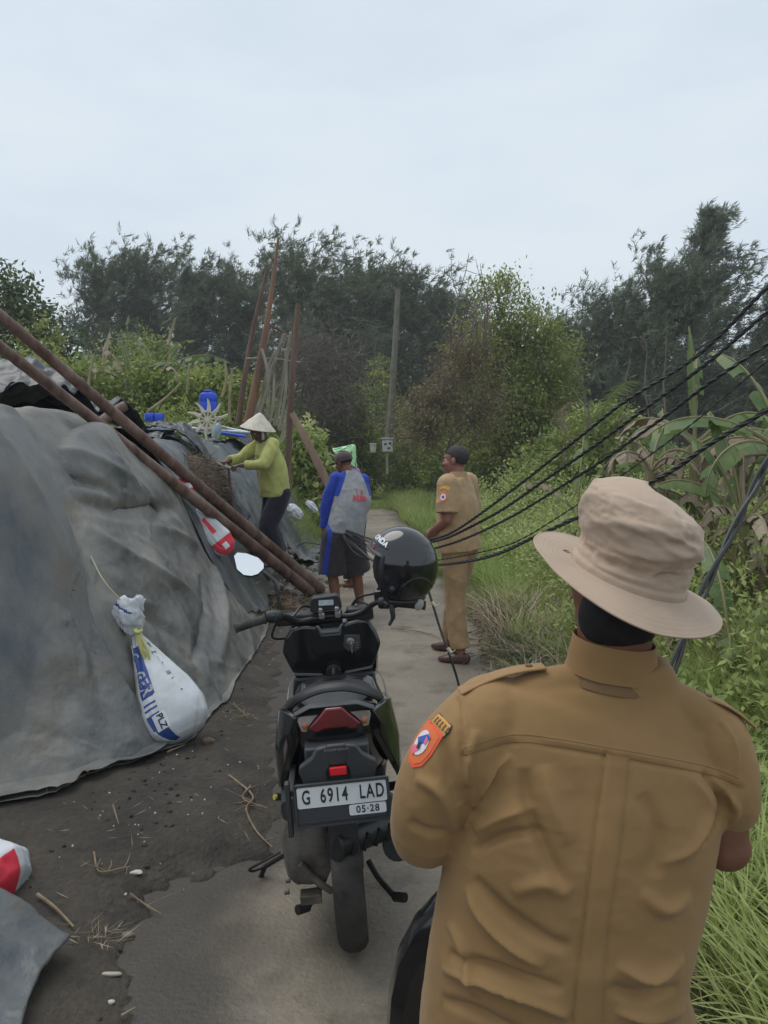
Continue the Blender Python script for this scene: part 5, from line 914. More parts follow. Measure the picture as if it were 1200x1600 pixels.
# floor, front shield, lower fairing
mb = MB(); mb.box((0,.72,.36), (.30,.42,.06)); mb.sect([sec(.50,.17,.26,.42), sec(.75,.20,.28,.40), sec(.95,.19,.27,.45)]); mb.build('floor_board', k_mt, sc, .01)
oc = [(-.125,.905),(-.175,.895),(-.205,.850),(-.222,.790),(-.185,.700),(-.165,.675),(.165,.675),(.185,.700),(.222,.790),(.205,.850),(.175,.905),(.125,.910),(.05,.895),(.035,.862),(-.035,.862),(-.05,.895)]
mb = MB(); mb.prism(oc, -.09, FR(-.01,.86,0)); mb.build('front_shield', k_gl, sc, .014, 3)
mb = MB(); mb.prism([(-.062,.900),(-.042,.862),(.042,.862),(.062,.900),(.048,.900),(.034,.874),(-.034,.874),(-.048,.900)], .012, FR(-.01,.856,0)); mb.box((-.01,.90,.868), (.10,.08,.02)); mb.build('trim_cradle', k_line, sc, .003)
mb = MB(); mb.prism([(-.18,.670),(-.19,.60),(-.16,.40),(.16,.40),(.19,.60),(.18,.670)], -.10, FR(-.01,.85,0)); mb.build('leg_shield', k_mt, sc, .01)
for s in (-1, 1):
    mb = MB(); mb.prism([(s*.176,.700),(s*.050,.686),(s*.052,.677),(s*.170,.690)], .006, FR(-.01,.842,0)); mb.tube(cr([(s*.176,.75,.71),(s*.198,.66,.69),(s*.206,.56,.63),(s*.208,.50,.56)], 4), .0035, 6); mb.build('trim_line', k_line, sc)
mb = MB(); mb.sect([sec(.52,.205,.48,.64), sec(.62,.200,.46,.68), sec(.72,.185,.44,.71)]); mb.build('centre_fairing', k_gl, sc)
mb = MB(); mb.lathe([(0,0),(.030,0),(.034,.012),(.034,.03),(0,.03)], 24, FR(-.01,.815,.690)@Matrix.Translation((0,0,-.03))); mb.tube([(-.01,.83,.72),(-.01,.80,.69),(-.01,.80,.672)], .009, 8); mb.build('bag_hook', k_mt, sc, .002)
mb = MB(); mb.prism([(.062,.848),(.128,.842),(.130,.785),(.106,.765),(.070,.772),(.052,.795)], .008, FR(-.01,.858,0)); kp = mb.build('key_panel', k_dg, sc, .003)
mb = MB(); mb.lathe([(.0,0),(.018,0),(.018,.006),(.011,.008),(0,.008)], 20, FR(.075,.852,.815)); mb.tube([(.078,.842,.812),(.078,.825,.808)], .004, 6); mb.box((.079,.826,.785), (.006,.003,.032)); mb.lathe([(.005,0),(.008,0),(.008,.002),(.005,.002)], 12, FR(.079,.826,.800)); mb.build('ignition_key', k_chr, kp)
mb = MB()
for k in range(3): mb.box((.103,.846,.808-.011*k), (.018,.003,.003))
for a in (0, 1.2, 2.3, 3.6): mb.box((.075+.013*math.cos(a),.846,.815+.013*math.sin(a)), (.004,.003,.004))
mb.build('key_mark', k_chr, kp)
# front fairing, fender, fork
mb = MB(); mb.sect([sec(.88,.19,.60,.90), sec(.96,.20,.55,.92), sec(1.04,.15,.58,.90), sec(1.10,.08,.62,.84)]); mb.build('front_fairing', k_gl, sc); mb = MB(); mb.box((0,1.16,.70), (.16,.06,.10), (-.4,0,0)); mb.build('head_light', k_clr, sc, .01)
mb = MB()
for s in (-1, 1): mb.tube([(s*.075,1.25,.275),(s*.07,1.05,.72)], .016, 10)
mb.tube([(0,1.04,.68),(0,.97,.90)], .022, 10); mb.build('fork', k_st, sc); mb = MB()
for a in np.linspace(-.3, 2.1, 14): pass
mb.sect([[(x*.055, 1.25+math.cos(a)*(.30+.012*(1-abs(x))), .275+math.sin(a)*(.30+.012*(1-abs(x)))) for x in np.linspace(-1, 1, 9)]+[(x*.055, 1.25+math.cos(a)*(.292), .275+math.sin(a)*.292) for x in np.linspace(1, -1, 9)] for a in np.linspace(.2, 2.6, 16)]); mb.build('front_mudguard', k_gl, sc)
# handlebar
mb = MB(); mb.box((-.10,.93,.925), (.30,.07,.05)); mb.box((.13,.93,.925), (.12,.08,.06)); mb.build('bar_cover', k_mt, sc, .01)
HB = cr([(-.405,.755,.946),(-.265,.80,.968),(-.205,.83,.965),(-.15,.87,.925),(-.085,.885,.925),(0,.89,.930),(.085,.885,.925),(.15,.87,.945),(.205,.83,.985),(.265,.80,.985),(.405,.755,.970)], 5)
mb = MB(); mb.tube(HB, .0125, 12); hb = mb.build('handlebar', k_st, sc)
for s, a, b in ((-1, (-.412,.752,.944), (-.285,.792,.966)), (1, (.412,.752,.968), (.285,.792,.983))):
    mb = MB(); a, b = np.array(a), np.array(b); p = [a+(b-a)*f for f in np.linspace(0, 1, 25)]; r = [.0175+(.0016 if i % 2 else 0) for i in range(25)]; r[0] = .020; r[1] = .021; r[-1] = .024; r[-2] = .022; mb.tube(p, r, 14); mb.build('grip', k_rb, sc)
    c = b+(b-a)*.28; mb = MB(); mb.sect([[(c[0]+s*dx, c[1]+k*.026*math.cos(t)-.002, c[2]+k*.026*math.sin(t)) for t in np.linspace(0, 2*math.pi, 12, endpoint=False)] for dx, k in ((-.04,.7),(-.032,1),(.0,1.15),(.028,1),(.034,.7))]); o = mb.build('switch_box', k_mt, sc, .002)
    mb = MB(); mb.box((c[0]+s*.0,c[1]-.030,c[2]+.008), (.018,.008,.008)); mb.box((c[0]-s*.01,c[1]-.030,c[2]-.010), (.010,.008,.008)); mb.build('switch', k_dg, o, .002)
    mb = MB(); l0 = c+np.array([s*-.01,.03,-.012]); mb.tube(cr([l0, l0+np.array([s*.06,.035,-.008]), l0+np.array([s*.15,.03,-.018]), a+np.array([-s*.005,.035,-.012])], 5), [.008]*8+[.0055]*8, 8); mb.build('brake_lever', k_st, sc)
mb = MB(); mb.box((.225,.845,1.012), (.055,.045,.045)); mb.build('fluid_box', k_mt, sc, .004); mb = MB(); mb.box((.215,.818,1.037), (.03,.006,.004)); mb.build('fluid_mark', k_plw, sc)
for s in (-.042, .030): mb = MB(); mb.box((s,.870,.942), (.026,.05,.030)); mb.box((s-.003,.862,.966), (.020,.04,.025), (0,.2,0)); mb.build('bar_clamp', k_chr, sc, .005)
mb = MB(); mb.sect([[(x*k-.022, y_+.925, z*k+.995) for x, z in ((-.070,-.028),(-.066,.018),(-.055,.030),(.055,.034),(.068,.022),(.074,-.022),(.066,-.034),(-.062,-.036))] for y_, k in ((-.062,.93),(-.052,1),(.0,.95),(.03,.6))]); ip = mb.build('instrument', k_mt, sc, .004)
mb = MB(); mb.prism(rr(.066,.024,.002), .002, Matrix.Translation((-.018,.8605,.999))@Matrix.Rotation(R(90), 4, 'X')@Matrix.Rotation(R(-2), 4, 'Z')); mb.build('display', k_lcd, ip)
mb = MB()
for p in ([(-.17,.86,.95),(-.12,.93,.98),(-.05,.97,.93)], [(-.22,.84,.955),(-.15,.90,.90),(-.06,.96,.88)], [(.20,.86,1.02),(.13,.95,.99),(.08,.99,.93),(.03,1.0,.88)], [(.17,.87,.97),(.12,.96,.97),(.05,1.0,.90)], [(-.24,.83,.94),(-.27,.88,.86),(-.20,.93,.84),(-.1,.97,.86)]): mb.tube(cr(p, 5), .0055, 7)
mb.build('cable', k_st, sc)
# mirrors
def mirror(s, pb_, pm, nx):
    mb = MB(); mb.tube([pb_, (pb_[0],pb_[1],pb_[2]+.055)], [.013,.010], 10); mb.tube(cr([(pb_[0],pb_[1],pb_[2]+.05), (pb_[0]+s*.004,pb_[1]+.005,pb_[2]+.10), (pb_[0]+s*.02,pb_[1]+.02,pb_[2]+.150), (pm[0]-s*.03,pm[1]+.02,pm[2]-.012)], 5), .006, 8); st = mb.build('mirror_stem', k_st, sc)
    poly = [(-.070,.028),(-.058,.046),(-.02,.050),(.035,.040),(.064,.018),(.068,-.004),(.048,-.034),(.022,-.048),(-.012,-.050),(-.045,-.030)]; poly = [(s*-x, y) for x, y in poly]
    z = nrm(nx); x = nrm(np.cross((0,0,1), z)); y = np.cross(z, x); M = Matrix(((x[0],y[0],z[0],pm[0]),(x[1],y[1],z[1],pm[1]),(x[2],y[2],z[2],pm[2]),(0,0,0,1)))@Matrix.Rotation(s*R(18), 4, 'Z')
    mb = MB(); mb.prism([(a*1.06, b*1.08) for a, b in poly], -.018, M); sh_ = mb.build('mirror_shell', k_st, sc, .005); mb = MB(); mb.prism(poly, .0015, M); mb.build('mirror_glass', k_mir, sh_)
mirror(-1, (-.222,.832,.975), (-.345,.885,1.195), (.16,-.86,.42)); mirror(1, (.222,.832,.995), (.33,.83,1.15), (-.1,-.86,.38))
# ================================================================ helmet on the right mirror
k_hel = mat('gloss_black_helmet', (.006,.007,.009), .12, (.010,.011,.014), 4, coat=.7)
hc = P(627,884,3.30); hm = thing('helmet', 'glossy black open face helmet hung over the right mirror of the parked scooter', 'helmet', tuple(hc), (R(2), R(-4), R(78)))   # local +Y is the face side
def hshape(az, el):      # az from face direction, el elevation
    ce, se = math.cos(el), math.sin(el); return np.array([.132*ce*math.sin(az), .155*ce*math.cos(az), .165*se])*(1.04+.04*max(0, -se)*abs(math.sin(az)))
na_, ne_ = 96, 60; els = np.linspace(R(-52), R(89.9), ne_); V = []; Fc = []; keep = {}
cutlow = lambda az: R(-38)-R(10)*math.cos(az)*-1
for i, el in enumerate(els):
    for j in range(na_): V.append(hshape(2*math.pi*j/na_, el))
V = np.array(V)
def inside(az, el):
    az = (az+math.pi) % (2*math.pi)-math.pi; top = R(30)-.12*az*az
    return abs(az) < R(68) and el < top and not (el < R(-60))
for i in range(ne_-1):
    for j in range(na_):
        if inside(2*math.pi*(j+.5)/na_, (els[i]+els[i+1])/2): continue
        Fc.append((i*na_+j, i*na_+(j+1) % na_, (i+1)*na_+(j+1) % na_, (i+1)*na_+j))
mb = MB(); mb.add(V, Fc); sh_ = mb.build('shell', k_hel, hm, sharp=80); q = sh_.modifiers.new('thick', 'SOLIDIFY'); q.thickness = .022; q.offset = -1
rim = []
for az in np.linspace(-68, 68, 40): rim.append(hshape(R(az), R(30)-.12*R(az)**2)*1.015)
L_ = [hshape(R(-68), e)*1.015 for e in np.linspace(R(-50), R(12), 12)]; R_ = [hshape(R(68), e)*1.015 for e in np.linspace(R(12), R(-50), 12)]
mb = MB(); pts = np.array(L_+rim+R_); mb.tube(pts, np.tile([.011,.006],(len(pts),1)), 8, ref=pts/np.linalg.norm(pts,axis=1)[:,None]*0+np.array([0,1,0])); pts2 = np.array([hshape(a, R(-51))*1.01 for a in np.linspace(R(68), R(292), 60)]); mb.tube(pts2, .008, 8); mb.build('edge_trim', k_mt, hm)
mb = MB(); pts = np.array([hshape(R(az), R(42)-.10*R(az)**2)*1.005 for az in np.linspace(-75, 75, 40)]); mb.tube(pts, .0035, 6); pts = cr([hshape(R(-100), R(-20))*1.01, hshape(R(-118), R(-8))*1.01, hshape(R(-140), R(-10))*1.01, hshape(R(-165), R(-26))*1.01], 6); mb.tube(pts, .004, 6)
pts = cr([hshape(R(100), R(-20))*1.01, hshape(R(118), R(-8))*1.01, hshape(R(140), R(-10))*1.01, hshape(R(165), R(-26))*1.01], 6); mb.tube(pts, .004, 6); mb.build('moulding', k_mt, hm)
for az_ in (85, -85): mb = MB(); mb.ell(hshape(R(az_), R(-24)), (.010,.012,.012)); mb.build('rivet', k_dg, hm)
mb = MB(); mb.ell((0,0,-.01), (.098,.128,.13)); mb.build('padding', mat('dark_padding', (.015,.015,.016), .95), hm)
TH = bvh(V, Fc)
def wrap(o, T, off, root=None):
    Mi = np.array(XF[root].inverted()) if root is not None else None
    for v in o.data.vertices:
        h = T.find_nearest(v.co)
        if h[0] is not None:
            v.co = h[0]+h[1]*off if h[1].dot(v.co-h[0]) >= 0 or True else h[0]-h[1]*off
            if Mi is not None: v.co = Vector(Mi[:3,:3]@np.array(v.co)+Mi[:3,3])
def on_helmet(txt, az, el, size, m, roll=0, bold=.001):
    p = hshape(R(az), R(el)); n = nrm(p/np.array([.132,.155,.165])**2); x = nrm(np.cross((0,0,1), n)); y = np.cross(n, x); M = Matrix(((x[0],y[0],n[0],p[0]*1.0+n[0]*.0),(x[1],y[1],n[1],p[1]+n[1]*.0),(x[2],y[2],n[2],p[2]),(0,0,0,1)))@Matrix.Rotation(R(roll), 4, 'Z')
    o = text_mesh(txt, size, m, 'lettering', hm, M, 0, bold, 1.1)
    for v in o.data.vertices: v.co = v.co+Vector(n)*(.0025+.0*v.co.length); c = np.array(v.co); k = math.sqrt((c[0]/.132)**2+(c[1]/.155)**2+(c[2]/.165)**2); v.co = Vector(c/k*1.055)
m_hr = mat('dark_red_mark', (.22,.02,.03), .4)
on_helmet('HONDA', -38, 47, .034, k_plw, -12, .0014); on_helmet('-', -36, 35, .10, m_hr, -12, .0015)
mb = MB(); mb.tube(cr([P(612,945,3.24), P(613,955,3.23), P(614,965,3.23), P(608,977,3.23)], 4), np.array([.012]*5+[.011]*4+[.008]*4), 8); mb.tube([P(604,945,3.25), P(610,940,3.25)], .016, 8); mb.build('chin_strap', k_mt, hm, world=True)
mb = MB(); mb.ell(P(655,945,3.24), (.019,.010,.026), (0,.4,0)); mb.build('strap_buckle', mat('cloudy_plastic', (.34,.33,.30), .3), hm, world=True)
# ================================================================ people
def skin(name, col, k=1.0): return mat(name, tuple(c*k for c in col), .5, tuple(c*k*1.25 for c in col), 18, 4, bump=.0006, bscale=180, spec=.4)
sk_dark = skin('brown_skin', (.17,.075,.045)); sk_red = skin('reddish_brown_skin', (.24,.105,.075)); sk_deep = skin('deep_brown_skin', (.11,.055,.038)); m_hair = mat('black_hair', (.006,.006,.006), .85, (.014,.013,.013), 60, bump=.002, bscale=150)
m_hairg = mat('greying_hair', (.014,.013,.014), .8, (.045,.043,.045), 90, bump=.003, bscale=90); m_eye = mat('eye_white', (.6,.58,.55), .3); m_iris = mat('dark_iris', (.01,.008,.006), .2); m_lip = mat('lips', (.16,.05,.045), .5)
def cloth(name, c1, c2=None, rough=.8, sheen=.15): return mat(name, c1, rough, c2 or tuple(x*.85 for x in c1), 14, 5, bump=.0005, bscale=500, sheen=sheen, spec=.25)
def head_blobs(mb, c, Rm, s=1.0):
    """Rm columns: right, forward, up"""
    W_ = lambda x, y, z: c+Rm@(np.array([x, y, z])*s); rm = Matrix(Rm.tolist())
    mb.ell(W_(0,-.012,.035), np.array([.074,.092,.085])*s, rm, 20, 14); mb.ell(W_(0,.028,-.025), np.array([.060,.062,.080])*s, rm, 18, 12); mb.ell(W_(0,.052,-.088), np.array([.034,.030,.024])*s, rm, 12, 8)
    mb.tube([W_(0,.082,.018), W_(0,.100,-.014), W_(0,.104,-.026)], np.array([.010,.013,.015])*s, 10, rnd=True); mb.tube([W_(-.035,.080,.030), W_(0,.088,.034), W_(.035,.080,.030)], np.array([.010,.012,.010])*s, 8, rnd=True)
    for q in (-1, 1):
        mb.ell(W_(q*.040,.055,-.022), np.array([.024,.026,.024])*s, rm, 12, 8); mb.ell(W_(q*.078,-.010,.000), np.array([.009,.018,.031])*s, rm@Matrix.Rotation(q*.35, 3, 'Z'), 12, 8); mb.ell(W_(q*.014,.096,-.026), np.array([.009,.009,.007])*s, rm, 8, 6)
    mb.tube([W_(-.024,.080,-.056), W_(0,.090,-.054), W_(.024,.080,-.056)], np.array([.006,.008,.006])*s, 8, rnd=True); mb.tube([W_(-.020,.080,-.066), W_(0,.087,-.067), W_(.020,.080,-.066)], np.array([.006,.008,.006])*s, 8, rnd=True)
    return W_
def face_parts(root, c, Rm, s=1.0):
    W_ = lambda x, y, z: c+Rm@(np.array([x, y, z])*s)
    for q in (-1, 1):
        mb = MB(); mb.ell(W_(q*.030,.070,.012), .0115*s, None, 12, 8); mb.ell(W_(q*.030,.0795,.012), .0048*s, None, 10, 6, 1); mb.build('eye', [m_eye, m_iris], root, world=True)
    mb = MB(); mb.tube([W_(-.022,.086,-.061), W_(0,.096,-.060), W_(.022,.086,-.061)], np.array([.003,.005,.003])*s, 8, rnd=True); mb.build('mouth', m_lip, root, world=True)
def hand_blobs(mb, w, d, nrm_, side, curl=.9, s=1.0, grip=None):
    """w wrist, d direction to knuckles, nrm_ palm normal (palm faces this way), side +1 = thumb along cross(d, palm)"""
    w = np.asarray(w, float); d = nrm(d); n_ = nrm(np.asarray(nrm_)-d*np.dot(nrm_, d)); t = np.cross(d, n_)*side
    mb.tube([w-d*.02*s, w+d*.03*s, w+d*.085*s], np.array([[.026,.020],[.034,.017],[.040,.014]])*s, 14, ref=t, rnd=True)
    for k, (o, L) in enumerate(((.030,.070),(.010,.080),(-.010,.074),(-.029,.058))):
        p = w+d*.088*s+t*o*s; a = .25+.05*k; pts = [p-d*.02*s, p]
        for j, f in enumerate((.45,.30,.25)): a += curl*(.5+.35*(j == 1)+.1*k); dd = d*math.cos(a)+n_*math.sin(a); pts.append(pts[-1]+dd*L*f*s)
        mb.tube(pts, np.array([.0095,.0095,.0088,.0078,.0065])*s, 10, rnd=True)
    p = w+d*.025*s+t*.028*s; a = nrm(d*.75+t*.65+n_*.25); q = p+a*.038*s; b = nrm(d*.8+t*.05+n_*.6*max(curl,.3)); mb.tube([p-a*.01*s, p+a*.015*s, q, q+b*.03*s, q+b*.03*s+nrm(b+n_*.8)*.024*s], np.array([.014,.014,.0115,.0105,.0085])*s, 10, rnd=True)
def limb_tube(mb, pts, rad, n=18, sm=4, ref=None): mb.tube(pts, rad, n, sm=sm, ref=ref, rnd=False); mb.ell(pts[0], np.ravel(rad[0])[0]); mb.ell(pts[-1], np.ravel(rad[-1])[0]*.98)
def wrinkle(V, Nn, f, amp, seed, mask=None):
    q = np.asarray(V)*np.array(f)+seed; q = q+.4*np.stack([fbm(q*.7, 2), fbm(q*.7+5, 2), fbm(q*.7+9, 2)], 1); D = amp*(ridged(q, 3)-.45)*2+amp*.3*fbm(q*3, 2)
    if mask is not None: D = D*mask
    return V+Nn*D[:,None]
def hair_cap(root, c, Rm, s, m, zcut=.0, back=-.075, grow=1.03):
    mb = MB(); rm = Matrix(Rm.tolist()); mb.ell(c+Rm@(np.array([0,-.016,.042])*s), np.array([.078,.095,.086])*s*grow/1.04, rm, 40, 30); V = np.array(mb.V); q = (V-c)@Rm/s; q = q+.0
    Fk = [f for f in mb.F if (lambda p: (p[2] > .055+.25*max(0, p[1]-.03) or (p[1] < .012+.0*p[2] and p[2] > zcut+.02+(.0 if p[1] > -.03 else back))) and p[1] < .072)(q[list(f)].mean(0))]
    D = .0025*fbm(V*60, 2); V = V+(V-c)/np.linalg.norm(V-c, axis=1)[:,None]*D[:,None]; o = mesh_obj('hair', V, Fk, m, root, True); q = o.modifiers.new('t', 'SOLIDIFY'); q.thickness = .003*s; q.offset = -1; return o
def rotm(yaw=0, pitch=0, roll=0): return np.array((Matrix.Rotation(yaw, 3, 'Z')@Matrix.Rotation(pitch, 3, 'X')@Matrix.Rotation(roll, 3, 'Y')))
def person(label, loc, yaw, J, skinm, bvox=.006):
    """body in world coordinates from a dict of joints given in the person's own frame"""
    root = thing('person', label, 'person', tuple(loc), (0,0,yaw)); Z = np.array(Matrix.Rotation(yaw, 3, 'Z')); L = lambda p: Z@np.array(p, float)+np.array(loc)
    K = {k: L(v) for k, v in J.items() if k not in ('hr','hd','hs')}; mb = MB(); Rh = Z@rotm(*J['hr']); s = J.get('hs', 1.0)
    side = nrm(K['shR']-K['shL']); hside = nrm(K['hipR']-K['hipL'])
    mb.tube([K['pel'], K['waist'], K['chest'], (K['shL']+K['shR'])/2+np.array([0,0,.0]), K['neck']], np.array([[.150,.105],[.130,.095],[.155,.105],[.125,.07],[.055,.055]]), 24, sm=5, ref=side); limb_tube(mb, [K['neck']-np.array([0,0,.03]), (K['neck']+K['head'])/2, K['head']], [[.056,.056],[.052,.054],[.05,.05]], ref=side)
    head_blobs(mb, K['head'], Rh, s)
    for q in 'LR':
        limb_tube(mb, [K['sh'+q], (K['sh'+q]+K['el'+q])/2, K['el'+q]], [.050,.044,.037]); limb_tube(mb, [K['el'+q], K['el'+q]*.6+K['wr'+q]*.4, K['wr'+q]], [.037,.036,.025]); hd = J['hd'][q]; hand_blobs(mb, K['wr'+q], Z@np.array(hd[0]), Z@np.array(hd[1]), hd[2], hd[3])
        limb_tube(mb, [K['hip'+q], (K['hip'+q]+K['kn'+q])/2, K['kn'+q]], [.082,.070,.054]); limb_tube(mb, [K['kn'+q], K['kn'+q]*.62+K['an'+q]*.38, K['an'+q]], [.052,.053,.034])
        a, t = K['an'+q], K['toe'+q]; b = a+(a-t)*.22; mb.tube([b-np.array([0,0,.045]), a-np.array([0,0,.035]), (a+t)/2-np.array([0,0,.02]), t], np.array([[.030,.030],[.036,.036],[.042,.028],[.036,.016]]), 14, sm=3, ref=hside, rnd=True)
    V, Nn, Fc = remesh(mb, bvox, 5); mesh_obj('body', V, Fc, skinm, root, True); face_parts(root, K['head'], Rh, s); return root, K, Rh, Z
def shirt(root, K, m, tor, slv, vox=.006, hem=None, wr=(.006,5), name='shirt', mfun=None, cres=None, sleeve_to=None, mats=None):
    side = nrm(K['shR']-K['shL']); mb = MB(); c = (K['shL']+K['shR'])/2; pts = [hem, K['waist'], K['chest'], c+np.array([0,0,.01]), K['neck']+np.array([0,0,-.005])]
    mb.tube(pts, np.array(tor), 28, sm=5, ref=side, power=2.3)
    for q in 'LR':
        a, b, w_ = K['sh'+q], K['el'+q], K['wr'+q]; f = slv[2]; 
        if f <= 1: e = a+(b-a)*f; mb.tube([a*.9+c*.1, (a+e)/2, e], np.array([slv[0]*1.05, slv[0], slv[1]]), 20, sm=4); mb.ell(a*.93+c*.07, slv[0]*1.05)
        else: e = b+(w_-b)*(f-1); mb.tube([a*.9+c*.1, (a+b)/2, b], np.array([slv[0]*1.05, slv[0], (slv[0]+slv[1])/2]), 20, sm=4); mb.ell(a*.93+c*.07, slv[0]*1.05); mb.ell(b, (slv[0]+slv[1])/2); mb.tube([b, (b+e)/2, e], np.array([(slv[0]+slv[1])/2, slv[1]*1.05, slv[1]]), 20, sm=4)
    V, Nn, Fc = remesh(mb, vox, 5); V = wrinkle(V, Nn, (7,7,4.5), wr[0], wr[1]); T = bvh(V, Fc)
    if cres: V = creases(V, Nn, T, cres); T = bvh(V, Fc)
    mi = None
    if mfun: Va = np.array(V); mi = [mfun(Va[list(f)].mean(0)) for f in Fc]
    return mesh_obj(name, V, Fc, mats or m, root, True, mi), T
def trousers(root, K, m, top, rr_, f=1.95, vox=.006, wr=(.007,9), name='trousers', skirt=False, waist=(.16,.12), mfun=None, mats=None):
    side = nrm(K['hipR']-K['hipL']); mb = MB(); mb.tube([K['pel']-np.array([0,0,.06]), K['pel'], top], np.array([[.17,.125],[.165,.125],list(waist)]), 26, sm=4, ref=side, power=2.2)
    for q in 'LR':
        h, k, a = K['hip'+q], K['kn'+q], K['an'+q]
        if f <= 1: e = h+(k-h)*f; mb.tube([h, (h+e)/2, e], np.array(rr_[:3]), 22, sm=4)
        else: e = k+(a-k)*(f-1); mb.tube([h, (h+k)/2, k, (k+e)/2, e], np.array([rr_[0], rr_[0]*.5+rr_[1]*.5, rr_[1], (rr_[1]+rr_[2])/2, rr_[2]]), 22, sm=4)
        mb.ell(h, rr_[0])
    V, Nn, Fc = remesh(mb, vox, 5); V = wrinkle(V, Nn, (6,6,3.5), wr[0], wr[1]); T = bvh(V, Fc); mi = None
    if mfun: Va = np.array(V); mi = [mfun(Va[list(f)].mean(0)) for f in Fc]
    return mesh_obj(name, V, Fc, mats or m, root, True, mi), T
def shoe(root, K, q, m, h=.05):
    a, t = K['an'+q], K['toe'+q]; side = nrm(K['hipR']-K['hipL']); b = a+(a-t)*.30; g = np.array([0,0,1]); z = t[2]; mb = MB(); s = [b, a, a*.55+t*.45, a*.2+t*.8, t+(t-a)*.10]; pts = []
    for p, dz in zip(s, (.042,.044,.036,.028,.022)): pts.append(np.array([p[0], p[1], terr1(p)+dz+.002]))
    mb.tube(pts, np.array([[.030,.040],[.040,.044],[.046,.036],[.046,.028],[.026,.018]]), 18, sm=4, ref=side, rnd=True, power=2.4); V, Nn, Fc = remesh(mb, .005, 2); mesh_obj('shoe', V, Fc, m, root, True)
def ctext(txt, size, m, root, T, origin, xd, yd, off=.004, bold=.0008, sx=1.0, name='lettering'):
    X = frame(origin, xd, yd); o = text_mesh(txt, size, m, name, None, Matrix(X.tolist()), .0002, bold, sx); o.parent = root; Mi = XF[root].inverted()
    for v in o.data.vertices:
        h = T.find_nearest(v.co); p = v.co if h[0] is None else h[0]+(v.co-h[0]).normalized()*off if (v.co-h[0]).length > .004 else h[0]+Vector(X[:3,2])*off; v.co = Mi@p
    return o
# ---- khaki man standing by the path
m_kh = cloth('khaki_uniform_cloth', lin(178,148,112,1.0), lin(164,136,102,.97)); m_kh2 = cloth('khaki_trouser_cloth', lin(168,138,102,.95), lin(152,124,90,.95)); m_shoe = mat('brown_leather', lin(92,62,56,1.0), .35, lin(72,48,44), 8)
b = P(712,1024,6.0); loc = np.array([.585, 6.05, 0.0])
J = dict(pel=(0,-.02,.93), waist=(0,0,1.08), chest=(0,.0,1.24), shL=(-.185,0,1.40), shR=(.185,0,1.40), neck=(0,.0,1.46), head=(0,.025,1.575), hr=(R(5), R(2), 0),
 elL=(-.225,-.02,1.13), wrL=(-.13,.19,1.0), elR=(.24,.0,1.13), wrR=(.10,.21,1.0), hipL=(-.085,-.02,.88), hipR=(.085,-.02,.88), knL=(-.11,-.03,.47), knR=(.11,.07,.47), anL=(-.13,-.10,.075), anR=(.13,.13,.075), toeL=(-.16,.05,.022), toeR=(.15,.28,.022),
 hd={'L': ((.75,.45,-.3),(.2,-.9,0),-1,.9), 'R': ((-.75,.4,-.3),(-.2,-.9,0),1,.9)})
root, K, Rh, Z = person('bareheaded man in khaki uniform standing at the right path edge, facing left', loc, R(58), J, sk_red)
hair_cap(root, K['head'], Rh, 1.0, m_hairg)
so_, TS = shirt(root, K, m_kh, [[.205,.155],[.190,.150],[.195,.145],[.165,.085],[.075,.075]], (.082,.088,.80), hem=K['pel']-np.array([0,0,.06]), wr=(.0062,2))
so2, TT = trousers(root, K, m_kh2, K['waist'], [.104,.080,.076], 1.88, wr=(.008,4))
mb = MB(); c = K['neck']; mb.tube([c+np.array([0,0,-.03]), c+np.array([0,0,.0]), c+np.array([0,0,.035])], [[.082,.078],[.074,.072],[.068,.066]], 24); mb.build('collar', m_kh, root, world=True)
for q in 'LR': shoe(root, K, q, m_shoe)
mb = MB(); sL = K['shL']; nk = K['neck']; d = nrm(sL-nk); mb.box(tuple(nk+d*.115+np.array([0,0,-.002])), (.105,.045,.006), (0,R(18),math.atan2(d[1], d[0])+math.pi)); mb.build('epaulette', m_kh, root, .002, world=True)
m_or = mat('orange_patch', lin(216,110,60), .7); m_wh = mat('white_patch', lin(215,210,215), .7); m_gold = mat('gold_thread', lin(205,150,70), .7); m_bl2 = mat('blue_thread', lin(60,90,170), .7); m_pk = mat('pink_thread', lin(225,110,140), .7)
def badge(root, T, ctr, out_, up_, shape, m, off, name='badge'):
    X = frame(ctr, np.cross(up_, out_), up_); mb = MB(); n = 7; poly = np.array(shape); cx = poly.mean(0); V = [(cx[0], cx[1])]; Fc = []; k = len(poly)
    for r in range(1, n): f = r/(n-1); V += [tuple(cx+(p-cx)*f) for p in poly]
    for j in range(k): Fc.append((0, 1+j, 1+(j+1) % k))
    for r in range(1, n-1):
        for j in range(k): a = 1+(r-1)*k; Fc.append((a+j, a+k+j, a+k+(j+1) % k, a+(j+1) % k))
    V3 = np.array([(x, y, 0) for x, y in V])@X[:3,:3].T+X[:3,3]; o_ = []
    for v in V3:
        h = T.ray_cast(Vector(v+np.array(out_)*.15), -Vector(out_)); p = h[0] if h[0] is not None else Vector(v); o_.append(tuple(p+Vector(out_)*off))
    mb.add(o_, Fc); return mb.build(name, m, root, world=True)
outv = Z@np.array([-1,-.1,.15]); outv = nrm(outv); upv = np.array([0,0,1.]); ctr = K['shL']*.62+K['elL']*.38+outv*.07
circ = lambda r, n=16, sy=1: [(r*math.cos(2*math.pi*k/n), r*sy*math.sin(2*math.pi*k/n)) for k in range(n)]
badge(root, TS, ctr, outv, upv, circ(.034,16,1.15), m_or, .004); badge(root, TS, ctr, outv, upv, circ(.024,16,1.1), m_wh, .006); badge(root, TS, ctr, outv, upv, circ(.011,10), m_bl2, .008); badge(root, TS, ctr+np.array([0,0,.062]), outv, upv, [(-.038,-.014),(.038,-.014),(.042,.016),(0,.026),(-.042,.016)], m_gold, .004, 'name_tab')
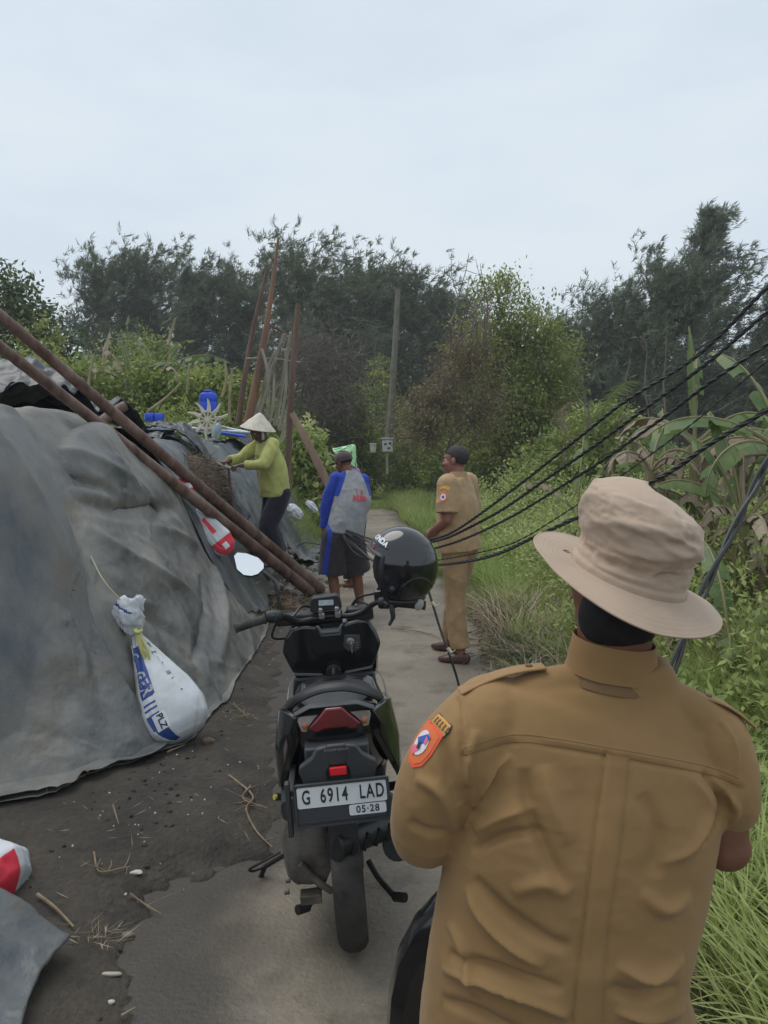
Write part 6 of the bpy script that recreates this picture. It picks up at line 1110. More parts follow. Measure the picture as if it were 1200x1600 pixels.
fv = Z@np.array([0,1,0]); badge(root, TS, K['chest']+Z@np.array([-.09,.15,.04]), nrm(fv+Z@np.array([-.4,0,0])), upv, [(-.04,-.05),(.04,-.05),(.04,.045),(-.04,.045)], m_kh, .006, 'pocket'); badge(root, TS, K['chest']+Z@np.array([-.09,.15,.075]), nrm(fv+Z@np.array([-.4,0,0])), upv, [(-.042,-.012),(0,-.02),(.042,-.012),(.042,.012),(-.042,.012)], m_kh2, .009, 'pocket_flap')
# ---- man in grey and blue shirt
m_gr = cloth('grey_jersey', lin(148,150,152,1.05), lin(132,134,138,1.0)); m_blu = cloth('blue_sleeve', lin(42,66,160,1.1), lin(34,54,140,1.1)); m_sho = cloth('dark_shorts', lin(66,62,68,.9), lin(52,48,54,.9)); m_cap = cloth('brown_cap', lin(92,78,76,1.0), lin(78,66,66,1.0))
loc = np.array([-.36, 7.55, 0.0]); loc[2] = 0
J = dict(pel=(-.06,-.04,.86), waist=(0,-.02,1.02), chest=(.055,.03,1.20), shL=(-.115,.06,1.375), shR=(.195,.08,1.345), neck=(.035,.10,1.43), head=(.0,.155,1.53), hr=(R(32), R(-14), R(-6)),
 elL=(-.205,.06,1.10), wrL=(-.225,.06,.87), elR=(.17,.29,1.13), wrR=(.0,.33,.98), hipL=(-.145,-.04,.82), hipR=(.03,-.04,.82), knL=(-.15,.03,.46), knR=(.10,.05,.46), anL=(-.12,-.04,.08), anR=(.14,.02,.08), toeL=(-.15,.12,.025), toeR=(.16,.18,.025),
 hd={'L': ((-.1,.35,-.8),(.9,.2,0),1,1.3), 'R': ((-.8,.3,-.2),(0,-.8,-.3),1,1.2)})
root, K, Rh, Z = person('man in a grey shirt with blue sleeves, dark shorts and cap holding cables', loc, R(17), J, sk_dark)
ctr_ = K['chest']; rd = nrm(K['shR']-K['shL'])
def ragl(p):
    for q, sg in (('L',-1),('R',1)):
        x = (p-K['neck'])@rd*sg; z = K['neck'][2]-p[2]
        lim = .050+.36*z if z < .28 else .15
        sh_ = (K['sh'+q]-K['neck'])@rd*sg
        a_, b_ = K['sh'+q], K['el'+q]; t_ = np.clip((p-a_)@(b_-a_)/((b_-a_)@(b_-a_)), 0, 1)
        if x > .05 and z < .22 and x > lim+(.0 if q == 'L' else .06): return 1
        if z >= .16 and np.linalg.norm(p-a_-(b_-a_)*t_) < .078 and x > .135: return 1
    for q in 'LR':
        a, b = K['el'+q], K['wr'+q]; t = np.clip((p-a)@(b-a)/((b-a)@(b-a)), 0, 1)
        if np.linalg.norm(p-a-(b-a)*t) < .060 and (p-ctr_)@rd*(-1 if q == 'L' else 1) > (.17 if q == 'L' else .12): return 1
    return 0
so_, TS = shirt(root, K, m_gr, [[.185,.145],[.180,.145],[.190,.140],[.160,.085],[.070,.070]], (.068,.044,1.88), hem=K['pel']-np.array([-.02,0,.03]), wr=(.008,12), mfun=ragl, mats=[m_gr, m_blu])
bo = K['chest']+Z@np.array([.02,-.17,.075]); upv = nrm(K['neck']-K['pel'])
m_rt = mat('red_print_text', lin(205,70,76), .7); ctext('T A', .075, m_rt, root, TS, bo+rd*.03, rd, upv, .005, .002, .9); ctext('NAR', .085, m_rt, root, TS, bo+rd*.045-upv*.075, rd, upv, .005, .003, 1.0)
trousers(root, K, m_sho, K['waist']-np.array([0,0,.06]), [.125,.135,.148], .99, wr=(.007,14), name='shorts', mfun=lambda p: 1 if ((p-K['hipL'])@rd < -.055 and (p-K['hipL'])@rd > -.095 and (Z.T@(p-K['hipL']))[1] < .03) else 0, mats=[m_sho, m_blu])
mb = MB(); W_ = lambda x, y, z: K['head']+Rh@np.array([x, y, z]); rm = Matrix(Rh.tolist())
mb.ell(W_(0,-.012,.050), (.083,.100,.072), rm, 32, 20); V = np.array(mb.V); q = (V-K['head'])@Rh; Fk = [f for f in mb.F if q[list(f)].mean(0)[2] > .020]; cp = mesh_obj('cap', V, Fk, m_cap, root, True); s_ = cp.modifiers.new('t', 'SOLIDIFY'); s_.thickness = .006
mb = MB(); mb.tube([W_(0,-.012,.018), W_(0,-.012,.034)], [[.086,.103],[.085,.102]], 32, ref=Rh[:,0]); mb.tube([W_(-.05,.085,.024), W_(0,.14,.018), W_(.05,.085,.024)], np.array([[.03,.004],[.045,.004],[.03,.004]]), 14, sm=4, ref=Rh[:,1]); mb.build('cap_band', m_cap, root, world=True)
hair_cap(root, K['head'], Rh, .985, m_hair, zcut=-.01)
for q in 'LR':
    a, t = K['an'+q], K['toe'+q]; mb = MB(); d = nrm((t-a)*np.array([1,1,0])); base = np.array([a[0], a[1], terr1(a)+.010])-d*.05; mb.tube([base+d*x for x in (0,.06,.14,.22,.27)], np.array([[.034,.008],[.040,.008],[.040,.008],[.048,.008],[.025,.007]]), 16, sm=3, ref=np.cross(d, (0,0,1)), power=2.6)
    mb.tube(cr([base+d*.15+np.cross(d,(0,0,1))*.045+np.array([0,0,.01]), base+d*.19+np.array([0,0,.055]), base+d*.15-np.cross(d,(0,0,1))*.045+np.array([0,0,.01])], 4), .009, 8); mb.build('sandal', mat('red_rubber', lin(196,74,60), .5), root, world=True)
# ---- man in yellow with conical hat
m_ye = cloth('yellow_green_shirt', lin(182,184,112,1.0), lin(164,165,96,1.0)); m_nv = cloth('dark_navy_trousers', lin(44,40,56,.8), lin(34,31,44,.8)); m_straw = mat('pale_woven_hat', lin(206,198,184,1.0), .75, lin(184,176,160), 20, 5, bump=.0012, bscale=120, stretch=(1,1,.4))
g = P(405,800,8.3); loc = np.array([g[0]+.14, 8.3, 0.0]); loc[2] = .41
J = dict(pel=(0,-.04,.84), waist=(0,-.01,.99), chest=(0,.03,1.15), shL=(-.180,.06,1.305), shR=(.180,.06,1.305), neck=(0,.08,1.36), head=(0,.145,1.455), hr=(R(4), R(-40), 0),
 elL=(-.25,.20,1.10), wrL=(-.08,.38,1.09), elR=(.22,.26,1.16), wrR=(.055,.48,1.13), hipL=(-.09,-.06,.80), hipR=(.09,-.06,.80), knL=(-.13,.10,.43), knR=(.13,-.02,.42), anL=(-.16,.0,.07), anR=(.17,-.16,.07), toeL=(-.19,.17,.025), toeR=(.20,.0,.025),
 hd={'L': ((.55,.75,-.15),(.2,.3,-.9),1,1.6), 'R': ((-.45,.8,-.1),(-.1,.3,-.9),-1,1.6)})
root, K, Rh, Z = person('man in a yellow shirt and pale conical hat holding a tool on the bank', loc, R(122), J, sk_deep)
so_, TS = shirt(root, K, m_ye, [[.205,.150],[.195,.150],[.190,.140],[.160,.085],[.072,.072]], (.075,.052,1.80), hem=K['pel']-np.array([0,0,.08]), wr=(.0085,22))
so2, TT = trousers(root, K, m_nv, K['waist'], [.112,.105,.095], 1.9, wr=(.007,24))
hair_cap(root, K['head'], Rh, 1.0, m_hair)
fw = Z@np.array([0,1,0]); rd = nrm(K['shR']-K['shL']); up2 = nrm(K['neck']-K['waist']); ctext('TOR', .045, mat('faded_print', lin(130,128,84), .8), root, TS, K['chest']+fw*.17+up2*.03, -rd*1.0, up2, .005, .001); ctext('^-', .06, m_wink, root, TT, K['hipL']+Z@np.array([-.05,.13,-.01]), -rd+Z@np.array([0,-.5,0]), np.array([0,0,1.]), .005, .002)
hd_up = nrm(np.array([.16,-.10,.98])); hctr = K['head']+np.array([.0,0,.055])
def conehat(root, ctr, up_, r, h, m, bumpy=.002, seed=0, dots=None):
    z = nrm(up_); x = nrm(np.cross((0,1,0), z)); y = np.cross(z, x); M = np.eye(4); M[:3,0] = x; M[:3,1] = y; M[:3,2] = z; M[:3,3] = ctr
    pr = [(r,-.035),(r*.97,-.028),(r*.8,.0),(r*.6,.028+h*.12),(r*.4,h*.55),(r*.2,h*.86),(r*.06,h*.985),(.001,h),(.001,h-.006),(r*.06,h*.985-.008),(r*.2,h*.86-.008),(r*.4,h*.55-.008),(r*.6,.022+h*.12),(r*.8,-.007),(r*.97,-.036)]; mb = MB(); mb.lathe(pr, 64, M, closed=True); V = np.array(mb.V); V += (bumpy*fbm((V-ctr)*25+seed, 3))[:,None]*z; mb.V = [tuple(v) for v in V]
    if dots: 
        for i, f in enumerate(mb.F): c = (V[list(f)].mean(0)-ctr)@np.stack([x,y,z],1); mb.M[i] = dots(c)
    o = mb.build('hat', m, root, world=True); mb = MB(); mb.lathe([(r*1.0,-.034),(r*1.012,-.036),(r*1.0,-.042)], 64, M, closed=True); e = mb.build('hat_rim', m_straw, root, world=True); return o
conehat(root, hctr, hd_up, .190, .135, m_straw)
mb = MB(); mb.tube(cr([hctr+hd_up*-.01+Z@np.array([.09,0,0]), K['head']+Rh@np.array([.075,.03,-.06]), K['head']+Rh@np.array([0,.05,-.115]), K['head']+Rh@np.array([-.075,.03,-.06]), hctr+Z@np.array([-.09,0,0])], 4), np.full((17,2),1)*np.array([.014,.003]), 8); mb.build('chin_strap', m_wh, root, world=True)
t = thing('hand_tool', 'tool with a T shaped handle held by the man in yellow', 'tool', tuple(K['wrR']-np.array([0,0,.9]))); h1 = (K['wrL']+K['wrR'])/2+Z@np.array([-.02,.075,.0])
pA, pB = P(356,726,7.6), P(404,738,7.75); hl = K['wrL']+Z@nrm(np.array([.55,.75,-.15]))*.09; hr_ = K['wrR']+Z@nrm(np.array([-.45,.8,-.1]))*.09; hl[2] -= .025; hr_[2] -= .025
mb = MB(); ax_ = nrm(hr_-hl); mb.tube([hl-ax_*.07, hr_+ax_*.05], .015, 10); mb.build('handle', m_stake, t, world=True); mid = hl*.6+hr_*.4; ft = P(366,808,8.1); mb = MB(); mb.tube(cr([mid, mid*.5+ft*.5, ft, ft+(ft-mid)*.3], 4), [.014]*8+[.02]*5, 10); mb.build('shaft', m_pole, t, world=True); mb = MB(); c = ft+(ft-mid)*.3; mb.box(tuple(c), (.14,.02,.16)); mb.build('blade', k_st, t, .004, world=True)
# ---- woman in the green hat
m_pur = cloth('lilac_shirt', lin(176,150,188,1.0), lin(150,120,166,1.0)); m_bk = cloth('black_trousers', (.012,.012,.014), (.02,.02,.024)); m_gh = mat('light_green_print', lin(178,216,168), .6, lin(160,206,150), 14); m_gh2 = mat('dark_green_print', lin(52,128,84), .6)
g = P(538,700,9.3); loc = np.array([g[0]+.10, 9.3, 0.0])
J = dict(pel=(0,-.03,.82), waist=(0,.0,.96), chest=(0,.03,1.12), shL=(-.165,.04,1.28), shR=(.165,.04,1.28), neck=(0,.06,1.34), head=(0,.10,1.44), hr=(R(-10), R(-12), 0),
 elL=(-.21,.12,1.03), wrL=(-.10,.34,.98), elR=(.21,.15,1.06), wrR=(.02,.38,1.22), hipL=(-.08,-.03,.78), hipR=(.08,-.03,.78), knL=(-.10,.04,.43), knR=(.10,.0,.43), anL=(-.11,-.02,.07), anR=(.11,.0,.07), toeL=(-.13,.14,.025), toeR=(.13,.17,.025),
 hd={'L': ((.5,.8,.2),(.3,-.3,.9),1,1.5), 'R': ((-.4,.85,.1),(-.3,-.4,-.8),-1,1.5)})
J = {k: ((v[0], v[1], v[2]*1.075) if k[:2] in ('pe','wa','ch','sh','ne','he','el','wr','hi','kn') else v) for k, v in J.items()}
root, K, Rh, Z = person('worker in a lilac shirt and green patterned conical hat holding a plank', loc, R(66), J, sk_dark, .007)
so_, TS = shirt(root, K, m_pur, [[.185,.135],[.170,.130],[.175,.130],[.145,.08],[.066,.066]], (.066,.048,1.82), hem=K['pel']-np.array([0,0,.10]), wr=(.005,32)); trousers(root, K, m_bk, K['waist'], [.105,.095,.085], 1.9, wr=(.006,34)); hair_cap(root, K['head'], Rh, 1.0, m_hair)
conehat(root, K['head']+np.array([.02,0,.045]), nrm(np.array([.60,-.15,.78])), .185, .16, [m_gh, m_gh2], dots=lambda c: 1 if vn(np.array([[c[0]*34, c[1]*34, c[2]*20]]))[0] >.22 and c[2] < .12 else 0)
hm_ = (K['wrL']+Z@np.array([.045,.08,.02])); pk = thing('plank', 'long pale wooden plank held upright at a slant by the worker in lilac', 'plank', tuple(P(526,790,8.9)))
a, b = P(533,800,9.0), P(456,645,9.0); mb = MB(); mb.tube([a, a*.5+b*.5+np.array([.01,0,0]), b], np.array([[.048,.02],[.046,.019],[.034,.014]]), 10, sm=6, ref=(1,0,.4), power=6); mb.build('board', mat('pale_board', lin(150,124,108,1.15), .8, lin(128,104,90,1.1), 8, 5, bump=.003, stretch=(1,1,.2)), pk, world=True)
# ================================================================ seated man in the foreground (built in world coordinates)
m_uni = mat('khaki_drill', lin(157,123,80,.97), .72, lin(146,114,73,.95), 6, 5, bump=.00035, bscale=700, sheen=.12, spec=.3); m_uni2 = mat('khaki_seam', lin(126,98,62,.95), .75, lin(118,92,58,.95), 8, 4, bump=.0002, bscale=900)
m_hat = mat('beige_hat_cloth', lin(184,162,142,1.0), .8, lin(175,154,134,.98), 9, 5, bump=.00025, bscale=800, sheen=.15, spec=.25); m_thread = mat('beige_thread', lin(160,142,120,1.0), .8)
YC = 1.32; fm = thing('person', 'man seated in front seen from behind in khaki uniform and beige bucket hat', 'person', tuple(P(880,1600,YC)-np.array([0,0,.02])))
lv = [((655,1760),(1100,1790),.150,.02),((652,1620),(1086,1640),.142,.01),((668,1500),(1070,1520),.135,0),((690,1390),(1092,1410),.132,0),((706,1290),(1112,1312),.130,.0),((716,1200),(1128,1232),.122,.01),((735,1128),(1140,1172),.105,.015),((790,1084),(1114,1130),.080,.02),((862,1052),(1062,1078),.062,.02),((888,1030),(1032,1048),.056,.015)]
C = []; A_ = []; B_ = []; RF = []
for l, r, b, dy in lv:
    a, c = P(*l, YC+dy), P(*r, YC+dy); C.append((a+c)/2); A_.append(np.linalg.norm(c-a)/2); B_.append(b); RF.append(nrm(c-a))
q = cr(np.hstack([np.array(C), np.array(A_)[:,None], np.array(B_)[:,None], np.array(RF)]), 5)
mb = MB(); V, Fc = ring_tube(q[:,:3], q[:,3:5], 56, q[:,5:8], 2.35); mb.add(V, Fc)
mb.tube([P(768,1114,YC+.005), P(812,1096,YC+.01), P(862,1080,YC+.015), P(955,1072,YC+.02), P(1044,1100,YC+.015), P(1088,1122,YC+.01), P(1126,1148,YC+.005)], [.046,.045,.044,.044,.044,.045,.046], 24, sm=4); mb.ell(P(768,1114,YC+.005), .046); mb.ell(P(1126,1148,YC+.005), .046)
sL = [P(770,1122,YC+.01), P(718,1180,YC), P(678,1245,YC+.0), P(664,1300,YC+.02)]; sR = [P(1112,1156,YC+.01), P(1130,1205,YC), P(1134,1245,YC), P(1134,1268,YC+.01)]
mb.tube(sL, [.080,.083,.072,.064], 30, sm=5); mb.ell(sL[0], .079); mb.ell(sL[3]+np.array([0,.004,-.002]), (.063,.066,.058))
mb.tube(sR, [.066,.060,.056,.052], 30, sm=5); mb.ell(sR[0], .066)
V, Nn, Fc = remesh(mb, .0042, 14, .5); T0 = bvh(V, Fc); z_ = V[:,2]
V = wrinkle(V, Nn, (6,6,8), .0022, 41, sst(1.27, 1.16, z_))
CRS = [(a_, b_*(.78 if k_ == 'g' else 1), c_*(1.85 if k_ == 'g' and abs(c_) > .005 else 1), ('s' if k_ == 'g' and c_ > .0085 else k_)) for a_, b_, c_, k_ in [([(800,1178),(765,1215),(742,1262)],.012,.010,'g'),([(818,1200),(826,1262),(848,1320),(882,1392)],.016,-.009,'g'),([(850,1195),(862,1250),(890,1320)],.018,.006,'g'),([(742,1300),(790,1275),(838,1262)],.012,.009,'g'),
 ([(738,1330),(790,1305),(850,1300)],.010,-.008,'g'),([(728,1385),(748,1425),(795,1475),(850,1512)],.013,.012,'g'),([(742,1372),(790,1425),(850,1465),(890,1480)],.013,-.010,'g'),([(690,1512),(745,1530),(825,1560),(890,1590)],.011,.013,'g'),
 ([(700,1490),(760,1508),(830,1532),(880,1545)],.011,-.010,'g'),([(800,1395),(850,1380),(890,1400)],.016,.006,'g'),([(690,1560),(740,1580),(820,1615)],.012,-.009,'g'),([(700,1440),(722,1480),(745,1560)],.012,.007,'g'),
 ([(1098,1205),(1128,1260),(1098,1322)],.011,-.011,'g'),([(1078,1212),(1106,1262),(1082,1322),(1030,1350)],.011,.009,'g'),([(1112,1215),(1150,1262),(1128,1300)],.008,.007,'g'),([(962,1508),(1015,1528),(1068,1496)],.013,.011,'g'),
 ([(950,1540),(1000,1556),(1060,1540)],.013,-.010,'g'),([(1000,1395),(1040,1420),(1080,1400)],.016,.006,'g'),([(1000,1240),(1030,1300),(1020,1370)],.018,-.006,'g'),([(960,1580),(1010,1590),(1070,1575)],.010,.010,'g'),
 ([(650,1215),(690,1240),(708,1300)],.014,.008,'g'),([(640,1280),(668,1300),(700,1296)],.012,-.006,'g'),([(690,1150),(700,1205),(716,1258)],.014,-.007,'g'),([(745,1140),(735,1180),(728,1230)],.010,.006,'g'),
 ([(900,1200),(912,1280),(905,1360)],.020,-.005,'g'),([(724,1170),(800,1151),(870,1158),(945,1171),(1040,1188),(1110,1203),(1160,1222)],.0030,.0022,'e'),([(724,1181),(800,1162),(870,1169),(945,1182),(1040,1199),(1110,1214),(1158,1233)],.0032,-.0032,'e'),
 ([(722,1090),(729,1150),(734,1212),(737,1262),(728,1290)],.0040,.0060,'e'),([(714,1092),(721,1150),(726,1212),(729,1258)],.0045,-.0050,'e'),([(1128,1130),(1150,1165),(1150,1215),(1140,1260)],.0040,.0050,'e'),
 ([(945,1176),(926,1330),(905,1500),(893,1600)],.003,-.004,'e'),([(986,1182),(970,1330),(950,1450),(941,1600)],.003,-.003,'e')]]
V = creases(V, Nn, T0, CRS); V = wrinkle(V, vnormals(V, Fc)*1.0, (16,16,22), .0011, 77, sst(1.22, 1.05, z_)) if False else V+Nn*(.0016*(ridged(V*np.array([13,13,17])+.7*fbm(V*6, 2)[:,None], 3)-.4)*sst(1.26, 1.08, z_)+.0004*fbm(V*60, 2))[:,None]
mesh_obj('shirt', V, Fc, m_uni, fm, True); TF = bvh(V, Fc)
def cstrip(name, m, left, right, off, nu=8, nv=60, T=None, edge=True, root=None):
    T = T or TF; left = cr(np.array(left, float), 12); right = cr(np.array(right, float), 12); f = np.linspace(0, 1, nv); gl_ = lambda p: np.stack([np.interp(f, np.linspace(0, 1, len(p)), p[:,k]) for k in (0, 1)], 1); Lp, Rp = gl_(left), gl_(right); V = []; ok = []
    for i in range(nv):
        for j in range(nu):
            p = Lp[i]+(Rp[i]-Lp[i])*j/(nu-1); h = T.ray_cast(Vector((0,0,CAMH)), Vector(nrm(ray(*p))))
            if h[0] is None: V.append((0,0,0)); ok.append(False)
            else: e = off*(1 if 0 < j < nu-1 else .1); V.append(tuple(h[0]+h[1]*e*(1 if h[1].y < 0 else -1))); ok.append(True)
    Q = [f_ for f_ in gridfaces(nv, nu).tolist() if all(ok[k] for k in f_)]; return mesh_obj(name, V, Q, m, root or fm, True)
cstrip('back_pleat', m_uni, [(947,1177),(928,1330),(907,1500),(895,1604)], [(984,1182),(968,1330),(948,1450),(939,1604)], .0032)
for dv in (-4, 7): cstrip('stitch_line', m_uni2, [(x, y+dv) for x, y in ((726,1172),(800,1152),(870,1158),(945,1171),(1040,1188),(1110,1203),(1155,1220))], [(x, y+dv+1.3) for x, y in ((726,1172),(800,1152),(870,1158),(945,1171),(1040,1188),(1110,1203),(1155,1220))], .0012, 3, 120)
# collar
cc = [P(957,1062,YC+.01), P(958,1046,YC+.0), P(959,1024,YC), P(960,1004,YC+.005), P(961,999,YC+.006)]; ca = nrm(np.array([.95,0,-.12])); mb = MB()
def colring(c, rx, ry, tilt=.12): return [tuple(c+ca*rx*math.cos(a)+np.array([0,1,.10])*ry*math.sin(a)) for a in np.linspace(0, 2*math.pi, 56, endpoint=False)]
rg = [colring(P(955,1050,YC+.02),.0835,.066), colring(P(956,1043,YC+.018),.0805,.064), colring(P(958,1024,YC+.015),.0775,.062), colring(P(960,1002,YC+.012),.0735,.060), colring(P(960,998,YC+.012),.0715,.058), colring(P(960,1002,YC+.012),.0690,.056), colring(P(956,1045,YC+.018),.070,.056)]
mb.sect(rg, caps=False); V = np.array(mb.V); V += (.0012*fbm(V*30, 2))[:,None]; mb.V = [tuple(v) for v in V]; mb.build('collar', m_uni, fm, world=True)
mb = MB(); mb.sect([colring(P(953,1064,YC+.02),.088,.068), colring(P(954,1050,YC+.02),.0775,.061)], caps=False); mb.build('collar_band', m_uni2, fm, world=True)
# epaulettes
def epau(p0, p1, w0, w1, yo):
    a, b = P(*p0, YC+yo), P(*p1, YC+yo+.01); pts = np.array([a+(b-a)*t+np.array([0,0,.010*math.sin(math.pi*t)]) for t in np.linspace(0, 1, 12)]); mb = MB(); mb.tube(pts, np.stack([np.linspace(w0, w1, 12), np.full(12, .0028)], 1), 16, ref=(0,1,0), power=4); mb.build('epaulette', m_uni, fm, .001, world=True); mb = MB(); mb.lathe([(0,0),(.006,0),(.006,.003),(0,.003)], 14, Matrix.Translation(Vector(pts[9]+np.array([0,-.0,.003])))); mb.build('button', m_uni2, fm, world=True)
epau((718,1080), (850,1041), .022, .018, .0); epau((1174,1132), (1092,1087), .022, .018, .0)
# sleeve patches wrapped on the left sleeve
Tn = TF
def wrapp(name, pts2, m, off, px, upd):
    c0 = cast(Tn, *px); h = Tn.find_nearest(Vector(c0)); n = np.array(h[1]); n = n if n[1] < 0 else -n; X = frame(c0, np.cross(upd, n), upd); poly = np.array(pts2); cx = poly.mean(0); k = len(poly); Vv = [tuple(cx)]; Fq = []
    for r in range(1, 9): Vv += [tuple(cx+(p-cx)*r/8) for p in poly]
    Fq += [(0, 1+j, 1+(j+1) % k) for j in range(k)]+[(1+(r-1)*k+j, 1+r*k+j, 1+r*k+(j+1) % k, 1+(r-1)*k+(j+1) % k) for r in range(1, 8) for j in range(k)]
    o = []
    for x, y in Vv:
        p = X[:3,3]+X[:3,0]*x+X[:3,1]*y-n*max(0, -x)*.0; h = Tn.find_nearest(Vector(p)); nn = h[1] if h[1].dot(Vector(n)) > 0 else -h[1]; o.append(tuple(h[0]+nn*off))
    return mesh_obj(name, o, Fq, m, fm, True)
upd = nrm(sL[0]-sL[2]); upd = nrm(upd+np.array([0,0,.15])); pc = (664,1168)
shield = [(-.036,.040),(-.02,.045),(.02,.045),(.034,.040),(.036,.0),(.030,-.030),(.012,-.046),(-.012,-.046),(-.030,-.030),(-.036,.0)]
sc_ = lambda s, k, dx=0, dy=0: [(x*k+dx, y*k+dy) for x, y in s]
wrapp('badge', sc_(shield, .88, -.010), mat('red_orange_edge', lin(236,92,60), .7), .0020, pc, upd); wrapp('badge', sc_(shield, .75, -.010), m_or, .0030, pc, upd); wrapp('badge', sc_(circ(1.0, 14, 1.25), .0185, -.012, .002), m_wh, .0042, pc, upd)
wrapp('badge', [(-.026,.004),(-.006,.022),(.004,.020),(-.002,.006),(-.014,-.004)], m_bl2, .0052, pc, upd); wrapp('badge', [(-.030,-.016),(-.018,-.006),(-.006,-.010),(-.014,-.024)], m_pk, .0052, pc, upd); wrapp('badge', [(-.016,.0),(-.008,.004),(-.004,-.008),(-.012,-.010)], m_ink, .0060, pc, upd); wrapp('badge', [(-.006,.018),(.002,.014),(.002,.004),(-.004,.008)], m_pk, .0058, pc, upd)
pn = (690,1133); wrapp('name_tab', [(-.026,-.011),(.020,-.013),(.024,.0),(.020,.013),(-.026,.013)], m_ink, .0020, pn, upd); wrapp('name_tab', [(-.024,-.009),(.018,-.011),(.021,.0),(.018,.011),(-.024,.011)], m_gold, .0030, pn, upd)
for k in range(5):
    x = -.018+k*.0085; wrapp('letter_mark', [(x,-.006),(x+.0045,-.006),(x+.0045,-.002),(x+.002,.0),(x+.0045,.004),(x+.004,.007),(x,.006)], m_post2, .0038, pn, upd)
# skin: one continuous body
mb = MB(); hcn = P(962,905,YC+.02); Rh = rotm(R(16), R(6), R(10)); head_blobs(mb, hcn, Rh, .93)
mb.tube([P(955,1110,YC+.02), P(957,1040,YC+.02), P(962,960,YC+.02)], [[.080,.065],[.066,.062],[.066,.066]], 24, sm=4, ref=(1,0,0)); mb.tube([C[0]*1.0+np.array([0,.03,-.12]), C[1], C[3], C[5], C[7]], [[.17,.12],[.165,.105],[.16,.10],[.17,.09],[.10,.05]], 26, sm=4, ref=(1,0,-.1))
gL, gR = np.array([.19,1.60,.93]), np.array([.57,1.60,.93])
for q, S_, g, dr in (('L', sL, gL, 1), ('R', sR, gR, -1)):
    el = P(661,1312,YC+.01) if q == 'L' else P(1132,1322,YC+.0); mb.tube([S_[0], (S_[0]+el)/2, el], [.055,.050,.042], 18, sm=4); mb.ell(el, (.046,.046,.042)); mb.tube([el, el*.6+g*.4, g], [.044,.042,.028], 16, sm=4); d = nrm(g-el); hand_blobs(mb, g, nrm(d+np.array([0,0,-.2])), (0,-.2,-1), dr, 1.4)
hp = C[0]+np.array([0,.03,-.14]); LEG = {}
for s in (-1, 1):
    h = hp+np.array([s*.10,.02,0]); k = np.array([.39+s*.13, 1.60, .60]); a = np.array([.39+s*.14, 1.56, .22]); t_ = np.array([.39+s*.15, 1.76, .17]); LEG[s] = (h, k, a, t_); mb.tube([h, (h+k)/2, k], [.085,.075,.058], 18, sm=4); mb.ell(k, .058); mb.tube([k, k*.6+a*.4, a], [.056,.054,.036], 16, sm=4); mb.tube([a+np.array([0,-.05,-.03]), a+np.array([0,.02,-.03]), t_], [[.032,.03],[.038,.032],[.036,.018]], 14, sm=3, ref=(1,0,0), rnd=True)
V, Nn, Fc = remesh(mb, .006, 5); mesh_obj('body', V, Fc, sk_dark, fm, True); face_parts(fm, hcn, Rh, .93); hair_cap(fm, hcn, Rh, .925, m_hair, zcut=-.075)
mb = MB(); mb.ell(hcn+Rh@np.array([.008,-.022,-.062]), (.072,.060,.066), Matrix(Rh.tolist()), 32, 22); V = np.array(mb.V); V += (V-hcn)/np.linalg.norm(V-hcn, axis=1)[:,None]*(.002*fbm(V*90, 2))[:,None]; mb.V = [tuple(v) for v in V]; mb.build('nape_hair', m_hair, fm, world=True)
mb = MB()
for s in (-1, 1):
    h, k, a, t_ = LEG[s]; mb.tube([h, (h+k)/2, k], [.105,.088,.074], 22, sm=4); mb.ell(k, .080); mb.tube([k, k*.6+a*.4, a+np.array([0,0,.04])], [.078,.076,.070], 22, sm=4)
mb.tube([hp-np.array([0,0,.08]), hp, hp+np.array([0,0,.14])], [[.17,.12],[.17,.12],[.16,.11]], 24, ref=(1,0,0)); V, Nn, Fc = remesh(mb, .009, 5); V = wrinkle(V, Nn, (6,6,4), .006, 55); mesh_obj('trousers', V, Fc, m_uni, fm, True)
for s in (-1, 1):
    h, k, a, t_ = LEG[s]; mb = MB(); mb.tube([a+np.array([0,-.06,-.035]), a+np.array([0,.0,-.03]), (a+t_)/2+np.array([0,0,-.01]), t_+np.array([0,.03,0])], [[.036,.042],[.044,.044],[.048,.036],[.040,.024]], 16, sm=4, ref=(1,0,0), rnd=True); mb.build('shoe', m_shoe, fm, world=True)
# bucket hat
hat = bpy.data.objects.new('bucket_hat', None); link(hat, fm)
up_ = nrm(np.array([.27,-.17,.95])); fwd = nrm(np.cross(up_, nrm(np.array([1,.0,0])))*1.0); 
rgt = nrm(np.cross(np.array([-.16,.985,.0]), up_)); fwd = np.cross(up_, rgt); H0 = P(981,897,YC+.01); nA = 180
def hpt(a, r, h): return H0+rgt*(-.024*sst(.02, .16, h))+rgt*(r*1.0*math.cos(a))+fwd*(r*1.14*math.sin(a))+up_*h
cp = [(.0985,-.004),(.0990,.006),(.0985,.020),(.0975,.036),(.0985,.050),(.1020,.064),(.1055,.080),(.1050,.094),(.101,.107),(.094,.120),(.084,.131),(.071,.141),(.055,.149),(.037,.1545),(.018,.157),(.001,.1575)]
cp = cr(np.array(cp), 5); V = []
for r, h in cp:
    for j in range(nA):
        a = 2*math.pi*j/nA; rr_ = r*(1+.02*math.cos(a-.2)*sst(.04, .1, h)-.05*sst(.12,.03,h)*(h>.01)); V.append(hpt(a, rr_, h+.012*math.cos(a+.5)*sst(.09, .15, h)*0+.008*math.cos(a)*-1*sst(.05, .15, h)))
V = np.array(V); nr = len(cp); Fc = [(i*nA+j, i*nA+(j+1) % nA, (i+1)*nA+(j+1) % nA, (i+1)*nA+j) for i in range(nr-1) for j in range(nA)]; Nn = vnormals(V, Fc)
if np.mean(np.sum(Nn*(V-H0), 1)) < 0: Nn = -Nn
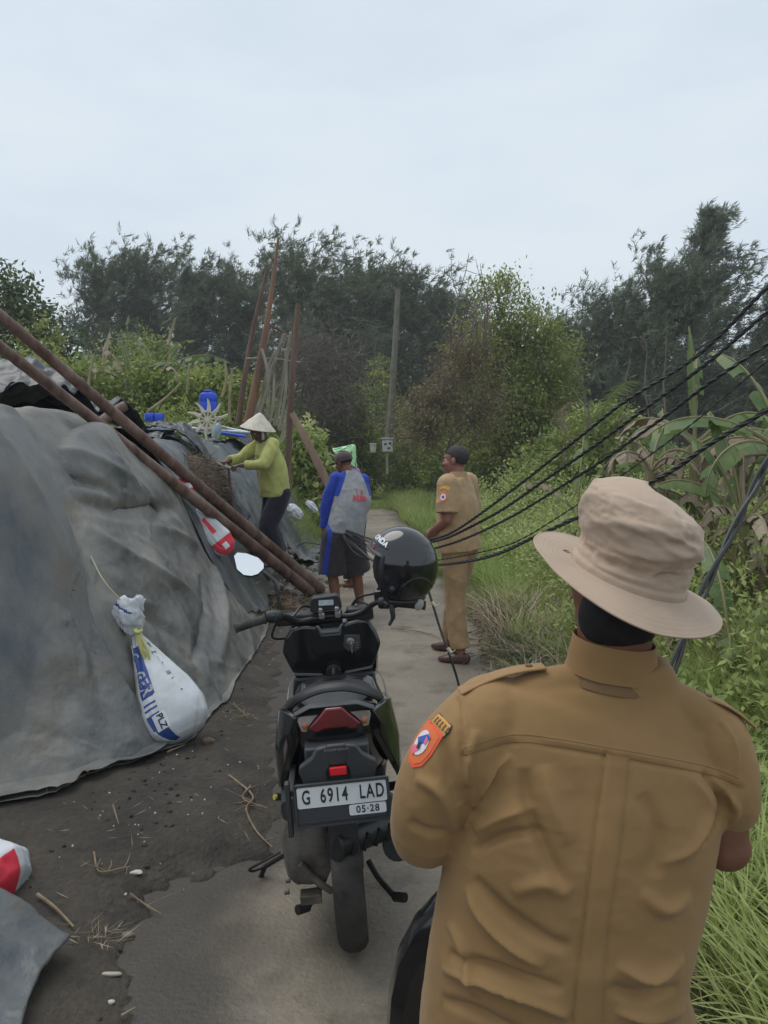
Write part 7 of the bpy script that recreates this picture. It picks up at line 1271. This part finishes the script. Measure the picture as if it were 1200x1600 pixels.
Th = bvh(V, Fc); hh = np.repeat(cp[:,1], nA); L3 = np.stack([(V-H0)@rgt, (V-H0)@fwd, hh], 1); qn = L3*np.array([16,16,34]); qn = qn+.8*np.stack([fbm(qn*.5, 2), fbm(qn*.5+4, 2), fbm(qn*.5+8, 2)], 1)
D = (.0050*(ridged(qn, 3)-.40)*2)*sst(.012, .03, hh)*(1-.75*sst(.125, .145, hh))+.0016*fbm(L3*90, 2)*sst(.14,.10,hh); V = V+Nn*D[:,None]
V = creases(V, Nn, Th, [([(905,835),(935,872),(985,892),(1040,898),(1082,890)],.006,-.0065,'g'),([(908,818),(950,850),(1010,868),(1075,872)],.008,.009,'g'),([(905,868),(960,880),(1010,905),(1018,925)],.006,-.005,'g'),([(925,880),(980,900),(1030,915),(1080,905)],.006,.006,'g'),([(915,825),(960,815),(1010,832),(1040,850)],.007,.006,'g'),([(1030,840),(1060,850),(1090,840)],.007,-.008,'g'),([(1040,858),(1070,868),(1098,862)],.006,.007,'g'),([(900,830),(912,850),(930,866)],.005,-.006,'g'),([(940,800),(960,812),(990,815)],.008,-.004,'g'),([(1055,800),(1075,830),(1092,850)],.006,-.005,'g')])
mesh_obj('hat_crown', V, Fc, m_hat, hat); COL.objects[-1]
hat.location = (0,0,0)
def setw(o): # parts of the hat are given in world coordinates
    M = XF[fm].inverted(); me = o.data
    for v in me.vertices: v.co = M@v.co
    return o
hcw = [o for o in COL.objects if o.parent == hat][-1]; setw(hcw)
br = np.linspace(0, 1, 44); V = []
for t in br:
    for j in range(nA):
        a = 2*math.pi*j/nA; c, s = math.cos(a), math.sin(a)
        wd = .066+.006*max(0,-c)                              # a: 0 right, 90 front, 180 left, 270 back
        dr = .26+.26*max(0, -s)-.34*max(0, -c)**1.5-.06*max(0, c)-.16*max(0, s)+.06*math.sin(2*a+.6)+.04*math.sin(3*a)
        V.append(hpt(a, .0985+wd*t*math.cos(dr), -.004-wd*t*math.sin(dr)*(.55+.45*t)))
V = np.array(V); Fb = [(i*nA+j, i*nA+(j+1) % nA, (i+1)*nA+(j+1) % nA, (i+1)*nA+j) for i in range(43) for j in range(nA)]; Nb = vnormals(V, Fb); Nb = Nb*np.sign(np.sum(Nb*up_, 1))[:,None]; tt = np.repeat(br, nA)
V = V+Nb*(.00018*np.sin(tt*2*math.pi*8)*(tt > .1)+.0030*fbm(V*14, 2)*tt+.0035*np.exp(-((tt-1)/.03)**2)*.5)[:,None]; o = mesh_obj('hat_brim', V, Fb, m_hat, hat); setw(o); q = o.modifiers.new('thickness', 'SOLIDIFY'); q.thickness = .0028
mb = MB(); mb.tube([hpt(a, .0992, -.002) for a in np.linspace(0, 2*math.pi, 120)], .0012, 6); o = mb.build('seam', m_thread, hat); setw(o)
Tb = bvh(V, Fb); e = cast(Tb, 885, 864)
if e is not None:
    h = Tb.find_nearest(Vector(e)); n = np.array(h[1]); n = n*np.sign(n@up_); X = Matrix(frame(e+n*.0005, np.cross((0,0,1), n), np.cross(n, np.cross((0,0,1), n))).tolist()); mb = MB(); mb.lathe([(.003,.0006),(.0078,.0006),(.0074,.0026),(.0052,.0034),(.003,.0018)], 20, X, closed=True); o = mb.build('eyelet', mat('bronze_eyelet', (.12,.09,.07), .35, metal=.7), hat); setw(o); mb = MB(); mb.lathe([(0,.0010),(.0031,.0010)], 16, X); o = mb.build('eyelet_hole', m_ink, hat); setw(o)
# ================================================================ the black motorcycle he sits on
bk = thing('motorcycle', 'black motorcycle under the seated man, its rounded leg shield showing beside his waist', 'motorcycle', (.335,1.35,0))
mb = MB(); prof = [(-.10,.70),(-.155,.675),(-.205,.635),(-.255,.575),(-.290,.50),(-.305,.42),(-.310,.33),(-.300,.24),(-.26,.16),(.26,.16),(.300,.24),(.310,.33),(.305,.42),(.290,.50),(.255,.575),(.205,.635),(.155,.675),(.10,.70)]
pf = np.array(prof); rings = [[(x*k*1.06, y, .16+(z-.16)*k2) for x, z in pf] for y, k, k2 in ((.29,.90,.93),(.315,.985,.99),(.345,1.0,1.0),(.40,.97,.98),(.48,.80,.92),(.56,.45,.80))]; mb.sect(rings); mb.build('leg_shield', k_gl, bk)
wheel(bk, -.48, .28, .10); wheel(bk, .82, .28, .085)
mb = MB(); mb.sect([sec(-.75,.08,.56,.64), sec(-.55,.12,.50,.66), sec(-.2,.14,.42,.64), sec(.1,.13,.36,.56), sec(.28,.08,.30,.50)]); mb.build('body', k_gl, bk); mb = MB(); mb.sect([sec(-.70,.10,.63,.67), sec(-.4,.14,.63,.69), sec(0,.12,.60,.66), sec(.15,.08,.55,.60)]); mb.build('seat', k_mt, bk)
mb = MB(); mb.tube(cr([(-.24,.28,.90),(-.17,.31,.90),(-.08,.42,.88),(.08,.42,.88),(.17,.31,.90),(.28,.28,.90)], 5), .013, 10); mb.build('handlebar', k_st, bk)
for s in (-1, 1): mb = MB(); mb.tube([(s*.27+.02,.275,.90),(s*.17+.01,.31,.90)], .018, 12); mb.build('grip', k_rb, bk)
mb = MB(); mb.sect([sec(.40,.10,.78,.88), sec(.48,.12,.76,.90), sec(.58,.10,.78,.88)]); mb.build('head_cowl', k_gl, bk); mb = MB()
for s in (-1, 1): mb.tube([(s*.07,.82,.28),(s*.06,.62,.80)], .018, 10)
mb.tube([(0,.64,.72),(0,.52,.93)], .03, 10); mb.build('fork', k_st, bk); mb = MB(); mb.box((0,.05,.30), (.26,.42,.22)); mb.tube([(0,.0,.26),(0,-.48,.28)], .04, 10); mb.tube([(-.20,.35,.20),(.20,.35,.20)], .014, 8); mb.build('engine', k_al, bk, .02)
# ================================================================ cables
m_cab = mat('black_cable_sheath', (.014,.014,.015), .45, (.026,.026,.027), 12)
def cable(label, px, r, twist=None, name='cable', group='twisted black cables', n=3, ext=0):
    pts = cr([P(u, v, y) for u, v, y in px], 14); L = np.r_[0, np.cumsum(np.linalg.norm(np.diff(pts, axis=0), axis=1))]; k = int(L[-1]/.018); f = np.linspace(0, L[-1], k); c = np.stack([np.interp(f, L, pts[:,q]) for q in range(3)], 1); mb = MB()
    t = np.gradient(c, axis=0); t /= np.linalg.norm(t, axis=1)[:,None]; a = np.cross(t, [0,0,1]); a /= np.linalg.norm(a, axis=1)[:,None]; b = np.cross(t, a); c = c+.006*np.stack([vn(np.stack([f*2.5, f*0+q*9, f*0+len(label)], 1)) for q in range(3)], 1)
    if twist:
        for s in range(n): ph = 2*math.pi*f/(twist*(1+.15*math.sin(len(label))))+2*math.pi*s/n+.8*vn(np.stack([f*1.5, f*0, f*0], 1)); mb.tube(c+a*(r*1.05*np.cos(ph))[:,None]+b*(r*1.05*np.sin(ph))[:,None], r*.92, 6)
    else: mb.tube(c, r, 8)
    return tag(mb.build(name, m_cab), label, 'cable', group)
cable('top black twisted cable rising to the upper right edge of the photo', [(541,829,7.35),(610,850,6.6),(690,838,5.6),(760,797,5.0),(860,718,4.5),(960,640,4.1),(1080,560,3.8),(1200,448,3.5),(1330,320,3.3)], .0052, .17)
cable('second twisted cable just below the top one', [(541,831,7.35),(610,856,6.6),(690,843,5.6),(770,806,5.0),(870,738,4.5),(980,660,4.1),(1090,578,3.8),(1200,488,3.5),(1330,385,3.3)], .0052, .17)
cable('third twisted cable crossing the elbow of the standing khaki man', [(540,833,7.35),(610,868,6.6),(700,850,5.6),(790,812,5.0),(900,745,4.5),(1010,672,4.1),(1110,600,3.7),(1200,535,3.5),(1330,440,3.3)], .0050, .16)
cable('thin cable between the third and the lowest twisted ones', [(540,836,7.35),(610,880,6.6),(700,873,5.6),(800,848,4.9),(900,790,4.4),(990,730,4.1),(1090,655,3.8),(1200,560,3.6),(1330,450,3.4)], .0028, .14, n=2)
cable('lowest thick twisted cable passing behind the crown of the hat', [(539,838,7.35),(600,884,6.6),(690,881,5.6),(770,868,5.0),(830,842,4.6),(930,795,4.2),(1040,742,3.8),(1110,695,3.6),(1200,640,3.4),(1330,560,3.2)], .0062, .20)
cable('bunched cable loop sagging from the hands of the man in grey', [(537,836,7.3),(548,850,7.2),(566,866,7.0),(590,878,6.7),(640,880,6.2)], .0048, .12, n=3); cable('loose cable loop nearest the dark shorts', [(535,838,7.25),(552,862,7.1),(578,874,6.9),(610,872,6.6)], .0050, .12, n=2)
cable('thin cable end lying from the hands down to the rubble', [(536,836,7.35),(515,846,7.8),(497,850,8.6),(478,848,9.4),(462,853,9.8)], .0050, .12, n=2)
cable('steep black cable dropping from the right edge down behind the hat and shoulder', [(1260,600,3.0),(1200,722,2.9),(1160,805,2.8),(1120,885,2.7),(1080,970,2.6),(1046,1060,2.5),(1030,1130,2.45),(1010,1230,2.4)], .0085, .55, n=2)
st = cable('grey black stay cable hanging from behind the helmet, tied with white string', [(655,880,3.75),(672,928,3.7),(690,985,3.65),(706,1030,3.6),(718,1070,3.6),(730,1130,3.55)], .0058, None, group=None)
for (u, v, y) in ((677,944,3.69),(702,1016,3.61)):
    mb = MB(); c = P(u, v, y); mb.tube([c+np.array([-.008,-.004,.012]), c+np.array([.009,-.008,-.010])], .009, 8); mb.tube(cr([c, c+np.array([-.02,-.01,-.012]), c+np.array([-.034,-.01,-.006])], 3), .002, 5); mb.tube(cr([c, c+np.array([.012,-.012,-.006]), c+np.array([.028,-.01,.004])], 3), .002, 5); mb.build('string_tie', m_string, st)
# ================================================================ air between the camera and the far trees
me = bpy.data.meshes.new('haze'); bm = bmesh.new(); bmesh.ops.create_cube(bm, size=1); bmesh.ops.transform(bm, matrix=Matrix.Translation((0, 560, 9))@Matrix.Diagonal((1230, 1300, 24, 1)), verts=bm.verts); bm.to_mesh(me); bm.free()
hz = bpy.data.objects.new('haze', me); COL.objects.link(hz); tag(hz, 'thin pale haze in the air over the whole place', 'haze', kind='stuff')
mh = bpy.data.materials.new('haze_air'); mh.use_nodes = True; t_ = mh.node_tree; t_.nodes.clear(); o_ = t_.nodes.new('ShaderNodeOutputMaterial'); v_ = t_.nodes.new('ShaderNodeVolumePrincipled')
v_.inputs['Color'].default_value = (.93,.96,.98,1); v_.inputs['Density'].default_value = .0016; t_.links.new(v_.outputs[0], o_.inputs['Volume']); me.materials.append(mh)
